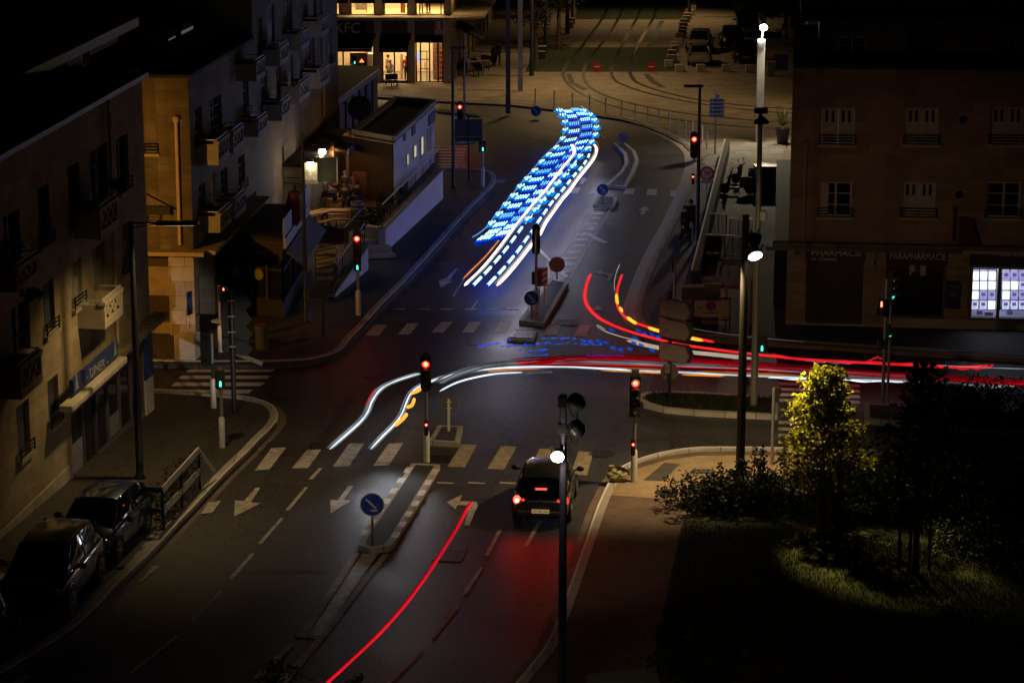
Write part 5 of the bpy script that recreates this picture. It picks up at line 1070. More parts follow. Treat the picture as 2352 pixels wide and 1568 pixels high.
# far carriageway signals
t = signal(1601, 566, 300, 'red traffic light on the right kerb by the no turning sign', .135, .05, 0); head(t, zof(1601, 566, 333), 0, off=(-.22, -.12)); head(t, zof(1601, 566, 411), 0, off=(-.24, -.1), small=True)
t = signal(1067, 322, 76, 'red traffic light on a tall grey mast before the restaurant plaza', .13, .06, 0); head(t, zof(1067, 322, 256), 0, off=(-.26, -.1))
t = signal(823, 723, 535, 'red traffic light with a green walking figure below, by the wedge wall', .13); head(t, zof(823, 723, 562), 0); ped_head(t, zof(823, 723, 605), False)
t = signal(507, 808, 655, 'red pedestrian light on a white sleeved post by the concrete block', .13); ped_head(t, zof(507, 808, 674), True, .6, (.16, -.08)); b = MB(); b.lathe((0, 0, 1.15), [(.3, -.02), (.33, 0), (.3, .02)], 20); b.build('ring_bracket', PALE, t)
t = signal(511, 1027, 843, 'green walking figure light on the left corner pavement, nearest the road', .135); ped_head(t, zof(511, 1027, 870), False, .25, (0, -.1))
t = signal(491, 936, 766, 'unlit traffic signal seen from behind on the left corner pavement', .135); head(t, zof(491, 936, 802), -1, math.pi * .85, (-.2, .1)); b = MB(); b.box((.05, -.08, zof(491, 936, 850)), (.12, .1, .5)); b.build('control_box', BLACK, t)
t = signal(1109, 429, 320, 'small green walking figure light at the tip of the far pavement', .13); ped_head(t, zof(1109, 429, 336), False, .5, (0, -.1))
t = signal(1734, 932, 755, 'green pedestrian light with bright rays on the grass splitter island', .165, .085, 0); ped_head(t, zof(1734, 932, 789), False, -.3, (.18, -.12))
t = signal(2027, 926, 640, 'red pedestrian light turned left on the post at the right crossing', .165, .06, 0); ped_head(t, zof(2027, 926, 706), True, -.8, (-.15, -.1)); head(t, zof(2027, 926, 660), 2, 1.25, (.2, -.03)); head(t, zof(2027, 926, 762), 2, 1.1, (.14, -.05), small=True); b = MB(); b.box((-.1, 0, zof(2027, 926, 790)), (.25, .25, .28)); b.build('control_box', BLACK, t)
t = signal(2038, 925, 672, 'second slim post beside the red pedestrian light at the right crossing', .165, .045, 0)
t = signal(1773, 1066, 890, 'pale traffic post with its back turned at the sand pavement edge', .14, .05, 0); head(t, zof(1773, 1066, 905), -1, math.pi * .6, (.15, .05), small=True)
t = signal(1231, 718, 528, 'dark traffic light seen from behind on the long central island', .165); head(t, zof(1231, 718, 551), -1, math.pi, (0, .16)); b = MB(); b.box((-.1, .08, zof(1231, 718, 640)), (.14, .1, .5)); b.build('control_box', BLACK, t)
t = signal(1548, 735, 598, 'slim unlit signal post behind the red framed direction signs', .136, .05, 0); head(t, zof(1548, 735, 612), -1, math.pi, (-.05, .1), small=True)
# distant pedestrian lights before the restaurant windows
t = signal(816, 215, 128, 'green and orange lit pedestrian light before the restaurant windows', .13, .04, 0); ped_head(t, zof(816, 215, 139), False, 0, (0, -.1)); b = MB(); b.hexa([(.3, -.1, zof(816, 215, 143)), (.62, -.1, zof(816, 215, 143)), (.46, -.1, zof(816, 215, 135))], [(.3, -.16, zof(816, 215, 143)), (.62, -.16, zof(816, 215, 143)), (.46, -.16, zof(816, 215, 135))]); b.build('warning_triangle', glow('lens_orange', (1, .22, .04), 2.5), t)

# round signs
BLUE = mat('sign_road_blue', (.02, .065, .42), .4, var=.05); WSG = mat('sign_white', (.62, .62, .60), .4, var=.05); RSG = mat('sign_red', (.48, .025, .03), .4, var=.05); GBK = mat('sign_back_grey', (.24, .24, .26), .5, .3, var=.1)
def rsign(x, y, py, R, kind, label, z=.165, rz=0.0, postm=GREY, cat='road sign'):
    p = G(x, y, z); t = thing('road_sign', label, cat, p, rz, 'round road signs'); zc = zat(x, y, py, z) - z
    b = MB(); b.cyl((0, 0, 0), (0, 0, zc), .035, .035, 10); b.build('post', postm, t); b = MB(); b.lathe((0, -.05, zc), [(R, -.015), (R, .01)], 32, (0, -1, 0)); 
    base = b.build('sign_disc', {'keep': BLUE, 'no': RSG, 'turn': RSG, 'back': GBK, 'redback': mat('sign_back_red', (.16, .05, .045), .6, var=.2)}[kind], t); c = Vector((0, -.063, zc))
    def bar(a, d, w, m, nm, dy=0): b = MB(); A, D = c + Vector((a[0] * R, dy, a[1] * R)), c + Vector((d[0] * R, dy, d[1] * R)); b.bar(A, D, .008, w * R); b.build(nm, m, base)
    if kind == 'keep':
        b = MB(); b.lathe(c + Vector((0, .001, 0)), [(R, 0), (R * .99, .004), (R * .93, .004), (R * .93, 0)], 32, (0, -1, 0)); b.build('sign_rim', WSG, base)
        b = MB(); b.lathe(c + Vector((0, -.002, 0)), [(R * .92, 0), (R * .92, .003)], 32, (0, -1, 0)); b.build('sign_field', BLUE, base)
        bar((-.5, .5), (.34, -.34), .17, WSG, 'arrow', -.01); bar((.47, -.5), (-.12, -.5), .16, WSG, 'arrow', -.0105); bar((.47, -.52), (.47, .12), .16, WSG, 'arrow', -.011)
    if kind == 'no': bar((-.62, 0), (.62, 0), .3, WSG, 'bar', -.004)
    if kind == 'turn':
        b = MB(); b.lathe(c, [(R * .76, 0), (R * .76, .004)], 32, (0, -1, 0)); b.build('sign_field', WSG, base)
        bar((-.2, -.5), (-.2, .12), .12, BLACK, 'arrow', -.008); bar((-.2, .06), (.55, .06), .12, BLACK, 'arrow', -.0085); bar((-.56, .56), (.56, -.56), .11, RSG, 'slash', -.012)
    return t
rsign(856, 1246, 1157, .33, 'keep', 'blue keep right sign with arrow at the near end of the median')
rsign(1221, 731, 684, .30, 'keep', 'blue keep right sign at the near end of the long central island')
rsign(1384, 466, 435, .30, 'keep', 'small bright blue keep right sign on the short far island')
rsign(1231, 268, 255, .32, 'keep', 'dark blue keep right sign beyond the blue lights at the bend')
rsign(1432, 336, 316, .30, 'back', 'back of a small round sign at the top of the curved island')
rsign(1279, 641, 607, .33, 'redback', 'reddish back of a round sign at the far end of the long island')
rsign(1371, 165, 153.5, .34, 'no', 'red no entry sign between the tram tracks, the left one', .14); rsign(1496, 165, 153.5, .34, 'no', 'red no entry sign between the tram tracks, the right one', .14)
t = rsign(1622, 480, 398, .34, 'turn', 'no right turn sign with a text plate under it on the right pavement', .136); zz = zat(1622, 480, 417, .136) - .136; b = MB(); b.box((.02, -.05, zz), (.62, .03, .2)); pl = b.build('text_plate', WSG, t); lettering('SAUF BUS', Vector(t.location) + Vector((-.25, -.068, zz - .05)), (1, 0, 0), (0, 0, 1), .1, BLACK, pl, .52)
# small island plate seen from behind
t = thing('road_sign', 'small square sign seen from behind on the tiny kerbed island', 'road sign', G(1031, 990, .165)); zz = zat(1031, 990, 930, .165) - .165; b = MB(); b.box((0, .02, zz), (.52, .03, .5)); b.build('plate', mat('plate_grey_dark', (.10, .10, .12), .5, var=.1), t); b = MB(); b.box((0, 0, zz / 2 + .1), (.08, .03, zz + .2)); b.build('post', PALE, t)
for k in range(2): b = MB(); b.box((0, 0, zz - .1 + k * .2), (.2, .02, .02)); b.build('bracket', PALE, t)
# chevron box
t = thing('hazard_marker', 'red and white striped box marker on the long central island', 'marker', G(1242, 696, .165)); z0 = zat(1242, 696, 655, .165) - .165; b = MB(); b.box((.02, .1, z0 + .32), (.5, .3, .7)); b.build('marker_box', mat('marker_maroon', (.11, .02, .03), .5, var=.2), t); b = MB(); b.cyl((-.06, 0, 0), (-.06, 0, z0 + .02), .03); b.cyl((.14, 0, 0), (.14, 0, z0 + .02), .03); b.build('post', PALE, t)
b = MB(); b.box((.16, -.055, z0 + .32), (.22, .01, .68)); f = b.build('marker_face', WSG, t)
b = MB()
for k in range(3): q = z0 + .02 + k * .24; b.hexa([(.052, -.063, q), (.268, -.063, q + .14), (.268, -.063, q + .26), (.052, -.063, q + .12)], [(.052, -.066, q), (.268, -.066, q + .14), (.268, -.066, q + .26), (.052, -.066, q + .12)])
b.build('stripe', RSG, f)
# big direction panel seen from behind, far left
t = thing('panel_sign', 'grey back of a wide direction panel on one post by the far crossing', 'road sign', G(1077, 416, .13)); zt, zb = zat(1077, 416, 274, .13), zat(1077, 416, 314, .13); zl = zat(1077, 416, 324, .13)
b = MB(); b.box((0, 0, (zt + zb) / 2 - .13), (1.42, .05, zt - zb)); b.build('panel', mat('panel_back', (.06, .06, .07), .6, .1, var=.2), t); b = MB(); b.box((0, 0, (zb + zl) / 2 - .15), (1.42, .05, (zb - zl))); b.build('lower_panel', mat('panel_back_dark', (.05, .05, .06), .5, .3, var=.2), t); b = MB(); b.cyl((0, -.06, 0), (0, -.06, zt), .05); b.build('post', DARK, t)
for k in range(3): b = MB(); b.box((0, -.05, zt - .3 - k * .38), (.5 if k else .9, .03, .03)); b.build('bracket', DARK, t)
# information panel list
t = thing('name_board', 'tall white panel of place names on one post at the plaza corner', 'road sign', G(1642, 354, .14)); zt, zb = zat(1642, 354, 226, .14) - .14, zat(1642, 354, 270, .14) - .14; n = 5; hh = (zt - zb) / n; xo = .06
for k in range(n): b = MB(); b.box((xo, -.04, zb + hh * (k + .5)), (.82, .04, hh * .94)); pl = b.build('name_plate', mat('plate_white', (.46, .47, .52), .5, var=.08), t); b = MB(); b.box((xo + .05, -.063, zb + hh * (k + .62)), (.5, .004, .05)); b.box((xo + .02, -.063, zb + hh * (k + .32)), (.44, .004, .05)); b.box((xo - .32, -.063, zb + hh * (k + .5)), (.08, .004, .1)); b.build('name_print', mat('print_blue', (.12, .14, .26), .6, var=.2), pl)
b = MB(); b.cyl((0, 0, 0), (0, 0, zt + .3), .04); b.build('post', GREY, t); b = MB(); b.box((xo + .02, -.04, zt + .12), (.2, .04, .2)); b.build('top_plate', MATS['plate_white'], t)
# red framed hotel direction signs on the splitter island
def arrow_sign(t, z0, h, L, face, rim, x0=-.55, tip=.28, sag=0.0, back=None, yo=-.06):
    def outline(g, y): return [(x0 + g, y, z0 + g + sag * 0), (x0 + L - tip - g * .3, y, z0 + g + sag), (x0 + L - g * 1.4, y, z0 + h * .5 + sag * 1.2), (x0 + L - tip - g * .3, y, z0 + h - g + sag), (x0 + g, y, z0 + h - g)]
    b = MB(); b.hexa(outline(0, yo), outline(0, yo + .05)); o = b.build('arrow_sign', rim, t); b = MB(); b.hexa(outline(.035, yo - .005), outline(.035, yo + .002)); b.build('sign_field', face, o); return o
PINK = mat('sign_pinkish', (.20, .15, .155), .5, var=.08)
t = thing('direction_sign', 'red framed hotel arrow signs stacked on one post on the grass island', 'road sign', G(1537, 918, .165)); H_ = zof(1537, 918, 668, .165); b = MB(); b.cyl((0, 0, 0), (0, 0, H_), .06, .06, 12); b.build('post', DARK, t)
for (yb, yt, l1, l2) in ((732, 676, 'CENTRAL', 'QUATRANS'), (779, 724, 'ASTRID', 'BERNIERES'), (832, 782, 'LE DAUPHIN', None)):
    z0 = zof(1537, 918, yb, .165) + .12; h = .62; s = arrow_sign(t, z0, h, 1.04, PINK, mat('sign_red_frame', (.18, .03, .03), .5, var=.1), x0=-.37, tip=.16, sag=-.18)
    arrow_sign(t, z0 - .03, h, 1.04, DARK, DARK, x0=-.22, tip=.16, sag=-.14, yo=.02)
    sl = Vector((1, 0, -.20)).normalized()
    for k, tx in enumerate((l1, l2)):
        if tx: lettering(tx, Vector(t.location) + Vector((-.18, -.072, z0 + .40 - k * .23)), sl, (0, 0, 1), .13, mat('letter_red_brown', (.16, .05, .06), .5, var=.1), s, .062 * len(tx))
        if tx: b = MB(); b.box((-.27, -.07, z0 + .46 - k * .23), (.1, .004, .13)); b.box((-.27, -.073, z0 + .46 - k * .23), (.05, .004, .06)); b.build('hotel_icon', mat('icon_red', (.30, .10, .11), .5, var=.1), s)
b = MB(); b.box((-.08, -.05, zof(1537, 918, 845, .165)), (.18, .03, .34)); pl = b.build('small_plate', PINK, t); lettering('AP', Vector(t.location) + Vector((-.15, -.067, zof(1537, 918, 848, .165))), (1, 0, 0), (0, 0, 1), .12, MATS['letter_red_brown'], pl, .13)
b = MB(); b.lathe((.0, .09, zof(1537, 918, 855, .165)), [(.3, -.01), (.3, .01)], 24, (0, 1, 0)); b.build('round_plate', mat('plate_brown', (.10, .085, .06), .6, var=.2), t)
# blue and white direction signs on the left
t = thing('direction_sign', 'two white and two blue arrow signs stacked on a post by the forecourt', 'road sign', G(743, 774, .13)); b = MB(); b.cyl((0, 0, 0), (0, 0, zof(743, 774, 578)), .05, .05, 12); b.build('post', DARK, t)
for (yb, m, tx, lm) in ((594, mat('sign_lilac', (.34, .33, .42), .5, var=.1), 'Port de Plaisance', BLACK), (613, MATS['sign_lilac'], 'Gare S.N.C.F.', BLACK), (631, mat('sign_deep_blue', (.02, .04, .24), .5, var=.1), 'P TOURISME', mat('letter_lilac', (.3, .33, .5), .5, var=.1)), (648, MATS['sign_deep_blue'], 'P PORT de PLAISANCE', MATS['sign_lilac'])):
    z0 = zof(743, 774, yb) + .02; s = arrow_sign(t, z0 - .08, .34, .86, m, DARK, x0=-.25, tip=.1, sag=.16); lettering(tx, Vector(t.location) + Vector((-.19, -.072, z0 + .06)), Vector((1, 0, .2)), (0, 0, 1), .13, lm, s, .62)
# dark stack of big arrow signs seen from behind
t = thing('direction_sign', 'black backs of big arrow signs stacked on a dark post at the left corner', 'road sign', G(538, 949, .135)); H_ = zof(538, 949, 665); b = MB(); b.cyl((0, 0, 0), (0, 0, H_), .085, .085, 12); b.build('post', DARK, t)
for k, yb in enumerate((703, 739, 775, 808)): z0 = zof(538, 949, yb); arrow_sign(t, z0, .52, 1.0, BLACK, BLACK, x0=-.35, tip=.2, sag=-.16, yo=.06); b = MB(); b.box((0, -.09, z0 + .2), (.24, .03, .04)); b.build('bracket', mat('bracket_brass', (.3, .25, .14), .5, .3, var=.1), t)
b = MB(); b.bar((.1, .1, zof(538, 949, 812)), (.95, .15, zof(538, 949, 838)), .05, .14); b.build('arrow_sign', mat('sign_edge_olive', (.12, .11, .07), .6, var=.2), t)
# blue plates on the middle pole and the parking sign on the block
t = thing('concrete_block', 'pale cube of concrete carrying a blue parking sign post at the corner', 'block', G(428, 829, .13)); s = zat(428, 829, 772, .13) - .13; b = MB(); b.box((0, .45, s / 2), (.78, .75, s), -.18); b.build('block_body', mat('concrete_pale', (.52, .51, .48), .85, var=.15, nscale=3, bump=.2), t, bevel=.04); ps = t
t = thing('parking_sign', 'blue and green sign plate on a pale post standing on the concrete block', 'road sign', G(433, 815, .13) + Vector((0, .3, s))); b = MB(); b.cyl((0, 0, 0), (0, 0, 1.25), .04); b.build('post', PALE, t); b = MB(); b.box((.06, -.05, .95), (.05, .3, .85), -.5); b.build('plate', mat('plate_teal_blue', (.03, .10, .28), .5, var=.6, nscale=2), t)
t = thing('litter_bin', 'grey green cylindrical litter bin standing on the dark pavement', 'litter bin', G(602, 800, .13)); b = MB(); b.lathe((0, 0, 0), [(.23, 0), (.24, .06), (.24, .72), (.27, .76), (.27, .84), (.1, .86)], 20); b.build('bin_body', mat('bin_green', (.16, .20, .17), .5, .2, var=.15), t, smooth=True); b = MB(); b.lathe((0, 0, .861), [(.23, 0), (.24, .03), (.12, .06)], 20); b.build('bin_lid', mat('bin_rust', (.16, .08, .04), .6, var=.3), t)
# lamp posts
def lamppost(x, y, ytop, label, z=.13, r0=.10, r1=.06, m=DARK):
    p = G(x, y, z); t = thing('street_lamp', label, 'street lamp', p, 0, 'street lamps'); h = zat(x, y, ytop, z) - z; b = MB(); b.lathe((0, 0, 0), [(r0 * 1.5, 0), (r0 * 1.5, .08), (r0, .14), (r0, h * .3), (r1, h)], 14); b.build('post', m, t, smooth=True); t['h'] = h; return t
t = lamppost(322, 1098, 508, 'tall black lamp post with a flat arm before the left stone block', r0=.115, r1=.07); h = t['h']; b = MB(); b.bar((0, 0, h - .05), (1.0, 0, h - .05), .05, .05); b.bar((0, 0, h - .2), (.8, 0, h - .07), .03, .03); b.build('arm', DARK, t); b = MB(); b.box((1.35, 0, h - .06), (1.25, .34, .1)); b.build('lamp_head', DARK, t, bevel=.03); b = MB(); b.box((1.4, 0, h - .115), (.9, .22, .008)); b.build('lens', glow('led_warm', (1, .8, .5), 1.2), t)
LLp = Vector(t.location) + Vector((1.4, 0, h - .2)); spot(LLp, LLp + Vector((-.6, .3, -6)), 760, (1, .66, .28), 132, .8, .2)
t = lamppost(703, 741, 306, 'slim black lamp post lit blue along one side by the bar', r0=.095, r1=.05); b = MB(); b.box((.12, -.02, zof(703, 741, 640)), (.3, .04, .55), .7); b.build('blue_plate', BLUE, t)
t = lamppost(1041, 432, 110, 'black lamp post with a short arm before the restaurant terrace', r0=.09, r1=.06); h = t['h']; b = MB(); b.box((.25, 0, h), (.75, .25, .09)); b.build('lamp_head', DARK, t)
t = lamppost(1601, 567, 199, 'black lamp post with a flat lamp head left over the right kerb', .136, .09, .06); h = t['h']; b = MB(); b.box((-.28, 0, h + .02), (.85, .3, .1), .0); b.build('lamp_head', DARK, t, bevel=.02)
def flood(t, p, rz=0.0, el=-.5, lit=None, s=1.0, col=(1, .82, .55), es=40):
    f = thing('floodlight', None, None); f.parent = t; f.location = p; f.rotation_euler = (el, 0, rz); b = MB(); b.lathe((0, 0, 0), [(.06 * s, -.26 * s), (.16 * s, -.2 * s), (.22 * s, .0), (.23 * s, .06 * s)], 16, (0, -1, 0)); b.build('housing', DARK, f); b = MB(); b.lathe((0, -.062 * s, 0), [(.2 * s, 0), (.2 * s, .01)], 16, (0, -1, 0)); b.build('lens', glow('flood_lens_%d' % es, col, es) if lit else GLASS, f); b = MB(); b.bar((-.2 * s, .1 * s, 0), (-.2 * s, .1 * s, .3 * s), .03, .03); b.bar((.2 * s, .1 * s, 0), (.2 * s, .1 * s, .3 * s), .03, .03); b.build('bracket', DARK, f); return f
WARM = (1, .68, .33)
t = lamppost(1699, 1122, 494, 'dark lamp post with a burning floodlight standing behind the low shrubs', .14, .13, .095, mat('post_brown', (.02, .017, .015), .6, .1, var=.2)); flood(t, (.26, -.2, zof(1699, 1122, 581, .14)), .3, .75, True, es=50); flood(t, (.3, .1, zof(1699, 1122, 553, .14)), .9, .3, False)
zz = zof(1699, 1122, 581, .14); LA = Vector(t.location); spot(LA + Vector((-.35, -.1, zz - .25)), G(1500, 1080), 2400, WARM, 108, .6, .12); spot(LA + Vector((.75, -1.1, zz - .1)), G(1886, 1214, .15) + Vector((0, 0, 3.3)), 9500, (1, .78, .22), 35, .9, .12); spot(LA + Vector((.4, .35, zz + .1)), G(2000, 745, 1), 420, (1, .68, .36), 60, .8, .12)
t = lamppost(1291, 1604, 906, 'nearest lamp post with a burning floodlight and two dark cameras', .13, .095, .075, mat('post_violet', (.10, .10, .17), .45, .3, var=.1)); z1 = zof(1291, 1604, 1040); flood(t, (-.13, -.22, z1), -.1, .35, True, s=.7, es=120); b = MB(); b.lathe((-.13, -.45, z1), [(.01, -.08), (.10, -.05), (.11, .0), (.10, .05), (.01, .08)], 16); b.build('lamp_glass', glow('flood_glass', (1, .84, .56), 60), t)
LB = Vector(t.location) + Vector((-.2, -.05, z1)); spot(LB + Vector((-.1, .3, 0)), G(1240, 1000), 300, (1, .80, .52), 74, .8, .15); spot(LB + Vector((-.3, .2, .1)), G(440, 826, .13) + Vector((0, 0, .8)), 9000, (1, .86, .72), 9, .8, .15); spot(LB + Vector((-.3, .2, 0)), G(420, 1170), 900, (1, .82, .6), 34, 1, .15)
for (yy, el) in ((925, -.2), (985, .5)):
    zz = zof(1291, 1604, yy); cm = thing('camera_unit', None, None); cm.parent = t; cm.location = (.30, .02, zz); b = MB(); b.bar((-.36, 0, .06), (-.05, 0, .06), .05, .06); b.build('arm', DARK, cm); b = MB(); b.box((-.33, 0, .02), (.2, .2, .22)); b.build('clamp', DARK, cm); b = MB(); b.lathe((0, 0, 0), [(.06, -.2), (.17, -.16), (.2, .0), (.14, .14), (.05, .2)], 16, (.5, -.6, -.3 if el < 0 else -.8)); b.build('camera_housing', mat('camera_navy', (.03, .035, .06), .4, .2, var=.1), cm); b = MB(); b.tube([(-.2, 0, -.1), (-.1, 0, -.3), (0, 0, -.35), (.03, 0, -.15)], .018, 6); b.build('cable', BLACK, cm)
# tall pale mast with the brightest lamp
t = thing('street_lamp', 'pale square mast carrying the brightest white lamp beside the parked cars', 'street lamp', G(1743, 325, .14), 0, 'street lamps'); h = zof(1743, 325, 92, .14); b = MB(); b.box((0, 0, h / 2), (.42, .42, h)); b.build('post', mat('mast_pale', (.56, .56, .55), .5, .2, var=.1), t); zl = zof(1743, 325, 63, .14); b = MB(); b.cyl((.03, 0, h), (.08, -.1, zl - .15), .06); b.build('arm', PALE, t); b = MB(); b.ball((.1, -.2, zl), .22, 16, 10, (1, 1, .8)); b.build('lamp_head', glow('mast_lamp', (1, .93, .78), 70), t); b = MB(); b.lathe((-.02, -.25, zof(1743, 325, 92, .14)), [(.02, -.1), (.2, -.05), (.22, .05), (.02, .1)], 12); b.build('lower_lamp', glow('mast_lamp_low', (1, .93, .78), 8), t)
MP = Vector(t.location) + Vector((.1, -.6, zl)); spot(MP, MP + Vector((-.2, -5.2, -6)), 1500, (1, .82, .55), 140, .7, .2); point(MP + Vector((0, .2, .1)), 420, (1, .80, .5), .2)
# slim pole with two dark floodlights
t = thing('street_lamp', 'slim tall pole with two unlit black floodlights on the grass island', 'street lamp', G(1731, 932, .165), 0, 'street lamps'); h = zof(1731, 932, 262, .165); b = MB(); b.lathe((0, 0, 0), [(.12, 0), (.11, h * .4), (.075, h)], 14); b.build('post', mat('pole_greenish', (.26, .27, .24), .45, .4, var=.1), t, smooth=True)
b = MB(); b.box((.0, -.1, h + .12), (.42, .3, .16)); b.lathe((0.03, -.05, h - .2), [(.26, -.1), (.22, 0), (.08, .12)], 14); b.build('lamp_head', BLACK, t); p = Vector(t.location) + Vector((.15, -.55, h - .05)); spot(p, G(2140, 1262, .3), 3000, (1, .76, .32), 17, 1, .1); b = MB(); b.lathe((.16, -.05, zof(1731, 932, 490, .165)), [(.06, -.25), (.12, -.2), (.13, 0), (.1, .08), (.02, .12)], 12); b.build('loudspeaker', PALE, t)  # spot added to brighten lawn and shrubs; the floodlight itself is dark
# tram masts at the top with real lamps on their arms above the picture
def mast(x, y, label, w0=.24, m=None, sq=False, lamp=True, col=(1, .66, .30), P=900, ax=1.0):
    t = thing('tram_mast', label, 'mast', G(x, y, .14), 0, 'masts along the tram street'); h = 10.5; b = MB()
    if sq: b.box((0, 0, h / 2), (w0 * 2, w0 * 1.6, h)); b.build('post', m, t); b = MB(); b.box((0, 0, .6), (w0 * 2.15, w0 * 1.75, 1.2)); b.build('base', m, t)
    else: b.lathe((0, 0, 0), [(w0 * 1.3, 0), (w0 * 1.25, 1.2), (w0, 1.3), (w0 * .8, h)], 16); b.build('post', m, t, smooth=True)
    if lamp:
        b = MB(); b.bar((0, 0, h - .3), (ax * 2.6, -.3, h - .1), .09, .09); b.build('arm', m, t); b = MB(); b.box((ax * 2.8, -.3, h - .12), (.9, .3, .1)); b.build('lamp_head', DARK, t); p = Vector(t.location) + Vector((ax * 2.8, -.3, h - .3)); spot(p, p + Vector((ax * 1.2, -2.2, -10)), P, col, 126, .8, .2)
    return t
mast(1195, 208, 'pale square tram mast at the plaza edge', .16, mat('mast_grey', (.42, .43, .45), .5, .3, var=.1), True, True, P=1900)
mast(1221, 174, 'slim dark blue tram mast just right of the pale one', .13, mat('mast_navy', (.05, .06, .11), .5, .3, var=.1), False, True, P=1900)
mast(1167, 261, 'thick brown mast at the kerb with a blue lit side', .14, mat('mast_brown', (.17, .13, .10), .5, .3, var=.1), True, False)
mast(1253, 120, 'dark tram mast under the plaza tree crowns', .13, MATS['mast_navy'], False, True, P=1700)
mast(1583, 40, 'far slim tram mast beside the row of stone blocks', .12, MATS['mast_navy'], False, True, P=2600, ax=-1)
mast(1850, 250, 'slim mast hidden behind the pharmacy block', .12, MATS['mast_navy'], False, True, P=1200, ax=-1)
# bollards along the plaza kerb
bt = None
BX = [(213, 960), (387, 980), (554, 1003), (712, 1022), (862, 1048), (1006, 1077), (1131, 1106), (1245, 1136), (1345, 1166), (1440, 1192), (1522, 1220), (1595, 1246), (1658, 1272), (1745, 1330), (1789, 1370)]
for i, (x, y) in enumerate(BX):
    p = G(1176 + x * .2501, y * .2501, .13); lab = 'thin pale steel bollard in the row along the plaza kerb'
    if bt is None:
        bt = thing('bollard', lab, 'bollard', p, 0, 'bollards along the plaza kerb'); b = MB(); b.lathe((0, 0, 0), [(.055, 0), (.05, .03), (.045, .05), (.045, 1.0), (.03, 1.05), (.005, 1.06)], 12); b.build('bollard_tube', mat('bollard_steel', (.75, .70, .64), .5, .1, var=.05), bt, smooth=True)
    else: clone(bt, p)
# stone blocks edging the tram lawn and the parking
sb = None
SBK = [(1440, 622), (1463, 572), (1470, 528), (1497, 485), (1497, 448), (1532, 420), (1543, 370), (1563, 336), (1568, 304), (1572, 268), (1578, 236), (1602, 205), (1615, 175), (1640, 145), (1660, 105), (1662, 66), (1676, 30)]
for i, (x, y) in enumerate(SBK + [(1537, 664), (1737, 664), (1970, 664), (2187, 668), (283, 490), (268, 540), (545, 225), (530, 262)]):
    p = G(1176 + x * .2501, y * .2501, .135); lab = 'low stone cube in the row beside the tram lawn' if i < 17 else ('low stone cube in the row in front of the parked cars' if i < 21 else 'low stone cube among the tree trunks left of the tracks')
    if sb is None:
        sb = thing('stone_block', lab, 'block', p, 0, 'stone cubes around the tram lawn'); b = MB(); b.box((0, .25, .26), (.62, .5, .52)); b.build('block_body', mat('block_stone', (.42, .36, .28), .85, var=.2, nscale=3, bump=.2), sb, bevel=.03)
    else: clone(sb, p, 0 if i % 3 else .06, lab)
# sunken stair edge and railings on the right pavement
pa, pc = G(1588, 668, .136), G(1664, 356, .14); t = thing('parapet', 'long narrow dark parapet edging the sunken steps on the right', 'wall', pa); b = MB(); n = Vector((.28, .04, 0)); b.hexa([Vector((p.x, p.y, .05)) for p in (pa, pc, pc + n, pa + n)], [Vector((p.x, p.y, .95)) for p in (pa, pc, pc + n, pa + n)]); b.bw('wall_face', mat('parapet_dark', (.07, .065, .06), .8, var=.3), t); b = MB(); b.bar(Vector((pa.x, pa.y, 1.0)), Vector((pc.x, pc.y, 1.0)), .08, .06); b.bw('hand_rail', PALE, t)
railing(G(1632, 540, .136), G(1668, 542, .136), 'black railing at the head of the sunken steps, upper left piece', .136, .136, 1.0, 12); railing(G(1676, 552, .136), G(1727, 554, .136), 'black railing at the head of the sunken steps, upper right piece', .136, .136, 1.0, 16); railing(G(1620, 590, .136), G(1662, 592, .136), 'black railing with a pale back panel above the sunken steps', .136, .136, 1.0, 14); railing(G(1664, 592, .136), G(1706, 594, .136), 'black railing beside the pale panel above the sunken steps', .136, .136, 1.0, 14)
b = MB(); p = G(1641, 585, .136); b.box((p.x, p.y + .25, .6), (.62, .05, .75)); tag(b.build('notice_board', mat('board_mauve', (.16, .13, .14), .7, var=.2)), 'pale mauve board standing behind the black railing', 'board')
t = thing('ticket_machine', 'tall beige ticket machine behind the no parking barrier', 'machine', G(1632, 742, .136)); zt = zof(1632, 742, 650, .136); b = MB(); b.box((0, 0, zt * .34), (.62, .4, zt * .68)); b.build('machine_body', mat('machine_beige', (.26, .21, .15), .6, var=.15), t, bevel=.03); b = MB(); b.box((.03, 0, zt * .84), (.64, .42, zt * .31)); b.build('machine_hood', mat('machine_glass', (.12, .12, .06), .2, var=.5, nscale=4), t)
t = thing('barrier', 'black framed barrier with a white no parking sign on it', 'barrier', G(1632, 757, .136)); z0, z1 = zof(1632, 757, 727, .136), zof(1632, 757, 690, .136); b = MB()
for s_ in (-.72, .72): b.bar((s_, 0, 0), (s_, 0, z1 + .12), .05, .05)
b.bar((-.72, 0, z1 + .1), (.72, 0, z1 + .1), .05, .05); b.bar((-.72, 0, z0 - .12), (.72, 0, z0 - .12), .05, .05); b.build('frame', DARK, t); b = MB(); b.box((0, -.03, (z0 + z1) / 2), (1.25, .03, z1 - z0)); bd = b.build('sign_board', mat('board_white', (.44, .37, .34), .6, var=.1), t); zc = (z0 + z1) / 2 + .12
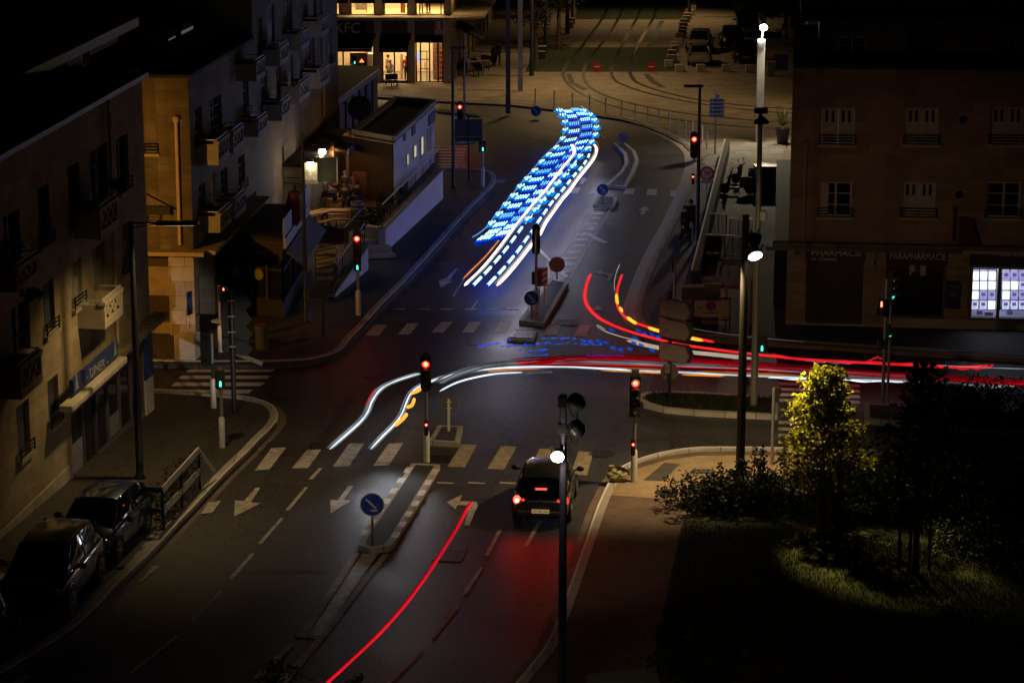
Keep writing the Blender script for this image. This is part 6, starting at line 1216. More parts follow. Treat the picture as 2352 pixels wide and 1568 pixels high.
b = MB(); b.lathe((0, -.05, zc), [(.21, -.003), (.21, .003)], 24, (0, -1, 0)); b.build('sign_ring', RSG, bd); b = MB(); b.lathe((0, -.056, zc), [(.165, -.003), (.165, .003)], 24, (0, -1, 0)); b.build('sign_disc', BLUE, bd); b = MB(); b.bar((-.12, -.062, zc + .12), (.12, -.062, zc - .12), .008, .04); b.build('slash', RSG, bd); b = MB(); b.box((0, -.048, zc - .28), (.6, .006, .03)); b.box((-.38, -.048, zc - .08), (.14, .006, .04)); b.box((0, -.048, zc - .62), (.12, .006, .03)); b.build('print', BLACK, bd)
ob = None
for x, lab in ((1667, 'slim orange striped post beside the no parking barrier, the left one'), (1724, 'slim orange striped post beside the no parking barrier, the right one')):
    p = G(x, 747, .136)
    if ob is None: ob = thing('marker_post', lab, 'post', p, 0, 'orange striped posts'); b = MB(); b.box((0, 0, .9), (.11, .06, 1.8)); b.build('post_body', mat('post_orange', (.42, .17, .05), .6, var=.4, nscale=5), ob)
    else: clone(ob, p, 0, lab)
t = thing('junction_box', 'low olive street cabinet left of the ticket machine', 'cabinet', G(1590, 730, .136)); b = MB(); b.box((0, .1, .6), (.9, .45, 1.2)); b.build('cabinet_body', mat('cabinet_olive', (.11, .10, .07), .7, var=.3), t, bevel=.02); b = MB(); b.box((0, .1, 1.23), (.96, .5, .06)); b.build('cabinet_top', mat('cabinet_top_tan', (.3, .25, .17), .7, var=.2), t)
# planter fence by the parked cars
pA, pB, pC, pD = G(376, 1216, .14), G(459, 1120, .14), G(332, 1213, .14), G(494, 1103, .14)
t = thing('planter_fence', 'white railed fence around an ivy planter behind the parked blue car', 'fence', pA); hA = 1.15
def rl(a, c, z0, z1, w, m, nm): b = MB(); b.bar(Vector((a.x, a.y, z0)), Vector((c.x, c.y, z1)), .05, w); return b.bw(nm, m, t)
RW = mat('rail_white_wood', (.58, .56, .50), .7, var=.25, nscale=4)
rl(pA, pB, .14 + hA, .14 + hA, .2, RW, 'rail'); rl(pA, pB, .14 + hA * .45, .14 + hA * .45, .2, RW, 'rail'); rl(pA, pC, .14 + hA, .14 + hA, .14, DARK, 'rail'); rl(pA, pC, .14 + .55, .14 + .55, .1, DARK, 'rail'); rl(pB, pD, .14 + hA, .42, .12, RW, 'rail')
for p in (pA, pB, pC, pA.lerp(pB, .5)): b = MB(); b.bar(Vector((p.x, p.y, .1)), Vector((p.x, p.y, .14 + hA)), .07, .07); b.bw('post', DARK, t)
b = MB()
for k in range(24):
    f = k / 23
    for s_ in (-1, 1):
        a = pA.lerp(pB, f); c = pA.lerp(pB, min(1, max(0, f + s_ * .12))); b.bar(Vector((a.x, a.y, .2)), Vector((c.x, c.y, 1.2)), .008, .008)
b.bw('wire_mesh', DARK, t)
# bollard posts at far left wall, advertising board, rubbish bag
t = thing('advert_panel', 'lit advertising panel on one oval foot behind the yellow green tree', 'advertising panel', G(1872, 1128, .14)); z0, z1 = zof(1872, 1128, 1120, .14), zof(1872, 1128, 1074, .14); b = MB(); b.box((0, 0, (z0 + z1) / 2), (1.16, .12, z1 - z0)); b.build('panel_frame', PALE, t); b = MB(); b.box((-.1, -.065, (z0 + z1) / 2), (.85, .012, (z1 - z0) * .86)); b.build('poster', mat('poster_mottled', (.28, .20, .20), .5, var=.95, nscale=4), t); b = MB(); b.box((.42, -.065, (z0 + z1) / 2), (.2, .012, (z1 - z0) * .86)); b.build('poster_strip', mat('poster_blue_grey', (.18, .22, .30), .5, var=.3), t); b = MB(); b.lathe((-.55, 0, 0), [(.55, 0), (.5, .1), (.1, .16)], 24); b.bar((-.55, 0, 0), (-.55, 0, z1), .1, .1); b.build('foot', mat('foot_green', (.12, .14, .10), .6, var=.2), t)
bag = thing('rubbish_bag', 'crumpled pale yellow rubbish bag at the foot of the corner traffic light', 'bag', G(1420, 1108, .14)); random.seed(5); b = MB(); b.ball((0, .2, .19), .34, 18, 12, (1, .75, .6))
for i, v in enumerate(b.v): b.v[i] = v + Vector((random.uniform(-.05, .05), random.uniform(-.05, .05), random.uniform(-.04, .05)))
b.build('bag_body', mat('bag_yellow', (.34, .33, .17), .3, var=.5, nscale=9, bump=.5, bscale=9), bag); b = MB(); b.lathe((-.2, .15, .36), [(.05, 0), (.03, .05), (.09, .12)], 10); b.build('knot', MATS['bag_yellow'], bag)
# cafe tables and chairs before the restaurant
CT = None; CH = None
TBL = [(1052, 148), (1075, 148), (1100, 148), (1055, 162), (1082, 162), (1110, 160), (900, 192)]
for i, (x, y) in enumerate(TBL):
    p = G(x, y + 4, .13); lab = 'pale topped terrace table outside the lit restaurant'
    if CT is None:
        CT = thing('terrace_table', lab, 'table', p, 0, 'terrace tables outside the restaurant'); b = MB(); b.box((0, 0, .74), (.9, .6, .04)); b.build('table_top', mat('table_pale', (.42, .35, .26), .5, var=.1), CT)
        for sx in (-1, 1):
            for sy in (-1, 1): b = MB(); b.bar((sx * .38, sy * .25, 0), (sx * .38, sy * .25, .72), .03, .03); b.build('leg', BLACK, CT)
    else: clone(CT, p, random.uniform(-.1, .1), lab if i < 6 else 'single pale terrace table against the shop window')
for i, (x, y) in enumerate([(1045, 158), (1064, 158), (1090, 158), (1114, 152), (1124, 152), (1048, 170), (1070, 171), (1094, 170), (1102, 172), (1066, 166), (890, 196), (908, 197)]):
    p = G(x, y + 4, .13); lab = 'black wicker terrace chair outside the lit restaurant'
    if CH is None:
        CH = thing('terrace_chair', lab, 'chair', p, 0, 'terrace chairs outside the restaurant'); b = MB(); b.box((0, 0, .45), (.44, .44, .04)); b.build('seat', BLACK, CH); b = MB(); b.box((0, -.21, .7), (.44, .04, .4)); b.build('backrest', BLACK, CH)
        for sx in (-1, 1):
            for sy in (-1, 1): b = MB(); b.bar((sx * .19, sy * .19, 0), (sx * .2, sy * .2, .44), .03, .03); b.build('leg', DARK, CH)
    else: clone(CH, p, random.uniform(-.5, .5) + (math.pi if i % 2 else 0))
# far right cafe: tables, chairs, wheelie bin, teal crate
for i, (x, y, rz) in enumerate(((1795, 82, .2), (1812, 80, -.3))): clone(CT, G(x, y + 8, .13), rz, 'wooden topped terrace table beside the far metal chairs')
MCH = None
for i, (x, y) in enumerate(((1786, 90), (1803, 94), (1810, 92), (1822, 85), (1816, 70), (1800, 72))):
    p = G(x, y + 8, .13)
    if MCH is None:
        MCH = clone(CH, p, .5, 'shiny metal chair on the far terrace beside the pharmacy roof'); MCH['group'] = 'metal chairs on the far terrace'
        for ch in MCH.children: ch.data = ch.data.copy(); ch.data.materials[0] = mat('chair_steel', (.6, .58, .52), .3, .8, var=.1)
    else: clone(MCH, p, random.uniform(-1, 1))
t = thing('delivery_bike', 'bicycle with a big teal delivery box far behind the pharmacy roof', 'bicycle', G(1838, 82, .13))
b = MB(); b.box((0, .3, 1.25), (.62, .5, .6)); b.build('delivery_box', mat('box_teal', (.02, .30, .34), .5, var=.3), t); b = MB(); b.box((.28, .2, .62), (.3, .3, .4)); b.build('pannier', mat('pannier_red', (.40, .10, .04), .6, var=.2), t)
for sx in (-.55, .55):
    b = MB(); b.tube([(sx + .32 * math.cos(a * .4488), .3, .34 + .32 * math.sin(a * .4488)) for a in range(15)], .025, 6); b.build('wheel', BLACK, t)
b = MB(); b.bar((-.55, .3, .34), (-.1, .3, .85), .04, .04); b.bar((-.1, .3, .85), (.4, .3, .9), .04, .04); b.bar((.4, .3, .95), (.55, .3, .34), .04, .04); b.bar((-.1, .3, .85), (0, .3, .35), .04, .04); b.bar((0, .3, .35), (.42, .3, .85), .04, .04); b.build('frame', GREY, t); b = MB(); b.tube([(.4, .3, 1.0), (.5, .1, 1.1), (.6, .05, 1.12)], .02, 6); b.build('handlebar', PALE, t)
t = thing('wheelie_bin', 'tan wheelie bin with a yellow lid behind the pale mast', 'bin', G(1771, 175, .14)); b = MB(); b.hexa([(-.22, -.2, .06), (.22, -.2, .06), (.22, .25, .06), (-.22, .25, .06)], [(-.29, -.3, .95), (.29, -.3, .95), (.29, .3, .95), (-.29, .3, .95)]); b.build('bin_body', mat('bin_tan', (.28, .23, .16), .6, var=.1), t); b = MB(); b.box((0, 0, 1.0), (.64, .66, .08)); b.build('bin_lid', mat('bin_yellow', (.55, .36, .03), .5, var=.1), t); b = MB(); b.cyl((-.25, .25, .1), (.25, .25, .1), .1); b.build('wheel', BLACK, t)
t = thing('display_stand', 'purple and red striped display stand by the plaza side of the pharmacy block', 'stand', G(1792, 168, .14)); b = MB(); b.box((0, 0, .75), (1.05, .1, 1.1)); b.build('stand_panel', mat('stand_purple', (.08, .05, .16), .6, var=.8, nscale=3), t)
for sx in (-.45, .45): b = MB(); b.bar((sx, .1, 0), (sx, .0, 1.3), .05, .05); b.build('leg', DARK, t)
# barrels, benches and tables of the pub terrace
TW = mat('table_wood_warm', (.42, .22, .09), .6, var=.3, nscale=6)
def barrel(x, y, lab, m, z=TZ):
    t = thing('barrel', lab, 'barrel', G(x, y, z)); b = MB(); b.lathe((0, 0, 0), [(.27, 0), (.33, .25), (.35, .5), (.33, .75), (.27, .98), (.02, 1.0)], 20); b.build('barrel_body', m, t, smooth=True); b = MB()
    for zz, r in ((.12, .315), (.35, .352), (.68, .348), (.88, .302)): b.lathe((0, 0, zz), [(r, -.03), (r + .008, 0), (r, .03)], 20)
    b.build('hoops', GREY, t); return t
barrel(819, 452, 'wooden barrel lit orange at the back of the pub terrace', TW); barrel(822, 512, 'dark barrel near the steps of the pub terrace', mat('barrel_dark', (.06, .045, .04), .6, var=.3)); 
t = thing('planter_box', 'warm brown plywood planter screen behind the barrel', 'screen', G(838, 458, TZ)); b = MB(); b.box((0, .2, .65), (1.15, .12, 1.3)); b.build('screen_panel', mat('ply_orange', (.30, .15, .06), .6, var=.25), t); b = MB(); b.box((-.5, .1, .65), (.08, .08, 1.3)); b.box((.5, .1, .65), (.08, .08, 1.3)); b.build('post', WOOD, t)
tt = None
for x, y, lab, rz in ((775, 484, 'wooden pub table with people seated around it', .3), (748, 456, 'wooden pub table under the hanging green banner', -.2), (728, 525, 'wooden bench table near the sign post, empty', .9), (770, 520, 'slatted low wooden table in the front of the pub terrace', .1)):
    p = G(x, y, TZ)
    if tt is None:
        tt = thing('pub_table', lab, 'table', p, rz, 'wooden tables of the pub terrace'); b = MB(); b.box((0, 0, .74), (1.4, .75, .05)); b.build('table_top', TW, tt)
        for s_ in (-.55, .55): b = MB(); b.bar((s_, -.3, 0), (s_, 0, .72), .08, .08); b.bar((s_, .3, 0), (s_, 0, .72), .078, .078); b.build('leg', TW, tt)
        for s_ in (-.65, .65): b = MB(); b.box((0, s_, .43), (1.4, .26, .05)); b.bar((-.6, s_, 0), (-.6, s_, .41), .06, .06); b.bar((.6, s_, 0), (.6, s_, .41), .06, .06); b.build('bench', TW, tt)
    else: clone(tt, p, rz, lab)
for (x, y, s_, lab) in ((763, 400, .14, 'glowing orange candle lamp on the pub terrace wall'), (702, 456, .07, 'tiny orange candle light beside the black lamp post'), (612 - 12 + 14, 410 - 8, .0, '')):
    if s_: p = atY(x, y, G(775, 484, TZ).y - .5 + (8 if x > 750 else 0)); o = thing('candle_lamp', lab, 'lamp', p); b = MB(); b.ball((0, 0, 0), s_, 12, 8); b.build('flame', glow('flame_orange', (1, .50, .14), 12), o); b = MB(); b.bar((0, 0, -.6), (0, 0, -s_), .05, .05); b.build('lamp_stem', BLACK, o)
P0 = G(775, 480, TZ); point(P0 + Vector((-.2, 2.2, 2.4)), 42, (1, .36, .08), .2); point(P0 + Vector((.6, 6, 2.6)), 30, (1, .34, .07), .25); point(G(735, 520, TZ) + Vector((.2, .5, 2.0)), 9, (1, .5, .16), .15)
p = atY(600 + 8, 410 - 0, fa.y - 1.0)
# ================================================================ VEHICLES
TYRE = mat('tyre_rubber', (.012, .012, .012), .8, var=.1); RIM = mat('alloy_rim', (.45, .45, .47), .3, .9, var=.05); PLASTIC = mat('black_plastic', (.015, .015, .016), .5, var=.1)
CARGLASS = mat('car_glass', (.006, .007, .009), .04, var=0, spec=.7)
STY = {
 'hatch': dict(W=1.0, wb=(-1.22, 1.26), r=.31,
   body=[(-1.98, .66, .36, .70, .72), (-1.93, .78, .24, .88, .90), (-1.6, .85, .2, .95, .97), (-.8, .87, .19, .95, .97), (.2, .87, .19, .93, .95), (.95, .86, .2, .92, .96), (1.4, .84, .2, .84, .91), (1.78, .78, .22, .70, .78), (2.0, .62, .30, .52, .58)],
   cab=[(-1.90, .72, .90, .70, .92), (-1.48, .77, .95, .585, 1.36), (-1.1, .78, .95, .60, 1.45), (-.2, .79, .94, .60, 1.48), (.42, .78, .94, .575, 1.43), (1.22, .72, .93, .69, .95)], roof=(1, 4)),
 'saloon': dict(W=1.0, wb=(-1.36, 1.40), r=.32,
   body=[(-2.25, .68, .36, .80, .82), (-2.18, .80, .24, .93, .95), (-1.7, .87, .2, .97, .99), (-.8, .89, .19, .95, .97), (.3, .89, .19, .93, .95), (1.1, .88, .2, .90, .94), (1.6, .86, .2, .83, .89), (2.0, .80, .22, .70, .77), (2.25, .62, .30, .52, .58)],
   cab=[(-1.66, .72, .96, .70, .98), (-1.05, .78, .95, .58, 1.38), (-.6, .79, .95, .60, 1.43), (0, .79, .94, .60, 1.44), (.4, .78, .94, .58, 1.40), (1.22, .72, .92, .69, .94)], roof=(1, 4)),
 'suv': dict(W=1.04, wb=(-1.32, 1.36), r=.36,
   body=[(-2.15, .70, .42, .92, .94), (-2.08, .82, .32, 1.04, 1.06), (-1.6, .89, .28, 1.06, 1.08), (-.8, .91, .26, 1.05, 1.07), (.3, .91, .26, 1.03, 1.05), (1.05, .90, .28, 1.02, 1.06), (1.55, .88, .28, .96, 1.02), (1.95, .82, .3, .84, .92), (2.18, .66, .38, .64, .70)],
   cab=[(-2.02, .74, 1.02, .72, 1.05), (-1.62, .80, 1.05, .63, 1.54), (-1.1, .81, 1.05, .65, 1.62), (-.2, .82, 1.04, .65, 1.64), (.45, .81, 1.04, .62, 1.58), (1.25, .75, 1.03, .72, 1.06)], roof=(1, 4)),
 'van': dict(W=1.1, wb=(-1.5, 1.5), r=.34,
   body=[(-2.5, .84, .36, 1.1, 1.12), (-2.46, .92, .26, 1.14, 1.16), (-1.6, .95, .24, 1.15, 1.17), (-.4, .95, .24, 1.15, 1.17), (.6, .95, .24, 1.14, 1.16), (1.4, .94, .24, 1.12, 1.16), (1.9, .92, .24, 1.02, 1.08), (2.25, .86, .26, .82, .88), (2.45, .70, .32, .6, .66)],
   cab=[(-2.48, .90, 1.14, .86, 1.5), (-2.4, .91, 1.15, .82, 1.95), (-1.0, .92, 1.15, .82, 2.02), (.4, .92, 1.14, .82, 2.0), (1.1, .90, 1.14, .78, 1.9), (2.0, .84, 1.06, .8, 1.1)], roof=(1, 4))}
def make_car(name, label, cat, loc, hd, style, paint, group=None, lamps=None, plate=None, tail=None, frontplate=None):
    S = STY[style]; t = thing(name, label, cat, loc, hd, group)
    def loft(st, f): 
        b = MB(); k = 0; m = None
        for s in st:
            ring = f(s); m = len(ring); b.v += [Vector(p) for p in ring]
        for i in range(len(st) - 1):
            for j in range(m): a, c = i * m + j, i * m + (j + 1) % m; b.f.append((a, c, c + m, a + m))
        b.f.append(tuple(range(m))); b.f.append(tuple((len(st) - 1) * m + j for j in range(m))); return b
    def sec(s):
        x, wd, z0, zb, zt = s; h = [(0, z0), (wd * .86, z0), (wd * .98, z0 + .1), (wd, z0 + (zb - z0) * .55), (wd * .975, zb - .06), (wd * .90, zb), (wd * .5, zt), ]
        L = [(x, y, z) for y, z in h]; R = [(x, -y, z) for y, z in reversed(h[1:])]; return L + [(x, 0, zt + .005)] + R
    def body_sec(s):
        r = sec(s); return r
    bo = loft(S['body'], body_sec).build('body', paint, t, smooth=True); 
    for mo in list(bo.modifiers): bo.modifiers.remove(mo)
    sm = bo.modifiers.new('s', 'SUBSURF'); sm.levels = 1; sm.render_levels = 2
    def csec(s):
        x, wb, zb, wt, zt = s; return [(x, wb, zb - .03), (x, (wb * .45 + wt * .55) + .02, zb + (zt - zb) * .5), (x, wt, zt - .03), (x, wt * .8, zt), (x, 0, zt + .015), (x, -wt * .8, zt), (x, -wt, zt - .03), (x, -(wb * .45 + wt * .55) - .02, zb + (zt - zb) * .5), (x, -wb, zb - .03)]
    loft(S['cab'], csec).build('windows', CARGLASS, t, smooth=True)
    i0, i1 = S['roof']; b = MB(); st = S['cab'][i0:i1 + 1]
    for s in st:
        x, wb, zb, wt, zt = s; b.v += [Vector(p) for p in ((x, wt + .012, zt - .045), (x, wt * .82, zt + .012), (x, 0, zt + .028), (x, -wt * .82, zt + .012), (x, -wt - .012, zt - .045))]
    for i in range(len(st) - 1):
        for j in range(4): a = i * 5 + j; b.f.append((a, a + 1, a + 6, a + 5))
    for s_ in (1, -1):
        a, c = S['cab'][-1], S['cab'][-2]; b.bar((a[0] - .02, s_ * (a[3] + .02), a[4] - .03), (c[0], s_ * (c[3] + .01), c[4] - .02), .05, .05)
        a, c = S['cab'][0], S['cab'][1]; b.bar((a[0] + .05, s_ * (a[3] + .01), a[4] - .02), (c[0] + .02, s_ * (c[3] + .012), c[4] - .02), .09, .06)
        m_ = S['cab'][3]; b.bar((m_[0] - .05, s_ * (m_[1] + .008), m_[2]), (m_[0] - .08, s_ * (m_[3] + .012), m_[4] - .03), .06, .03)
        a, c = S['cab'][0], S['cab'][-1]; 
    ro = b.build('roof', paint, t, smooth=True)
    # waist trim, mirrors, handles
    for s_ in (1, -1):
        q = S['body'][4]; b = MB(); b.bar((-1.5, s_ * (q[1] * .92), q[3] + .0), (1.05, s_ * (q[1] * .915), q[3] - .01), .03, .025); b.build('waist_trim', mat('chrome_trim', (.5, .5, .5), .2, .9, var=0), t)
        b = MB(); b.ball((S['cab'][-2][0] + .38, s_ * (q[1] + .13), q[3] + .09), .12, 12, 8, (.6, 1, .75)); b.bar((S['cab'][-2][0] + .38, s_ * (q[1] - .05), q[3] + .04), (S['cab'][-2][0] + .38, s_ * (q[1] + .1), q[3] + .06), .05, .04); b.build('mirror', PLASTIC, t, smooth=True)
        for xh in (-.75, .12): b = MB(); b.box((xh, s_ * (q[1] + .012), q[3] - .12), (.2, .03, .035)); b.build('handle', paint, t)
    for xw in S['wb']:
        for s_ in (1, -1):
            y = s_ * (.76 if style in ('hatch', 'saloon') else .82); r = S['r']; b = MB(); b.lathe((xw, y, r), [(r * .62, -.1), (r * .95, -.11), (r, -.06), (r, .06), (r * .95, .11), (r * .62, .1)], 24, (0, s_, 0)); wo = b.build('wheel', TYRE, t, smooth=True)
            b = MB(); b.lathe((xw, y, r), [(r * .6, .06), (r * .66, .108), (r * .6, .112), (r * .56, .07)], 24, (0, s_, 0))
            for k in range(5): a = k * 1.2566; c_, n_ = math.cos(a), math.sin(a); b.bar((xw + .04 * c_, y + s_ * .1, r + .04 * n_), (xw + r * .6 * c_, y + s_ * .1, r + r * .6 * n_), .03, .045)
            b.lathe((xw, y, r), [(.05, .07), (.05, .115)], 12, (0, s_, 0)); b.build('rim', RIM, wo)
            b = MB(); pr = [(xw + r * 1.17 * math.cos(math.pi * k / 12), (S['body'][3][1] - .012) * s_ * .985, r + .02 + r * 1.17 * math.sin(math.pi * k / 12)) for k in range(13)]; b.tube(pr, .03, 6); b.lathe((xw, s_ * (S['body'][3][1] - .11), r + .02), [(r * 1.14, -.02), (r * 1.14, .095)], 24, (0, s_, 0)); b.build('wheel_arch', PLASTIC, t)
    bx = S['body'][0][0]; fx = S['body'][-1][0]; zb = S['body'][1][3]
    b = MB(); b.box((bx + .04, 0, .42), (.16, 1.4, .2)); b.build('bumper', paint, t, bevel=.05); b = MB(); b.box((fx - .08, 0, .36), (.16, 1.3, .2)); b.build('bumper', paint, t, bevel=.05)
    b = MB(); b.box((fx - .03, 0, .56), (.08, .7, .12)); b.build('grille', PLASTIC, t)
    TL, TM = tail or (mat('tail_lens', (.25, .01, .01), .2, var=0), None)
    for s_ in (1, -1):
        b = MB(); b.ball((bx + .11, s_ * .70, zb - .08), .14, 12, 8, (.7, .9, 1.0)); b.build('taillight', TL if not isinstance(TL, dict) else TL[s_], t, smooth=True)
        b = MB(); b.ball((bx + .07, s_ * .52, zb - .10), .085, 12, 8, (.5, 1.0, .8)); b.build('taillight', TM or TL, t, smooth=True)
        if isinstance(TL, dict) and s_ > 0: b = MB(); b.ball((bx + .0, s_ * .70, zb - .07), .06, 10, 8); b.build('bulb', glow('brake_core', (1, .5, .28), 6), t)
        b = MB(); b.ball((fx - .20, s_ * .62, .66 if style != 'suv' else .82), .15, 12, 8, (.9, 1.1, .55)); b.build('headlight', mat('headlamp_glass', (.45, .45, .47), .08, .6, var=0), t, smooth=True)
    if lamps: b = MB(); a, c = S['cab'][0], S['cab'][1]; b.box((a[0] * .62 + c[0] * .38 - .03, 0, a[4] * .62 + c[4] * .38 + .03), (.04, .34, .04)); b.build('brake_light', lamps, t)
    for xx, pl, s_ in ((bx - .045, plate, -1), (fx + .01, frontplate, 1)):
        if pl:
            b = MB(); b.box((xx, 0, .50), (.02, .52, .115)); po = b.build('plate', pl[1], t); R = Matrix.Rotation(hd, 3, 'Z')
            lettering(pl[0], Vector(loc) + R @ Vector((xx + s_ * .012, .22 if s_ < 0 else -.22, .465)), R @ Vector((0, -1, 0)) if s_ < 0 else R @ Vector((0, 1, 0)), (0, 0, 1), .075, BLACK, po, .44)
    b = MB(); b.bar((bx - .002 + .02, 0, zb - .02), (bx + .02, 0, zb - .1), .06, .06); b.build('emblem', mat('emblem_chrome', (.4, .4, .4), .2, .9, var=0), t)
    if style in ('hatch', 'suv'): b = MB(); s2 = S['cab'][1]; b.bar((s2[0] + .1, 0, s2[4] + .02), (s2[0] - .15, 0, s2[4] + .22), .012, .012); b.build('aerial', BLACK, t)
    return t
def carpaint(n, c): return mat(n, c, .28, .35, var=0, coat=1.0, spec=.6)
dirv = (G(1145, 1210) - G(1000, 1460)); HD = math.atan2(dirv.y, dirv.x) + math.radians(4.5)
RT = glow('brake_hot', (1, .055, .03), 5); RT2 = glow('brake_mid', (1, .03, .02), 2); TLD = {1: RT, -1: RT2}
cp0 = G(1241, 1212); cp0 = cp0 + Vector((math.cos(HD), math.sin(HD), 0)) * 1.95
MAINCAR = make_car('hatchback_car', 'grey hatchback braking at the crossing with its three red rear lights on', 'car', cp0, HD, 'hatch', carpaint('paint_grey', (.05, .05, .06)), None, glow('brake_bar', (1, .05, .03), 4), ('BM 892 NN', mat('plate_lit', (.8, .6, .35), .5, em=(1, .6, .25), es=.3, var=.5, nscale=14)), (TLD, RT2))
MAINCAR.scale = (.95, .95, .95)
fw = Vector((math.cos(HD), math.sin(HD), 0)); rt = Vector((fw.y, -fw.x, 0))
for s_, p_ in ((-1, 15), (1, 13)):
    p = cp0 - fw * 2.08 + rt * (.66 * s_) + Vector((0, 0, .9)); spot(p, p - fw * 12 + rt * 1.5 + Vector((0, 0, -1.2)), p_ * 1.6, (1, .03, .02), 110, 1, .3)
p = cp0 - fw * 1.6 + Vector((0, 0, 1.3)); spot(p, p - fw * 14 + rt * 2 + Vector((0, 0, -1.6)), 24, (1, .03, .02), 110, 1, .3)
# parked cars on the left
def bywheels(rear, front, z, half): # px of road side wheels
    a, c = G(*rear, z), G(*front, z); d = (c - a).normalized(); h = math.atan2(d.y, d.x); n = Vector((-d.y, d.x, 0)); return (a + c) / 2 + n * -half, h, (c - a).length
pc, h1, l1 = bywheels((330, 1229), (287, 1276), .135, .78); dk = (G(263, 1356) - G(400, 1219)).normalized(); hk = math.atan2(dk.y, dk.x); nk = Vector((dk.y, -dk.x, 0)); nk = nk if nk.x < 0 else -nk
def parked(x, y, off): p = G(x, y, .135); return p + nk * off
make_car('parked_car', 'dark blue hatchback parked behind the black one, nearest the planter fence', 'car', parked(310, 1252, .86), hk, 'hatch', carpaint('paint_blue', (.008, .06, .17)), 'cars parked on the left pavement', frontplate=('CX 418 KD', PLASTIC))
make_car('parked_car', 'black tall car parked in the middle of the left row', 'car', parked(202, 1372, .92), hk + .06, 'suv', carpaint('paint_black', (.008, .008, .010)), 'cars parked on the left pavement')
make_car('parked_car', 'very dark red reflecting car cut off by the left picture edge', 'car', parked(38, 1490, 1.15) , hk + .12, 'hatch', carpaint('paint_black_red', (.012, .008, .009)), 'cars parked on the left pavement')
# far parking
d0 = (G(1640, 60) - G(1590, 150)); HF = math.atan2(d0.y, d0.x)
SILV = carpaint('paint_silver', (.42, .36, .29))
make_car('parked_car', 'silver saloon with a yellow number plate parked beside the stone cubes', 'car', G(1597, 154, .135) + Vector((.5, 2.4, 0)), HF + .06, 'saloon', SILV, 'cars parked on the plaza', plate=('Y 731 KLO', mat('plate_yellow', (.65, .42, .03), .5, var=.1)))
make_car('parked_car', 'silver tall car facing the camera behind the silver saloon', 'car', G(1607, 132, .135) + Vector((.3, 4.0, 0)), HF + math.pi, 'suv', carpaint('paint_champagne', (.30, .25, .18)), 'cars parked on the plaza')
make_car('parked_car', 'black car facing the camera behind the pale mast', 'car', G(1727, 152, .135) + Vector((-.2, 3.2, 0)), HF + math.pi + .1, 'hatch', carpaint('paint_black2', (.008, .008, .009)), 'cars parked on the plaza', frontplate=('BD 205 TR', mat('plate_white_dim', (.6, .6, .58), .5, var=.05)))
make_car('parked_car', 'black car parked deeper left of the pale mast', 'car', G(1703, 122, .135) + Vector((-.4, 3.5, 0)), HF + math.pi + .1, 'suv', MATS['paint_black2'], 'cars parked on the plaza')
make_car('parked_van', 'pale van facing the camera under the plaza tree', 'van', G(1725, 88, .135) + Vector((0, 4, 0)), HF + math.pi + .1, 'van', carpaint('paint_pale', (.45, .38, .28)), 'cars parked on the plaza', frontplate=('AK 664 VN', MATS['plate_white_dim']))
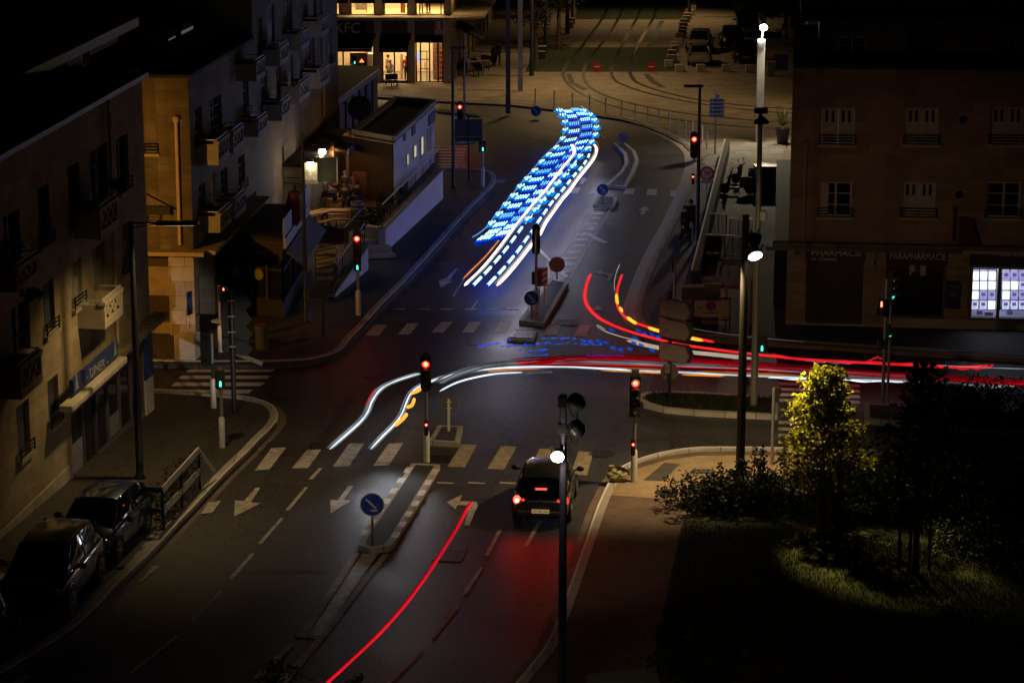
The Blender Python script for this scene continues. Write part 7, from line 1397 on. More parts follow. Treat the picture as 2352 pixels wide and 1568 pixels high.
# motor scooters
def scooter(label, loc, hd, col, box=False):
    t = thing('motor_scooter', label, 'scooter', loc, hd, 'scooters parked by the steps')
    for x in (-.62, .66):
        b = MB(); b.lathe((x, 0, .27), [(.15, -.055), (.25, -.06), (.27, 0), (.25, .06), (.15, .055)], 20, (0, 1, 0)); w_ = b.build('wheel', TYRE, t, smooth=True); b = MB(); b.lathe((x, 0, .27), [(.15, -.05), (.15, .05)], 16, (0, 1, 0)); b.build('rim', RIM, w_)
    b = MB(); b.hexa([(-.85, -.16, .5), (-.1, -.2, .32), (-.1, .2, .32), (-.85, .16, .5)], [(-.95, -.14, .78), (-.1, -.17, .72), (-.1, .17, .72), (-.95, .14, .78)]); b.hexa([(-.1, -.17, .24), (.42, -.17, .24), (.42, .17, .24), (-.1, .17, .24)], [(-.1, -.18, .36), (.42, -.18, .36), (.42, .18, .36), (-.1, .18, .36)]); b.hexa([(.40, -.2, .3), (.52, -.2, .3), (.52, .2, .3), (.40, .2, .3)], [(.30, -.17, 1.0), (.44, -.17, 1.0), (.44, .17, 1.0), (.30, .17, 1.0)]); b.build('body', col, t, bevel=.04)
    b = MB(); b.ball((-.45, 0, .80), .2, 12, 8, (2.0, .8, .5)); b.build('seat', BLACK, t, smooth=True)
    b = MB(); b.bar((.62, 0, .3), (.36, 0, 1.02), .07, .07); b.tube([(.28, -.36, 1.04), (.36, -.12, 1.0), (.36, .12, 1.0), (.28, .36, 1.04)], .022, 8); b.build('handlebar', BLACK, t)
    for s_ in (-.3, .3): b = MB(); b.bar((.33, s_, 1.02), (.38, s_ * 1.1, 1.24), .015, .015); b.ball((.38, s_ * 1.15, 1.28), .07, 10, 6, (.3, 1, .8)); b.build('mirror', BLACK, t)
    b = MB(); b.ball((.52, 0, .82), .1, 12, 8, (.5, 1.2, .8)); b.build('headlight', MATS['headlamp_glass'], t)
    b = MB(); b.box((-.96, 0, .68), (.06, .2, .09)); b.build('taillight', mat('tail_lens2', (.45, .03, .02), .3, var=0), t); b = MB(); b.box((-1.0, 0, .50), (.02, .2, .14)); b.build('plate', mat('plate_pale', (.5, .48, .45), .5, var=.1), t); b = MB(); b.cyl((-.8, -.17, .3), (-.25, -.17, .27), .06, .05, 12); b.build('exhaust', mat('exhaust_steel', (.4, .38, .36), .3, .8, var=.1), t)
    if box: b = MB(); b.box((-.92, 0, 1.02), (.4, .4, .3)); b.build('top_box', mat('box_white', (.45, .45, .47), .5, var=.1), t, bevel=.05)
    else:
        b = MB(); b.hexa([(.36, -.22, .95), (.42, -.22, .95), (.42, .22, .95), (.36, .22, .95)], [(.2, -.18, 1.35), (.24, -.18, 1.35), (.24, .18, 1.35), (.2, .18, 1.35)]); b.build('windscreen', mat('screen_smoke', (.08, .08, .09), .2, var=0), t)
    return t
scooter('black motor scooter with blue reflections parked nearest the sunken steps', G(1694, 446, .142), math.radians(168), carpaint('paint_scooter', (.012, .014, .02)))
scooter('dark scooter with a pale top box parked behind the nearer scooter', G(1716, 424, .142), math.radians(150), carpaint('paint_scooter_grey', (.05, .05, .055)), True)
t = thing('dark_container', 'black bin container by the annex behind the scooters', 'container', G(1768, 440, .142)); b = MB(); b.box((0, .3, .6), (1.5, .8, 1.2)); b.build('container_body', BLACK, t, bevel=.03); b = MB(); b.box((0, .3, 1.24), (1.56, .86, .1)); b.build('container_lid', DARK, t); b = MB(); b.box((.9, .25, .55), (.5, .6, 1.0)); b.build('green_side', mat('green_dim', (.015, .06, .03), .6, var=.2), t)

# ================================================================ PEOPLE
SKIN = mat('skin', (.46, .27, .18), .6, var=.1)
def skinned(name, V, E, R, m, parent):
    me = bpy.data.meshes.new(name); me.from_pydata([tuple(v) for v in V], E, []); o = bpy.data.objects.new(name, me); COL.objects.link(o); me.materials.append(m)
    o.modifiers.new('skin', 'SKIN'); L = me.skin_vertices[0].data
    for i, r in enumerate(R): L[i].radius = (r, r)
    L[0].use_root = True; s = o.modifiers.new('sub', 'SUBSURF'); s.levels = 1; s.render_levels = 1; o.modifiers['skin'].use_smooth_shade = True; o.parent = parent; return o
def person(label, loc, rz, pose='stand', top=(.05, .05, .06), legs=(.03, .03, .04), hair=(.02, .015, .01), h=1.72, group=None, longhair=False, arms=None):
    t = thing('person', label, 'person', loc, rz, group); s = h / 1.72
    hip = .93; z0 = 0.0
    if pose == 'sit': z0 = -.46
    P = {'pel': (0, 0, hip), 'sp': (0, -.01, 1.15), 'ch': (0, 0, 1.36), 'nk': (0, .01, 1.48), 'hd': (0, -.015, 1.60), 'tp': (0, -.005, 1.68)}
    for sd, sg in (('l', 1), ('r', -1)):
        P['sh' + sd] = (sg * .18, .01, 1.40); P['hp' + sd] = (sg * .09, 0, .90)
        if pose == 'sit': P['kn' + sd] = (sg * .13, -.44, .93); P['an' + sd] = (sg * .13, -.42, .54); P['to' + sd] = (sg * .14, -.58, .50)
        elif pose == 'walk': P['kn' + sd] = (sg * .09, -.16 * sg - .05, .50); P['an' + sd] = (sg * .08, -.26 * sg + .06, .09); P['to' + sd] = (sg * .09, -.26 * sg - .10, .035)
        else: P['kn' + sd] = (sg * .095, -.015, .50); P['an' + sd] = (sg * .10, .02, .09); P['to' + sd] = (sg * .11, -.14, .035)
        if pose == 'sit' or arms == 'bent': P['el' + sd] = (sg * .27, -.06, 1.14); P['wr' + sd] = (sg * .18, -.30, 1.10); dr = Vector((-.25 * sg, -1, 0)).normalized()
        elif arms == 'reach' : P['el' + sd] = (sg * .24, -.22, 1.26); P['wr' + sd] = (sg * .2, -.46, 1.24); dr = Vector((0, -1, 0))
        else: P['el' + sd] = (sg * .25, .02 + (.08 * sg if pose == 'walk' else 0), 1.13); P['wr' + sd] = (sg * .26, -.06 + (.14 * sg if pose == 'walk' else 0), .88); dr = Vector((0, -.15, -1)).normalized()
        P['hn' + sd] = tuple(Vector(P['wr' + sd]) + dr * .085); side = Vector((0, 1, 0)) if abs(dr.z) > .5 else Vector((1, 0, 0))
        for k in range(4):
            f0 = Vector(P['hn' + sd]) + side * (.03 - .02 * k) + dr * .01; P['f%d%s' % (k, sd)] = tuple(f0 + dr * (.05 + .012 * (1 - abs(k - 1.3))) + Vector((-sg * .012, 0, 0)))
        P['th' + sd] = tuple(Vector(P['wr' + sd]) + dr * .04 + side * .055 * (1 if abs(dr.z) > .5 else -sg) + dr * .025)
    rad = dict(pel=.135, sp=.125, ch=.15, nk=.058, hd=.098, tp=.07, sh=.068, el=.043, wr=.03, hn=.036, th=.010, hp=.10, kn=.06, an=.042, to=.034)
    rr = lambda k: .009 if k[0] == 'f' else rad.get(k, rad.get(k[:-1], .05))
    E0 = [('pel', 'sp'), ('sp', 'ch'), ('ch', 'nk'), ('nk', 'hd'), ('hd', 'tp')]
    for sd in 'lr': E0 += [('ch', 'sh' + sd), ('sh' + sd, 'el' + sd), ('el' + sd, 'wr' + sd), ('wr' + sd, 'hn' + sd), ('wr' + sd, 'th' + sd), ('pel', 'hp' + sd), ('hp' + sd, 'kn' + sd), ('kn' + sd, 'an' + sd), ('an' + sd, 'to' + sd)] + [('hn' + sd, 'f%d%s' % (k, sd)) for k in range(4)]
    def grow(name, keys, edges, add, m, sc=1.0):
        keys = list(keys); ix = {k: i for i, k in enumerate(keys)}; V = [Vector(P[k]) * s + Vector((0, 0, z0)) for k in keys]
        return skinned(name, V, [(ix[a], ix[c]) for a, c in edges if a in ix and c in ix], [(rr(k) * sc + add) * s for k in keys], m, t)
    grow('body', ['pel'] + [k for k in P if k != 'pel'], E0, 0, SKIN)
    mt = mat('cloth_%02d%02d%02d' % tuple(int(q * 99) for q in top), top, .9, var=.2); ml = mat('cloth_%02d%02d%02d' % tuple(int(q * 99) for q in legs), legs, .9, var=.2)
    kt = ['pel', 'sp', 'ch', 'shl', 'ell', 'wrl', 'shr', 'elr', 'wrr']; grow('jacket', kt, E0, .018, mt)
    kl = ['pel', 'hpl', 'knl', 'anl', 'hpr', 'knr', 'anr']; grow('trousers', kl, E0, .016, ml)
    b = MB()
    for sd in 'lr': a, c = Vector(P['an' + sd]) * s + Vector((0, 0, z0)), Vector(P['to' + sd]) * s + Vector((0, 0, z0)); b.tube([a + Vector((0, .04, -.03)), (a + c) / 2 + Vector((0, 0, -.02)), c], [.05, .048, .035], 8)
    b.build('shoes', BLACK, t)
    hm = mat('hair_%02d%02d%02d' % tuple(int(q * 99) for q in hair), hair, .7, var=.2); b = MB(); c = Vector((0, .02, 1.64)) * s + Vector((0, 0, z0)); b.ball(c, .115 * s, 12, 8, (.92, 1.0, .95))
    if longhair: b.ball(c + Vector((0, .05, -.12)) * s, .10 * s, 10, 6, (1, .6, 1.5))
    b.build('hair', hm, t, smooth=True)
    b = MB(); f = Vector((0, -.105, 1.585)) * s + Vector((0, 0, z0))
    for sg in (-1, 1): b.ball(f + Vector((sg * .034, 0, .02)) * s, .012 * s, 6, 4); 
    b.build('eyes', BLACK, t); b = MB(); b.ball(f + Vector((0, -.008, -.01)) * s, .018 * s, 8, 6, (.7, 1, 1.2)); b.ball(f + Vector((0, .006, -.052)) * s, .02 * s, 8, 4, (1.2, .4, .3)); b.build('face_features', mat('lips', (.40, .19, .14), .6, var=.1), t)
    return t
person('person in dark clothes walking past the terrace tables', G(1143, 150, .13), .3, 'walk', (.02, .018, .02), (.018, .018, .022))
person('person in black leaning beside the walking figure outside the restaurant', G(1134, 152, .13), -1.2, 'stand', (.015, .015, .017), (.012, .012, .013), h=1.6, arms='bent')
sit = lambda lab, x, y, rz, dx, dy, **k: person(lab, G(x, y, TZ + .0) + Vector((dx, dy, .44 - .47 + .46)), rz, 'sit', group='people seated on the pub terrace', **k)
sit('seated person in a pale top on the left of the pub table', 765, 486, -math.pi / 2 + 2.9, -.3, -.2, top=(.30, .24, .24), legs=(.05, .05, .07))
sit('seated person with fair hair facing the pub table from behind', 783, 478, .2, .2, .5, top=(.05, .03, .025), hair=(.26, .11, .03))
sit('seated person in black with their back to the camera at the pub table', 790, 500, math.pi, .1, -.6, top=(.012, .012, .014), hair=(.14, .09, .03))
sit('seated person in dark blue by the dark barrel', 811, 500, -.6, .2, .0, top=(.015, .018, .03))
person('standing person in yellow top behind the plywood screen', G(826, 437, TZ), .2, 'stand', (.45, .32, .03), (.03, .03, .04))
person('standing person in dark jacket at the back of the pub terrace', G(806, 440, TZ), -.5, 'stand', (.04, .03, .025), (.02, .02, .02), arms='bent')
kp = lambda x, z, o: F5.P(f5(x, 100)[0], z, o)
person('shop worker in red cap and apron behind the restaurant glass', kp(930, .11, -1.4), .2, 'stand', (.50, .03, .02), (.02, .02, .02), (.45, .03, .02))
person('customer in a grey top standing inside the restaurant door bay', kp(886, .11, -2.0), 1.2, 'stand', (.28, .26, .25), (.05, .06, .09))
person('customer in a cream hoodie seated low by the restaurant window', kp(893, .11, -1.1), -.4, 'stand', (.62, .56, .45), (.35, .33, .30), h=1.45)
person('fair haired customer behind the brown restaurant counter', kp(829, .11, -2.6), .1, 'stand', (.10, .10, .14), (.03, .03, .04), (.35, .18, .06))
person('dark haired customer behind the brown restaurant counter', kp(842, .11, -2.6), -.1, 'stand', (.08, .03, .04), (.03, .03, .04))
person('customer in a white shirt leaning at the left restaurant window', kp(806, .11, -1.5), -.7, 'stand', (.66, .60, .48), (.10, .10, .13), h=1.6, arms='reach')
person('customer in a lilac top and pale trousers upstairs at the corner window', kp(965, CAN + .2, -1.2), .3, 'stand', (.42, .30, .44), (.60, .52, .40), (.22, .07, .02), arms='bent')
person('customer in a green top upstairs beside the lilac top', kp(981, CAN + .2, -1.6), -.4, 'stand', (.02, .12, .06), (.02, .02, .02), arms='bent')
person('upstairs customer in red trousers and a white top', kp(920, CAN + .2, -2.2), .5, 'stand', (.62, .58, .52), (.55, .07, .02))
person('person in a white shirt standing on the far right terrace', G(1818, 82, .13), .6, 'stand', (.58, .55, .52), (.08, .08, .10))
person('person in navy beside the white shirt on the far right terrace', G(1826, 84, .13), -.5, 'stand', (.05, .06, .09), (.20, .19, .18))
person('dim walker in dark clothes near the dark railing on the right pavement', G(1573, 560, .136), .6, 'walk', (.02, .02, .026), (.02, .02, .025))
person('dim walker in a hood a step behind on the right pavement', G(1586, 545, .136), .5, 'walk', (.026, .02, .02), (.02, .02, .022))
# ================================================================ TREES AND SHRUBS
def leaves(b, c, r, n, size, flat_=1.0, seed_dir=None):
    for _ in range(n):
        while True:
            v = Vector((random.uniform(-1, 1), random.uniform(-1, 1), random.uniform(-1, 1)))
            if .02 < v.length < 1: break
        v = v.normalized() * (v.length ** .45); p = c + Vector((v.x * r, v.y * r, v.z * r * flat_))
        d = Vector((random.gauss(0, 1), random.gauss(0, 1), random.gauss(-.35, .6))).normalized(); u = d.cross(Vector((random.gauss(0, 1), random.gauss(0, 1), random.gauss(0, 1)))).normalized(); s = size * random.uniform(.65, 1.3)
        n_ = d.cross(u) * s * .18
        b.add([p, p + d * s * .5 + u * s * .34 + n_, p + d * s, p + d * s * .5 - u * s * .34 + n_], [(0, 1, 2), (0, 2, 3)])
def tree(label, loc, h, trunk_h, rx, rz_, nclump, nleaf, lsize, lm, tm, group='trees', shape='oval', r0=.08, cat='tree', name='deciduous_tree'):
    t = thing(name, label, cat, loc, random.uniform(0, 6), group); b = MB(); top = Vector((random.uniform(-.1, .1), random.uniform(-.1, .1), h * .92)); b.tube([(0, 0, -.02), (0, 0, trunk_h * .5), (top.x * .3, top.y * .3, trunk_h), top], [r0 * 1.25, r0, r0 * .8, r0 * .15], 10)
    cl = []
    for i in range(nclump):
        f = (i + .5) / nclump; z = trunk_h + (h - trunk_h) * f; a = i * 2.4 + random.uniform(-.4, .4)
        prof = math.sin(math.pi * (f * .86 + .1)) ** .7 if shape == 'oval' else min(1, .45 + f * 2.2) * (1 - f * .93) ** .62 if shape == 'ovoid' else (1 - f) ** .8 + .08
        R = rx * prof * random.uniform(.25, 1.0); p = Vector((R * math.cos(a), R * math.sin(a), z)); cl.append((p, rz_ * random.uniform(.55, 1.1) * (.6 + .5 * prof)))
        q = Vector((top.x * f, top.y * f, max(trunk_h * .85, z - R * .6))); b.tube([q, (q + p) / 2 + Vector((0, 0, .06)), p], [r0 * .35, r0 * .22, r0 * .08], 5, caps=False)
    b.build('trunk', tm, t, smooth=True); k = MB()
    for p, r in cl: leaves(k, p, r, nleaf, lsize, .8)
    k.build('crown', lm, t); return t
def shrub(label, loc, rx, h, nclump, nleaf, lsize, lm, group='shrubs of the park', spikes=0):
    t = thing('shrub', label, 'shrub', loc, random.uniform(0, 6), group); k = MB(); b = MB()
    for i in range(nclump):
        a, R, z = random.uniform(0, 6.28), rx * math.sqrt(random.random()), h * random.uniform(.25, .85); p = Vector((R * math.cos(a), R * math.sin(a), z * (1.15 - .45 * R / rx))); leaves(k, p, rx * .34 * random.uniform(.6, 1.2), nleaf, lsize); b.tube([(p.x * .2, p.y * .2, 0), p * .6, p], [.02, .014, .006], 5, caps=False)
    for i in range(spikes):
        a, R = random.uniform(0, 6.28), rx * random.random() * .8; x, y = R * math.cos(a), R * math.sin(a); z1 = h * random.uniform(1.05, 1.45); b.tube([(x, y, 0), (x, y, z1 * .6), (x * 1.05, y * 1.05, z1)], [.014, .01, .004], 5, caps=False)
        for j in range(10): z = z1 * (.62 + .038 * j); leaves(k, Vector((x, y, z)), .12 * (1.15 - j * .09), 5, lsize * .9)
    b.build('stems', BARK, t); k.build('foliage', lm, t); return t
BARK = mat('bark', (.07, .05, .035), .9, var=.35, nscale=8, bump=.6, bscale=20)
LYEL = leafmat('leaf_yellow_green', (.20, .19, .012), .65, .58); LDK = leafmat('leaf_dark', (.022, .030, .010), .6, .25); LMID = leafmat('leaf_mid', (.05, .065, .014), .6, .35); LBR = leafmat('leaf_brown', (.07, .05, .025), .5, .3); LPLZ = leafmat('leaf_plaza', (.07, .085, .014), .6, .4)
random.seed(21)
YT = G(1886, 1214, .15); hY = zat(1897, 1218, 850, .15) - .15
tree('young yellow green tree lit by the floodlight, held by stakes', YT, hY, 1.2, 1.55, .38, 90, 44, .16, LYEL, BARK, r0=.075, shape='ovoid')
st0 = None
def stakes(px, lab):
    global st0
    for (x, y, hh) in px:
        p = G(x, y, .15)
        if st0 is None: st0 = thing('tree_stake', lab, 'stake', p, 0, 'stakes of the young trees'); b = MB(); b.cyl((0, 0, 0), (0, 0, 1.75), .045, .04, 10); b.build('stake_pole', mat('stake_wood', (.16, .11, .07), .85, var=.3), st0)
        else: clone(st0, p, 0, lab)
stakes([(1876, 1216, 0), (1921, 1214, 0), (1904, 1224, 0)], 'brown wooden stake around the lit yellow green tree')
stakes([(2064, 1305, 0), (2088, 1321, 0), (2133, 1307, 0)], 'dark wooden stake around the unlit tree on the lawn')
DT = G(2102, 1316, .15); hD = zat(2102, 1316, 838, .15) - .15
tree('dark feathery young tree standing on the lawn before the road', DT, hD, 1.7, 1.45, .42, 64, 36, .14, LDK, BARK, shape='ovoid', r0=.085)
flat('mulch_ring', [(2050, 1298), (2150, 1300), (2152, 1316), (2060, 1318)], .155, mat('mulch_brown', (.16, .08, .04), .95, var=.5, nscale=8, bump=.6), kind='structure')
flat('mulch_ring', [(1800, 1196), (1890, 1208), (1890, 1222), (1830, 1212)], .155, MATS['mulch_brown'], kind='structure')
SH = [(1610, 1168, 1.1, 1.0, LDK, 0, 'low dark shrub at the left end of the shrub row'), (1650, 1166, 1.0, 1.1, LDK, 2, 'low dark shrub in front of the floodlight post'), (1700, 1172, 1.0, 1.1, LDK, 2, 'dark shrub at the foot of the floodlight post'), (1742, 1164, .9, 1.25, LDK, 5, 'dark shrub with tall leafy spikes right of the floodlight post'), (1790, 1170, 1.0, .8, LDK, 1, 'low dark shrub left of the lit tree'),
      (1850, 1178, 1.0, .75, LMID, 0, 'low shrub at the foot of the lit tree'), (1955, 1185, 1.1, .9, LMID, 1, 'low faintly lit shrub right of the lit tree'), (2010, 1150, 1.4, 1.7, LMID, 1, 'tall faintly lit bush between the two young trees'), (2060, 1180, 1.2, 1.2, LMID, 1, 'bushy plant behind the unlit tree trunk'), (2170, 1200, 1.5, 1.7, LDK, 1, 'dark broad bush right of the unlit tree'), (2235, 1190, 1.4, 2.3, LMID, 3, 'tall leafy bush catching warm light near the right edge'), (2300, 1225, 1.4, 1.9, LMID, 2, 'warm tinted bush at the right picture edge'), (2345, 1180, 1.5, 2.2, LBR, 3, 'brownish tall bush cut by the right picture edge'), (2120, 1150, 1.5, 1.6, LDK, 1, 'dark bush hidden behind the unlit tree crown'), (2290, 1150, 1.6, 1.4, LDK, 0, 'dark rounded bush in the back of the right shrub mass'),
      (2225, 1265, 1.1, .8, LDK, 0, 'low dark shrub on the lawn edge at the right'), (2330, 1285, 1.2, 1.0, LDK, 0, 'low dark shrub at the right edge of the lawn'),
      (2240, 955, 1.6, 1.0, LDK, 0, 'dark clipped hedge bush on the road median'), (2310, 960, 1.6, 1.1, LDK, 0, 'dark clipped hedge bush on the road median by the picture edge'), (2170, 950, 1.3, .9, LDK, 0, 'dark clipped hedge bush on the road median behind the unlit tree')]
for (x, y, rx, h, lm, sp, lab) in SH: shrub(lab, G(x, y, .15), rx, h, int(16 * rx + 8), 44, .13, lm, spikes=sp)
# bottom edge plants
shrub('twiggy brown shrub at the lower right edge of the picture', G(1835, 1580, .15), .95, 1.1, 26, 40, .09, LBR, spikes=9); shrub('dark shrub at the bottom edge beside the park path', G(1600, 1560, .15), 1.3, 1.1, 24, 40, .10, LDK, spikes=2); shrub('small reddish shrub tip at the bottom right edge', G(2030, 1600, .15), .7, .7, 14, 30, .09, LBR, spikes=3); shrub('dark shrub low at the bottom edge of the lawn', G(2210, 1610, .15), .9, .8, 16, 30, .09, LDK, spikes=1)
p = atY(640, 1585, 46.0); tree('tree whose dark top twigs rise at the bottom left edge', Vector((p.x, p.y, 0)), p.z + .62, p.z - 1.0, .62, .26, 22, 30, .08, LMID, BARK, r0=.07)
p = atY(820, 1600, 45.0); tree('tree whose thin yellow twig tip rises at the bottom edge', Vector((p.x, p.y, 0)), p.z + .42, p.z - 1.0, .5, .2, 16, 24, .08, LMID, BARK, r0=.06)
t = thing('boundary_wall', 'black wall top at the bottom right below the park path', 'wall', G(1430, 1600, .13)); b = MB(); P = [G(1346, 1548, 1.2), G(1505, 1530, 1.2), G(1540, 1640, 1.2), G(1346, 1650, 1.2)]; b.prism(P, .1, 1.2); b.bw('wall_block', BLACK, t)
# plaza trees
for k, (x, y, hh, rx, lab) in enumerate(((1231, 158, 6.6, 1.7, 'plaza tree with a bare trunk beside the navy mast'), (1283, 112, 7.0, 1.9, 'second plaza tree in the line left of the tracks'), (1303, 78, 7.0, 1.9, 'third plaza tree in the line left of the tracks'), (1316, 40, 7.5, 2.0, 'farthest plaza tree in the line left of the tracks'))):
    tree(lab, G(x, y, .135), hh, hh * .48, rx, .8, 26, 60, .2, LDK, mat('bark_pale', (.16, .12, .08), .9, var=.3, nscale=6), 'trees on the plaza', r0=.16)
tree('leafy plaza tree glowing green above the brightest lamp', G(1752, 130, .135), 6.8, 3.3, 2.7, .95, 40, 85, .24, LPLZ, BARK, 'trees on the plaza', r0=.18); tree('plaza tree crown right of the brightest lamp', G(1805, 66, .135), 7.0, 3.0, 2.2, .9, 26, 60, .24, LDK, BARK, 'trees on the plaza', r0=.18)
# planted pots: palm by the pharmacy, terrace plants, balcony plants
t = thing('potted_palm', 'spiky potted palm beside the corner of the pharmacy block', 'palm', G(1797, 330, .14)); b = MB(); b.lathe((0, 0, 0), [(.3, 0), (.4, .9), (.36, .9), (.05, .85)], 16); b.build('pot', mat('pot_dark', (.06, .055, .05), .7, var=.2), t); b = MB()
for i in range(34):
    a = i * 2.4; el = random.uniform(.15, 1.3); L_ = random.uniform(.9, 1.5); d = Vector((math.cos(a) * math.cos(el), math.sin(a) * math.cos(el), math.sin(el))); s_ = Vector((-d.y, d.x, 0)).normalized() * .04; p0 = Vector((0, 0, 1.0)); p1 = p0 + d * L_ * .6; p2 = p0 + d * L_ + Vector((0, 0, -.3 * math.cos(el))); b.quad(p0 - s_, p0 + s_, p1 + s_, p1 - s_); b.quad(p1 - s_, p1 + s_, p2)
b.build('fronds', LMID, t)
for (x, y, r, h, lab) in ((868, 505, .5, .8, 'leafy pot plant inside the terrace railing, the near one'), (880, 480, .5, 1.0, 'leafy pot plant inside the terrace railing, the middle one'), (850, 520, .35, .6, 'small white flowered pot plant by the terrace steps'), (948, 395, .6, 1.1, 'dark bush at the far corner of the white low building'), (900, 455, .5, .9, 'leafy pot plant inside the terrace railing, the far one')): shrub(lab, G(x, y, TZ), r, h, 10, 30, .12, LMID, 'plants of the terrace')
random.seed(9); t = thing('ivy_planting', 'dark ivy filling the white railed planter fence', 'plant', (pA + pB) / 2); k = MB()
for i in range(46): p = pA.lerp(pB, random.random()) + Vector((-.25 + random.uniform(-.25, .2), 0, random.uniform(.05, .95))) - Vector((pA + pB) / 2); p.z = random.uniform(.15, 1.05); leaves(k, p, .22, 22, .09)
k.build('foliage', LMID, t)
for (F_, q, lab, root) in ((F1, (22, 590), 'ivy pot', 0), (F1, (275, 440), 'ivy pot', 0), (F1, (70, 690), 'ivy pot', 0)):
    u, v = F_.uv(*q, .6); p = F_.P(u, v, .6); nm = {22: 'dark plant in a window box at the far left balcony', 275: 'dark climbing plant on the upper balcony nearest the corner', 70: 'dark plant spilling over the middle window rail'}[q[0]]; shrub(nm, p, .35, .55, 8, 26, .1, LDK, 'plants on the balconies')
# grass blades on the lit lawn and the splitter island, fallen leaves
def grass(name, px, z, n, h, m):
    P = [G(x, y, z) for x, y in px]; x0, x1 = min(p.x for p in P), max(p.x for p in P); y0, y1 = min(p.y for p in P), max(p.y for p in P); b = MB(); c = 0
    def inside(x, y):
        r = False
        for i in range(len(P)):
            a, d = P[i - 1], P[i]
            if (a.y > y) != (d.y > y) and x < (d.x - a.x) * (y - a.y) / (d.y - a.y) + a.x: r = not r
        return r
    while c < n:
        x, y = random.uniform(x0, x1), random.uniform(y0, y1)
        if not inside(x, y): continue
        c += 1; a = random.uniform(0, 6.28); wd = .012; s_ = Vector((math.cos(a), math.sin(a), 0)) * wd; o = Vector((x, y, z)); tp = o + Vector((random.gauss(0, .03), random.gauss(0, .03), h * random.uniform(.5, 1.3))); b.add([o - s_, o + s_, tp], [(0, 1, 2)])
    return tag(b.build(name, m), kind='stuff', label='short grass growing on the park lawn' if 'lawn' in name else 'rough grass on the island')
grass('lawn_grass', [(1570, 1205), (1505, 1500), (2360, 1560), (2360, 1270), (1900, 1225)], .15, 26000, .10, leafmat('grass_blade', (.028, .042, .009), .5, .3)); grass('island_grass_tufts', [(1475, 915), (1500, 903), (1780, 914), (1780, 948), (1520, 932)], .17, 5000, .12, LDK)
# ================================================================ LIGHT STREAKS OF THE PASSING TRAFFIC (solid glowing strands at lamp height)
def strand(parent, pts, r, m, name, k=6, taper=True, jit=0.0):
    P = smooth_path(pts, k); n = len(P); R = [r * (min(1, .25 + i / 3) if taper else 1) * (min(1, .25 + (n - 1 - i) / 3) if taper else 1) * (1 + jit * math.sin(i * 1.7) * .5) for i in range(n)]
    if jit: P = [p + Vector((0, 0, jit * .022 * math.sin(i * 1.3))) for i, p in enumerate(P)]
    b = MB(); b.tube(P, R, 8); return b.bw(name, m, parent, smooth=False)
def streak(label, px, z, r, m, strands=(), k=6, jit=0.0, group='light streaks of the traffic'):
    P = [G(x, y, z) for x, y in px]; t = thing('light_streak', label, 'light streak', P[0], 0, group); strand(t, P, r, m, 'main_strand', k, True, jit)
    for (off, dz, rr, mm) in strands: strand(t, [p + Vector((0, 0, dz)) for p in offs(P, off)], rr, mm, 'side_strand', k, True, jit)
    return t
WW = streakmat('streak_warm_white', (1, .80, .58), 3.2, .5, .35); WC = streakmat('streak_cold_white', (.82, .91, 1), 1.35, .5, .5); WD = streakmat('streak_dim_white', (.62, .72, .80), .30, .6, .6); WG = streakmat('streak_grey', (.55, .62, .68), .13, .6, .6)
RD = streakmat('streak_red', (.85, .012, .022), .95, .35, .5); RDD = streakmat('streak_deep_red', (.50, .001, .010), .34, .4, .5); RDV = streakmat('streak_dark_red', (.30, .0, .006), .22, .5, .4); RDH = streakmat('streak_hot_red', (1, .03, .025), 1.15, .3, .8)
OR = streakmat('streak_orange', (1, .30, .035), .85, .4, .4); ORD = streakmat('streak_dim_orange', (1, .22, .012), .28, .5, .6); AM = streakmat('streak_amber', (1, .42, .035), 1.5, .3, .6); TAN = streakmat('streak_tan', (.8, .62, .48), .5, .4, .5); CR = streakmat('streak_cream', (1, .85, .72), .45, .4, .6)
BL = streakmat('flash_blue', (.0, .09, .95), .95, .4, 1.0); BLH = streakmat('flash_deep_blue', (.0, .11, 1), .95, .4, 1.0); BLW2 = glow('flash_core_soft', (.16, .55, 1), 1.6); BLW = glow('flash_core', (.42, .82, 1), 2.4); BLD = streakmat('flash_dim_blue', (.002, .03, .75), .45, .5, 2.0); CY = streakmat('flash_cyan', (.0, .26, 1), .95, .4, 1.5)
f2 = lambda zx, zy: ((1800 + zx * .2551) / 1.7415, (420 + zy * .2551) / 1.7415)      # helper for points read off an enlargement
f3 = lambda zx, zy: ((1800 + zx * .2551) / 1.7415, (800 + zy * .2551) / 1.7415)
# warm headlamps of the lorry-like vehicle with blue dashes between them
lf = [f2(1900, 620), f2(1945, 690), f2(1930, 790), f2(1850, 890), f2(1740, 1020), f2(1620, 1180), f2(1490, 1350), f2(1330, 1530), f3(1180, 220), f3(1010, 430), f3(850, 650), f3(680, 870), f3(500, 1080), f3(360, 1220), f3(225, 1338)]
rgt = [f2(2255, 615), f2(2300, 690), f2(2290, 770), f2(2230, 880), f2(2120, 1020), f2(1990, 1180), f2(1880, 1340), f2(1760, 1480), f3(1620, 190), f3(1500, 360), f3(1420, 520), f3(1320, 650), f3(1210, 790), f3(1060, 980), f3(900, 1170), f3(735, 1340)]
streak('left warm white headlamp streak running down the far road', lf, 2.55, .055, WW, ((.10, .05, .03, CR),)); streak('right warm white headlamp streak beside the blue dashes', rgt, .75, .062, WW, ((-.10, .06, .028, CR),))
streak('thin orange streak left of the warm headlamp streaks', [f2(1890, 640), f2(1880, 760), f2(1700, 1000), f2(1500, 1240), f2(1200, 1560), f3(960, 390), f3(760, 640), f3(560, 880), f3(380, 1060), f3(200, 1240)], 1.0, .03, OR)
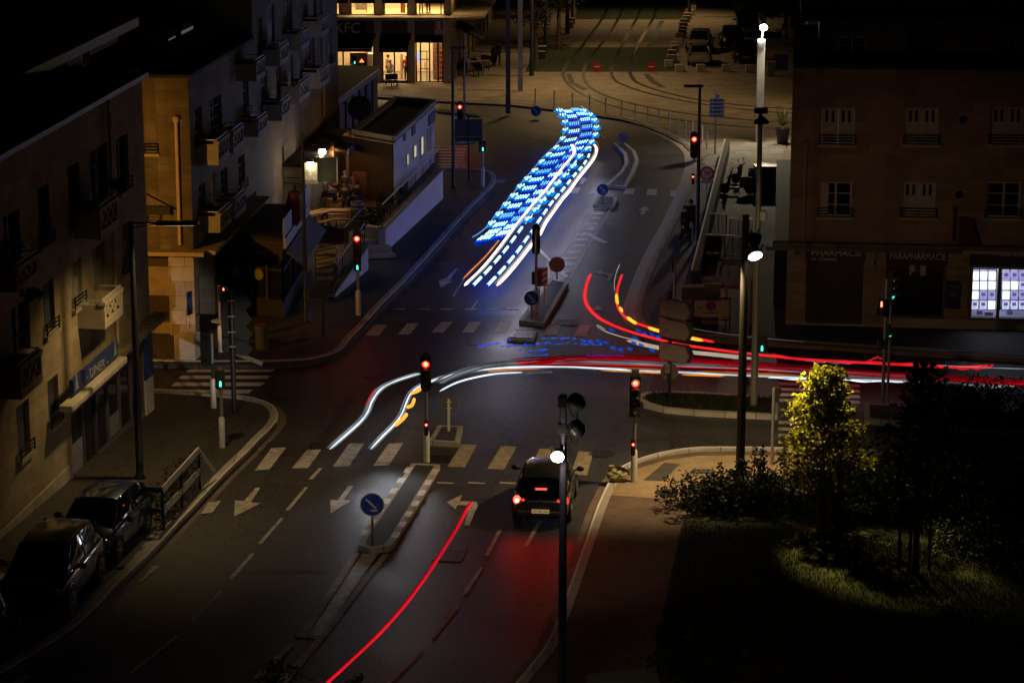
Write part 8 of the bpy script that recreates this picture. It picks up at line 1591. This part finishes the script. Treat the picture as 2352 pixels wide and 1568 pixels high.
streak('orange curl at the top of the right warm headlamp streak', [f2(2285, 570), f2(2320, 620), f2(2330, 680), f2(2310, 760)], 1.0, .025, ORD, k=8, jit=.4)
dL = [f2(2010, 805), f2(1950, 910), f2(1870, 1005), f2(1780, 1105), f2(1685, 1215), f2(1590, 1330), f2(1490, 1435), f2(1410, 1560), f3(1300, 190), f3(1200, 325), f3(1095, 475), f3(985, 625), f3(865, 785), f3(735, 940), f3(585, 1110), f3(425, 1275)]
dR = [f2(2195, 695), f2(2172, 805), f2(2113, 908), f2(2038, 1005), f2(1948, 1103), f2(1857, 1217), f2(1765, 1330), f2(1670, 1440), f2(1580, 1550), f3(1485, 195), f3(1392, 327), f3(1295, 475), f3(1188, 625), f3(1075, 785), f3(950, 940), f3(805, 1110), f3(648, 1275)]
for lab, D_ in (('left row of short blue dashes between the warm headlamp streaks', dL), ('right row of short blue dashes between the warm headlamp streaks', dR)):
    t = thing('light_streak', lab, 'light streak', G(*D_[0], 1.0), 0, 'blue light streaks')
    for i, (x, y) in enumerate(D_):
        c = G(x, y, 1.0); q = G(*D_[min(i + 1, len(D_) - 1)], 1.0) - G(*D_[max(i - 1, 0)], 1.0); q.normalize(); L_ = .55 + .25 * (i / len(D_))
        b = MB()
        for j in range(4): a = c + q * (L_ * (j - 2) * .5); b.tube([a, a + q * (L_ * .40)], [.06, .055], 8)
        o = b.bw('flash', BLW, t); b = MB(); b.tube([c - q * (L_ * 1.1), c + q * (L_ * 1.1)], [.045, .045], 6); b.bw('flash_tail', BLD, o)
# roof light bar of the emergency vehicle: two staggered columns of flashes
Lc = [(1283, 250), (1290, 258), (1296, 270), (1299, 287), (1297, 304), (1288, 324), (1272, 342), (1256, 357), (1241, 373), (1226, 392), (1211, 409), (1196, 426), (1181, 446), (1165, 465), (1149, 486), (1133, 506), (1118, 526), (1102, 540), (1086, 550)]
Rc = [(1334, 248), (1346, 256), (1358, 265), (1367, 278), (1370, 294), (1367, 310), (1358, 326), (1348, 340), (1333, 357), (1318, 378), (1301, 398), (1284, 416), (1268, 436), (1251, 454), (1236, 472), (1220, 492), (1204, 510), (1190, 524), (1176, 538)]
PL = smooth_path([G(x, y, 2.25) for x, y in Lc], 12); PR_ = smooth_path([G(x, y, 2.25) for x, y in Rc], 12)
def at(P, s): i = s * (len(P) - 1); j = min(int(i), len(P) - 2); return P[j].lerp(P[j + 1], i - j)
EM = thing('light_streak', 'broad band of staggered bright blue flashes winding down the far road', 'light streak', PL[0], 0, 'blue light streaks')
NF = 17; random.seed(4)
for i in range(NF):
    s = (i + .4) / NF
    for half in (0, 1):
        ss = min(.995, s + (.022 if half == 0 else 0)); A, C = at(PL, ss), at(PR_, ss); A2, C2 = at(PL, min(1, ss + .03)), at(PR_, min(1, ss + .03)); core = MB(); halo = MB(); lo = MB()
        u0, u1 = (.12, .47) if half == 0 else (.53, .88); n = 5; dv = (A2.lerp(C2, .5) - A.lerp(C, .5)); dv.normalize(); ac = (C - A).normalized()
        for j in range(n):
            f = u0 + (u1 - u0) * (j + .5) / n; p = A.lerp(C, f); l_ = .40 + .05 * random.random()
            core.tube([p - dv * l_, p - dv * .07], [.030, .022], 6); core.tube([p + dv * .07, p + dv * l_], [.022, .030], 6)
        p0, p1 = A.lerp(C, u0 - .03), A.lerp(C, u1 + .03); dn = Vector((0, 0, -.10)); halo.hexa([p0 - dv * .42 + dn, p1 - dv * .42 + dn, p1 + dv * .42 + dn, p0 + dv * .42 + dn], [p0 - dv * .42 + dn * .6, p1 - dv * .42 + dn * .6, p1 + dv * .42 + dn * .6, p0 + dv * .42 + dn * .6])
        o = core.bw('flash', (BLW, BLW2)[random.random() < .3], EM); halo.bw('flash_halo', BLH, o)  # glowing slab stands in for the blue halo around the flashes
        for j in range(n): f = u0 + (u1 - u0) * (j + .5) / n; p = A.lerp(C, f) + dv * .75 + Vector((0, 0, -.12)); lo.tube([p - dv * .16, p + dv * .16], [.05, .05], 6)
        lo.bw('flash_reflection', BLD, o)
    if i < NF - 2:
        for e, (P_, sg) in enumerate(((PL, 1), (PR_, -1))):
            A, C = at(PL, s), at(PR_, s); ac = (C - A).normalized(); p = at(P_, s + (.0 if e == 0 else .012)); q = at(P_, min(1, s + .03)); dv = (q - p).normalized(); b = MB()
            for j in (-1, 0, 1): b.tube([p + ac * (.15 * j) - dv * .28, p + ac * (.15 * j) + dv * .1], [.034, .03], 8)
            b.tube([p + dv * .22, p + dv * .42], [.06, .05], 8); o = b.bw('side_flash', BLW, EM); b = MB(); b.hexa([p + ac * -.34 - dv * .30 + Vector((0, 0, -.12)), p + ac * .34 - dv * .30 + Vector((0, 0, -.12)), p + ac * .30 + dv * .5 + Vector((0, 0, -.12)), p + ac * -.2 + dv * .5 + Vector((0, 0, -.12))], [p + ac * -.34 - dv * .30 + Vector((0, 0, -.08)), p + ac * .34 - dv * .30 + Vector((0, 0, -.08)), p + ac * .30 + dv * .5 + Vector((0, 0, -.08)), p + ac * -.2 + dv * .5 + Vector((0, 0, -.08))]); b.bw('flash_halo', CY, o)
for P_ in (PL, PR_): b = MB(); b.tube([p + Vector((0, 0, .1)) for p in P_], .022, 6); b.bw('outline_strand', glow('strand_pale_blue', (.12, .38, 1), .9), EM)
# blue wash on the carriageway comes from the flashing lamps
for s_, pw in ((.08, 80), (.25, 95), (.45, 100), (.65, 100), (.85, 85)): p = at(PL, s_).lerp(at(PR_, s_), .5); point(p + Vector((-.8, 0, -.6)), pw, (.0, .05, 1), .4)
# headlamp beams at the ends of the white streaks
e0, e1 = G(1082, 652, .7), G(1162, 652, .7); dn = (G(1072, 700, 0) - G(1150, 610, 0)).normalized(); q = G(1238, 560, 1.1)
for k in range(15):
    f = k / 14; x0 = f * (len(rgt) - 1.01); a_, c_ = rgt[int(x0)], rgt[int(x0) + 1]; q = x0 - int(x0); pp = G(a_[0] + (c_[0] - a_[0]) * q + 8, a_[1] + (c_[1] - a_[1]) * q, 1.4); fwd = (G(1150, 640) - G(1300, 420)).normalized(); spot(pp, pp + fwd * 7 + Vector((1.5, 0, -.9)), 34 + 40 * f, (.86, .80, 1), 56, 1, .4, 'headlamp_beam')
for pp, tg, pw in ((G(900, 960, 1.3), G(830, 1200, 0), 110), (G(950, 980, 1.3), G(870, 1190, 0), 70), (G(860, 1040, .8), G(640, 1330, 0), 70)): spot(pp, tg, pw, (.86, .93, 1), 66, 1, .3, 'headlamp_beam')
# red and orange tail lamps turning right at the far corner
t2r = [(1357, 628), (1348, 652), (1343, 680), (1350, 704), (1372, 728), (1402, 745), (1446, 762), (1500, 777), (1560, 791), (1640, 803), (1740, 815), (1850, 826), (1960, 832), (2080, 838), (2200, 844), (2280, 840)]
streak('inner red tail lamp streak turning from the far road to the right', t2r, .85, .034, RDH, ((.055, .03, .018, RD), (-.055, .0, .018, RD)), k=5)
t2o = [(1428, 630), (1420, 655), (1415, 685), (1422, 712), (1445, 735), (1490, 752), (1540, 766), (1600, 778), (1640, 786)]
streak('outer red tail lamp streak hugging the far right corner', t2o, .85, .034, RDH, ((.055, .03, .018, RD),), k=6)
for a, lab in (([(1416, 675), (1417, 690), (1419, 697)], 'short amber flash on the outer tail lamp streak, the first'), ([(1423, 705), (1430, 716)], 'short amber flash on the outer tail lamp streak, the second'), ([(1440, 728), (1452, 737), (1462, 743)], 'short amber flash on the outer tail lamp streak, the third'), ([(1488, 752), (1510, 759), (1530, 764)], 'amber flash on the outer tail lamp streak beside the hotel signs, the fourth'), ([(1556, 769), (1585, 776), (1615, 782)], 'amber flash ending the outer tail lamp streak right of the hotel signs')): streak(lab, a, .95, .06, AM, k=6)
streak('thin yellow hairline rising above the outer tail lamp streak', [(1424, 606), (1416, 625), (1411, 650), (1412, 668)], 1.1, .012, CR)
streak('thin white hairline right of the hotel signs', [(1580, 752), (1640, 763), (1740, 775), (1850, 785)], 1.0, .010, WG)
# long horizontal streaks along the right road
streak('long cold white headlamp streak sweeping from the left lane across to the right', [(851, 1031), (880, 1000), (905, 975), (923, 950), (935, 920), (945, 902), (965, 886), (1000, 872), (1050, 858), (1100, 850), (1176, 844), (1290, 842), (1376, 846), (1450, 850)], .65, .027, WC, ((.08, .02, .022, WD), (-.06, -.02, .016, WD)), k=6)
streak('thinner cold white streak carrying on to the right past the red light', [(1440, 849.5), (1560, 855), (1700, 862), (1850, 868), (1990, 873), (2120, 877)], .65, .024, streakmat('streak_mid_white', (.78, .87, 1), .75, .5, .5), ((.06, .02, .02, WD),))
streak('cold white headlamp streak curving over the left lane', [(757, 1031), (795, 998), (828, 968), (845, 945), (855, 920), (875, 893), (905, 877), (940, 865), (965, 858)],   .65, .028, WC, ((.07, .03, .025, WD), (-.07, 0, .022, WD), (.13, .02, .018, WG)), k=6)
streak('short red streak beside the left cold white streak', [(839, 932), (850, 910), (863, 891)], .9, .018, RD)
for a, lab in (([(906, 978), (925, 962), (935, 949)], 'lowest amber flash on the sweeping white streak'), ([(934, 935), (946, 930), (952, 914)], 'middle amber flash on the sweeping white streak'), ([(944, 903), (960, 897), (969, 888)], 'upper amber flash on the sweeping white streak')): streak(lab, a, .75, .06, AM, k=8)
streak('dim grey white strand inside the left part of the sweep', [(1010, 898), (1045, 880), (1085, 868), (1140, 858), (1200, 855)], .65, .03, WC)
streak('broad pale strand above the long white streak', [(1010, 880), (1060, 858), (1120, 842), (1200, 834), (1300, 831), (1400, 834), (1520, 840), (1650, 846), (1800, 853), (1980, 864), (2120, 873), (2330, 884)], .8, .05, WD, ((.12, .0, .04, WG), (-.1, 0, .03, WG), (.22, .05, .03, WG)))
random.seed(12); streak('broad deep red band of many thin strands along the right road', [(1180, 832), (1300, 824), (1420, 822), (1560, 826), (1700, 836), (1850, 847), (2000, 858), (2180, 869), (2400, 881)], .85, .05, RDD, [(-.42 + k * .085, random.uniform(-.05, .1), random.uniform(.012, .032), (RDD, RDD, RDV, RD)[k % 4]) for k in range(11)])
streak('second thinner red band below the broad one', [(1230, 838), (1400, 840), (1560, 845), (1700, 850), (1850, 857), (2000, 866)], .8, .03, RDD, ((.06, .02, .016, RD), (-.06, .0, .02, RDV)))
for a, lab in (([(1120, 853), (1176, 848), (1240, 846)], 'thin orange dash under the white streak, left'), ([(1380, 850), (1450, 853), (1530, 857)], 'thin orange dash under the white streak, middle'), ([(1565, 860), (1620, 862), (1664, 864)], 'thin orange dash under the white streak, right')): streak(lab, a, .6, .03, OR)
for a, lab in (([(1300, 838), (1420, 842), (1560, 848)], 'dim orange strand between the red bands, left'), ([(1600, 852), (1720, 857), (1840, 862)], 'dim orange strand between the red bands, right')): streak(lab, a, .75, .035, ORD)
streak('pale tan strand crossing above the red band', [(1440, 782), (1500, 796), (1560, 806), (1640, 814), (1730, 824)], .9, .07, TAN, ((.12, 0, .04, TAN),))
streak('wavy thin red line ending near the estate agency', [(1764, 815), (1900, 829), (2020, 833), (2140, 840), (2220, 846), (2260, 845), (2282, 838)], .95, .03, RD, ((.08, .0, .02, RDD),), jit=1.0)
streak('wavy thin white line under the right red band', [(1764, 868), (1900, 872), (2030, 876), (2126, 874)], .62, .02, WC, k=8, jit=1.2)
streak('pale frayed strand at the far right end of the road', [(2130, 873), (2200, 880), (2280, 887), (2330, 886)], .62, .035, WD, ((.1, .02, .03, WG),), jit=.8)
streak('thin pale line right of the wavy red line', [(2150, 838), (2260, 844), (2400, 848)], 1.0, .012, WD)
for a, lab in (([(2005, 825), (2015, 821), (2030, 824)], 'small red squiggle beside the right crossing post, the upper one'), ([(1992, 829), (2005, 824), (2018, 818)], 'small red squiggle beside the right crossing post, the lower one')): streak(lab, a, 1.1, .018, RD, jit=.6)
streak('pale greenish wavy line in the red band by the right crossing', [(1850, 829), (1900, 832), (1945, 835), (1968, 832)], .7, .018, WG, jit=.8)
# scattered blue glints in the middle of the crossing
random.seed(8); GL = thing('light_streak', 'cloud of scattered thin blue glints over the middle of the crossing', 'light streak', G(1250, 790, .9), 0, 'blue light streaks'); cnt = 0
fz = lambda zx, zy: ((1900 + zx * .4252) / 1.7415, (1300 + zy * .4252) / 1.7415)
for (ax, ay, bx, by, n, sp, L_) in ((20, 205, 320, 150, 16, 8, 45), (240, 205, 800, 170, 26, 9, 60), (390, 240, 660, 232, 14, 6, 50), (440, 288, 680, 278, 9, 4, 40), (800, 165, 1200, 182, 12, 6, 40), (580, 125, 940, 122, 8, 4, 60)):
    b = MB()
    for i in range(n):
        f = random.random(); x = ax + (bx - ax) * f + random.uniform(-8, 8); y = ay + (by - ay) * f + random.uniform(-sp, sp) - (math.sin(math.pi * f) * 8 if bx - ax > 400 else 0); l2 = L_ * random.uniform(.3, 1); sl = (by - ay) / (bx - ax); p, q = G(*fz(x, y), .9), G(*fz(x + l2, y + l2 * sl), .9); b.tube([p, q], [.016, .012], 5)
    b.bw('glint_cluster', BL, GL)
for (x, y) in ((1010, 145), (1080, 155), (1160, 150), (1230, 160), (1295, 212), (1365, 228), (1450, 220), (1530, 50), (1590, 75), (1660, 85), (1720, 105), (1490, 165), (1560, 185), (1660, 232), (1770, 262), (1940, 282), (2020, 298), (1280, 45), (1500, 120)):
    b = MB()
    for j in range(4): p, q = G(*fz(x - 22 + j * 3, y - 12 + j * 7), .95), G(*fz(x + 22 + j * 3, y - 5 + j * 7), .95); b.tube([p, q], [.014, .012], 5)
    b.bw('glint_cluster', streakmat('glint_blue', (.0, .10, .85), .6, .4, 2), GL)
b = MB()
for k in range(16): x = 1050 + k * 22; p, q = G(*fz(x, 282 + math.sin(k) * 8), .9), G(*fz(x + 30, 284 + math.sin(k) * 8), .9); b.tube([p, q], [.012, .010], 5)
b.bw('glint_cluster', streakmat('glint_violet', (.14, .03, .8), .4, .4, 2), GL)
streak('pale hooked hairline left of the inner red streak', [fz(1230, 45), fz(1165, 5), fz(1150, 10), fz(1230, 60), fz(1380, 110), fz(1560, 150)], .9, .014, CR)
streak('thin white zigzag hairline on the empty asphalt', [fz(480, 450), fz(700, 445), fz(712, 440), fz(550, 425)], .05, .008, WD, k=3)
# red reflected streak of a braking car in the near lane
streak('long thin red tail lamp streak running down the near lane to the bottom edge', [(1084, 1152), (1072, 1168), (1058, 1196), (1036, 1234), (1005, 1283), (970, 1335), (925, 1395), (870, 1456), (805, 1518), (755, 1564), (700, 1612)], .85, .028, streakmat('streak_crimson', (.80, .006, .02), .8, .3, .4), ((.048, .02, .013, RD), (-.048, 0, .013, RDD)))
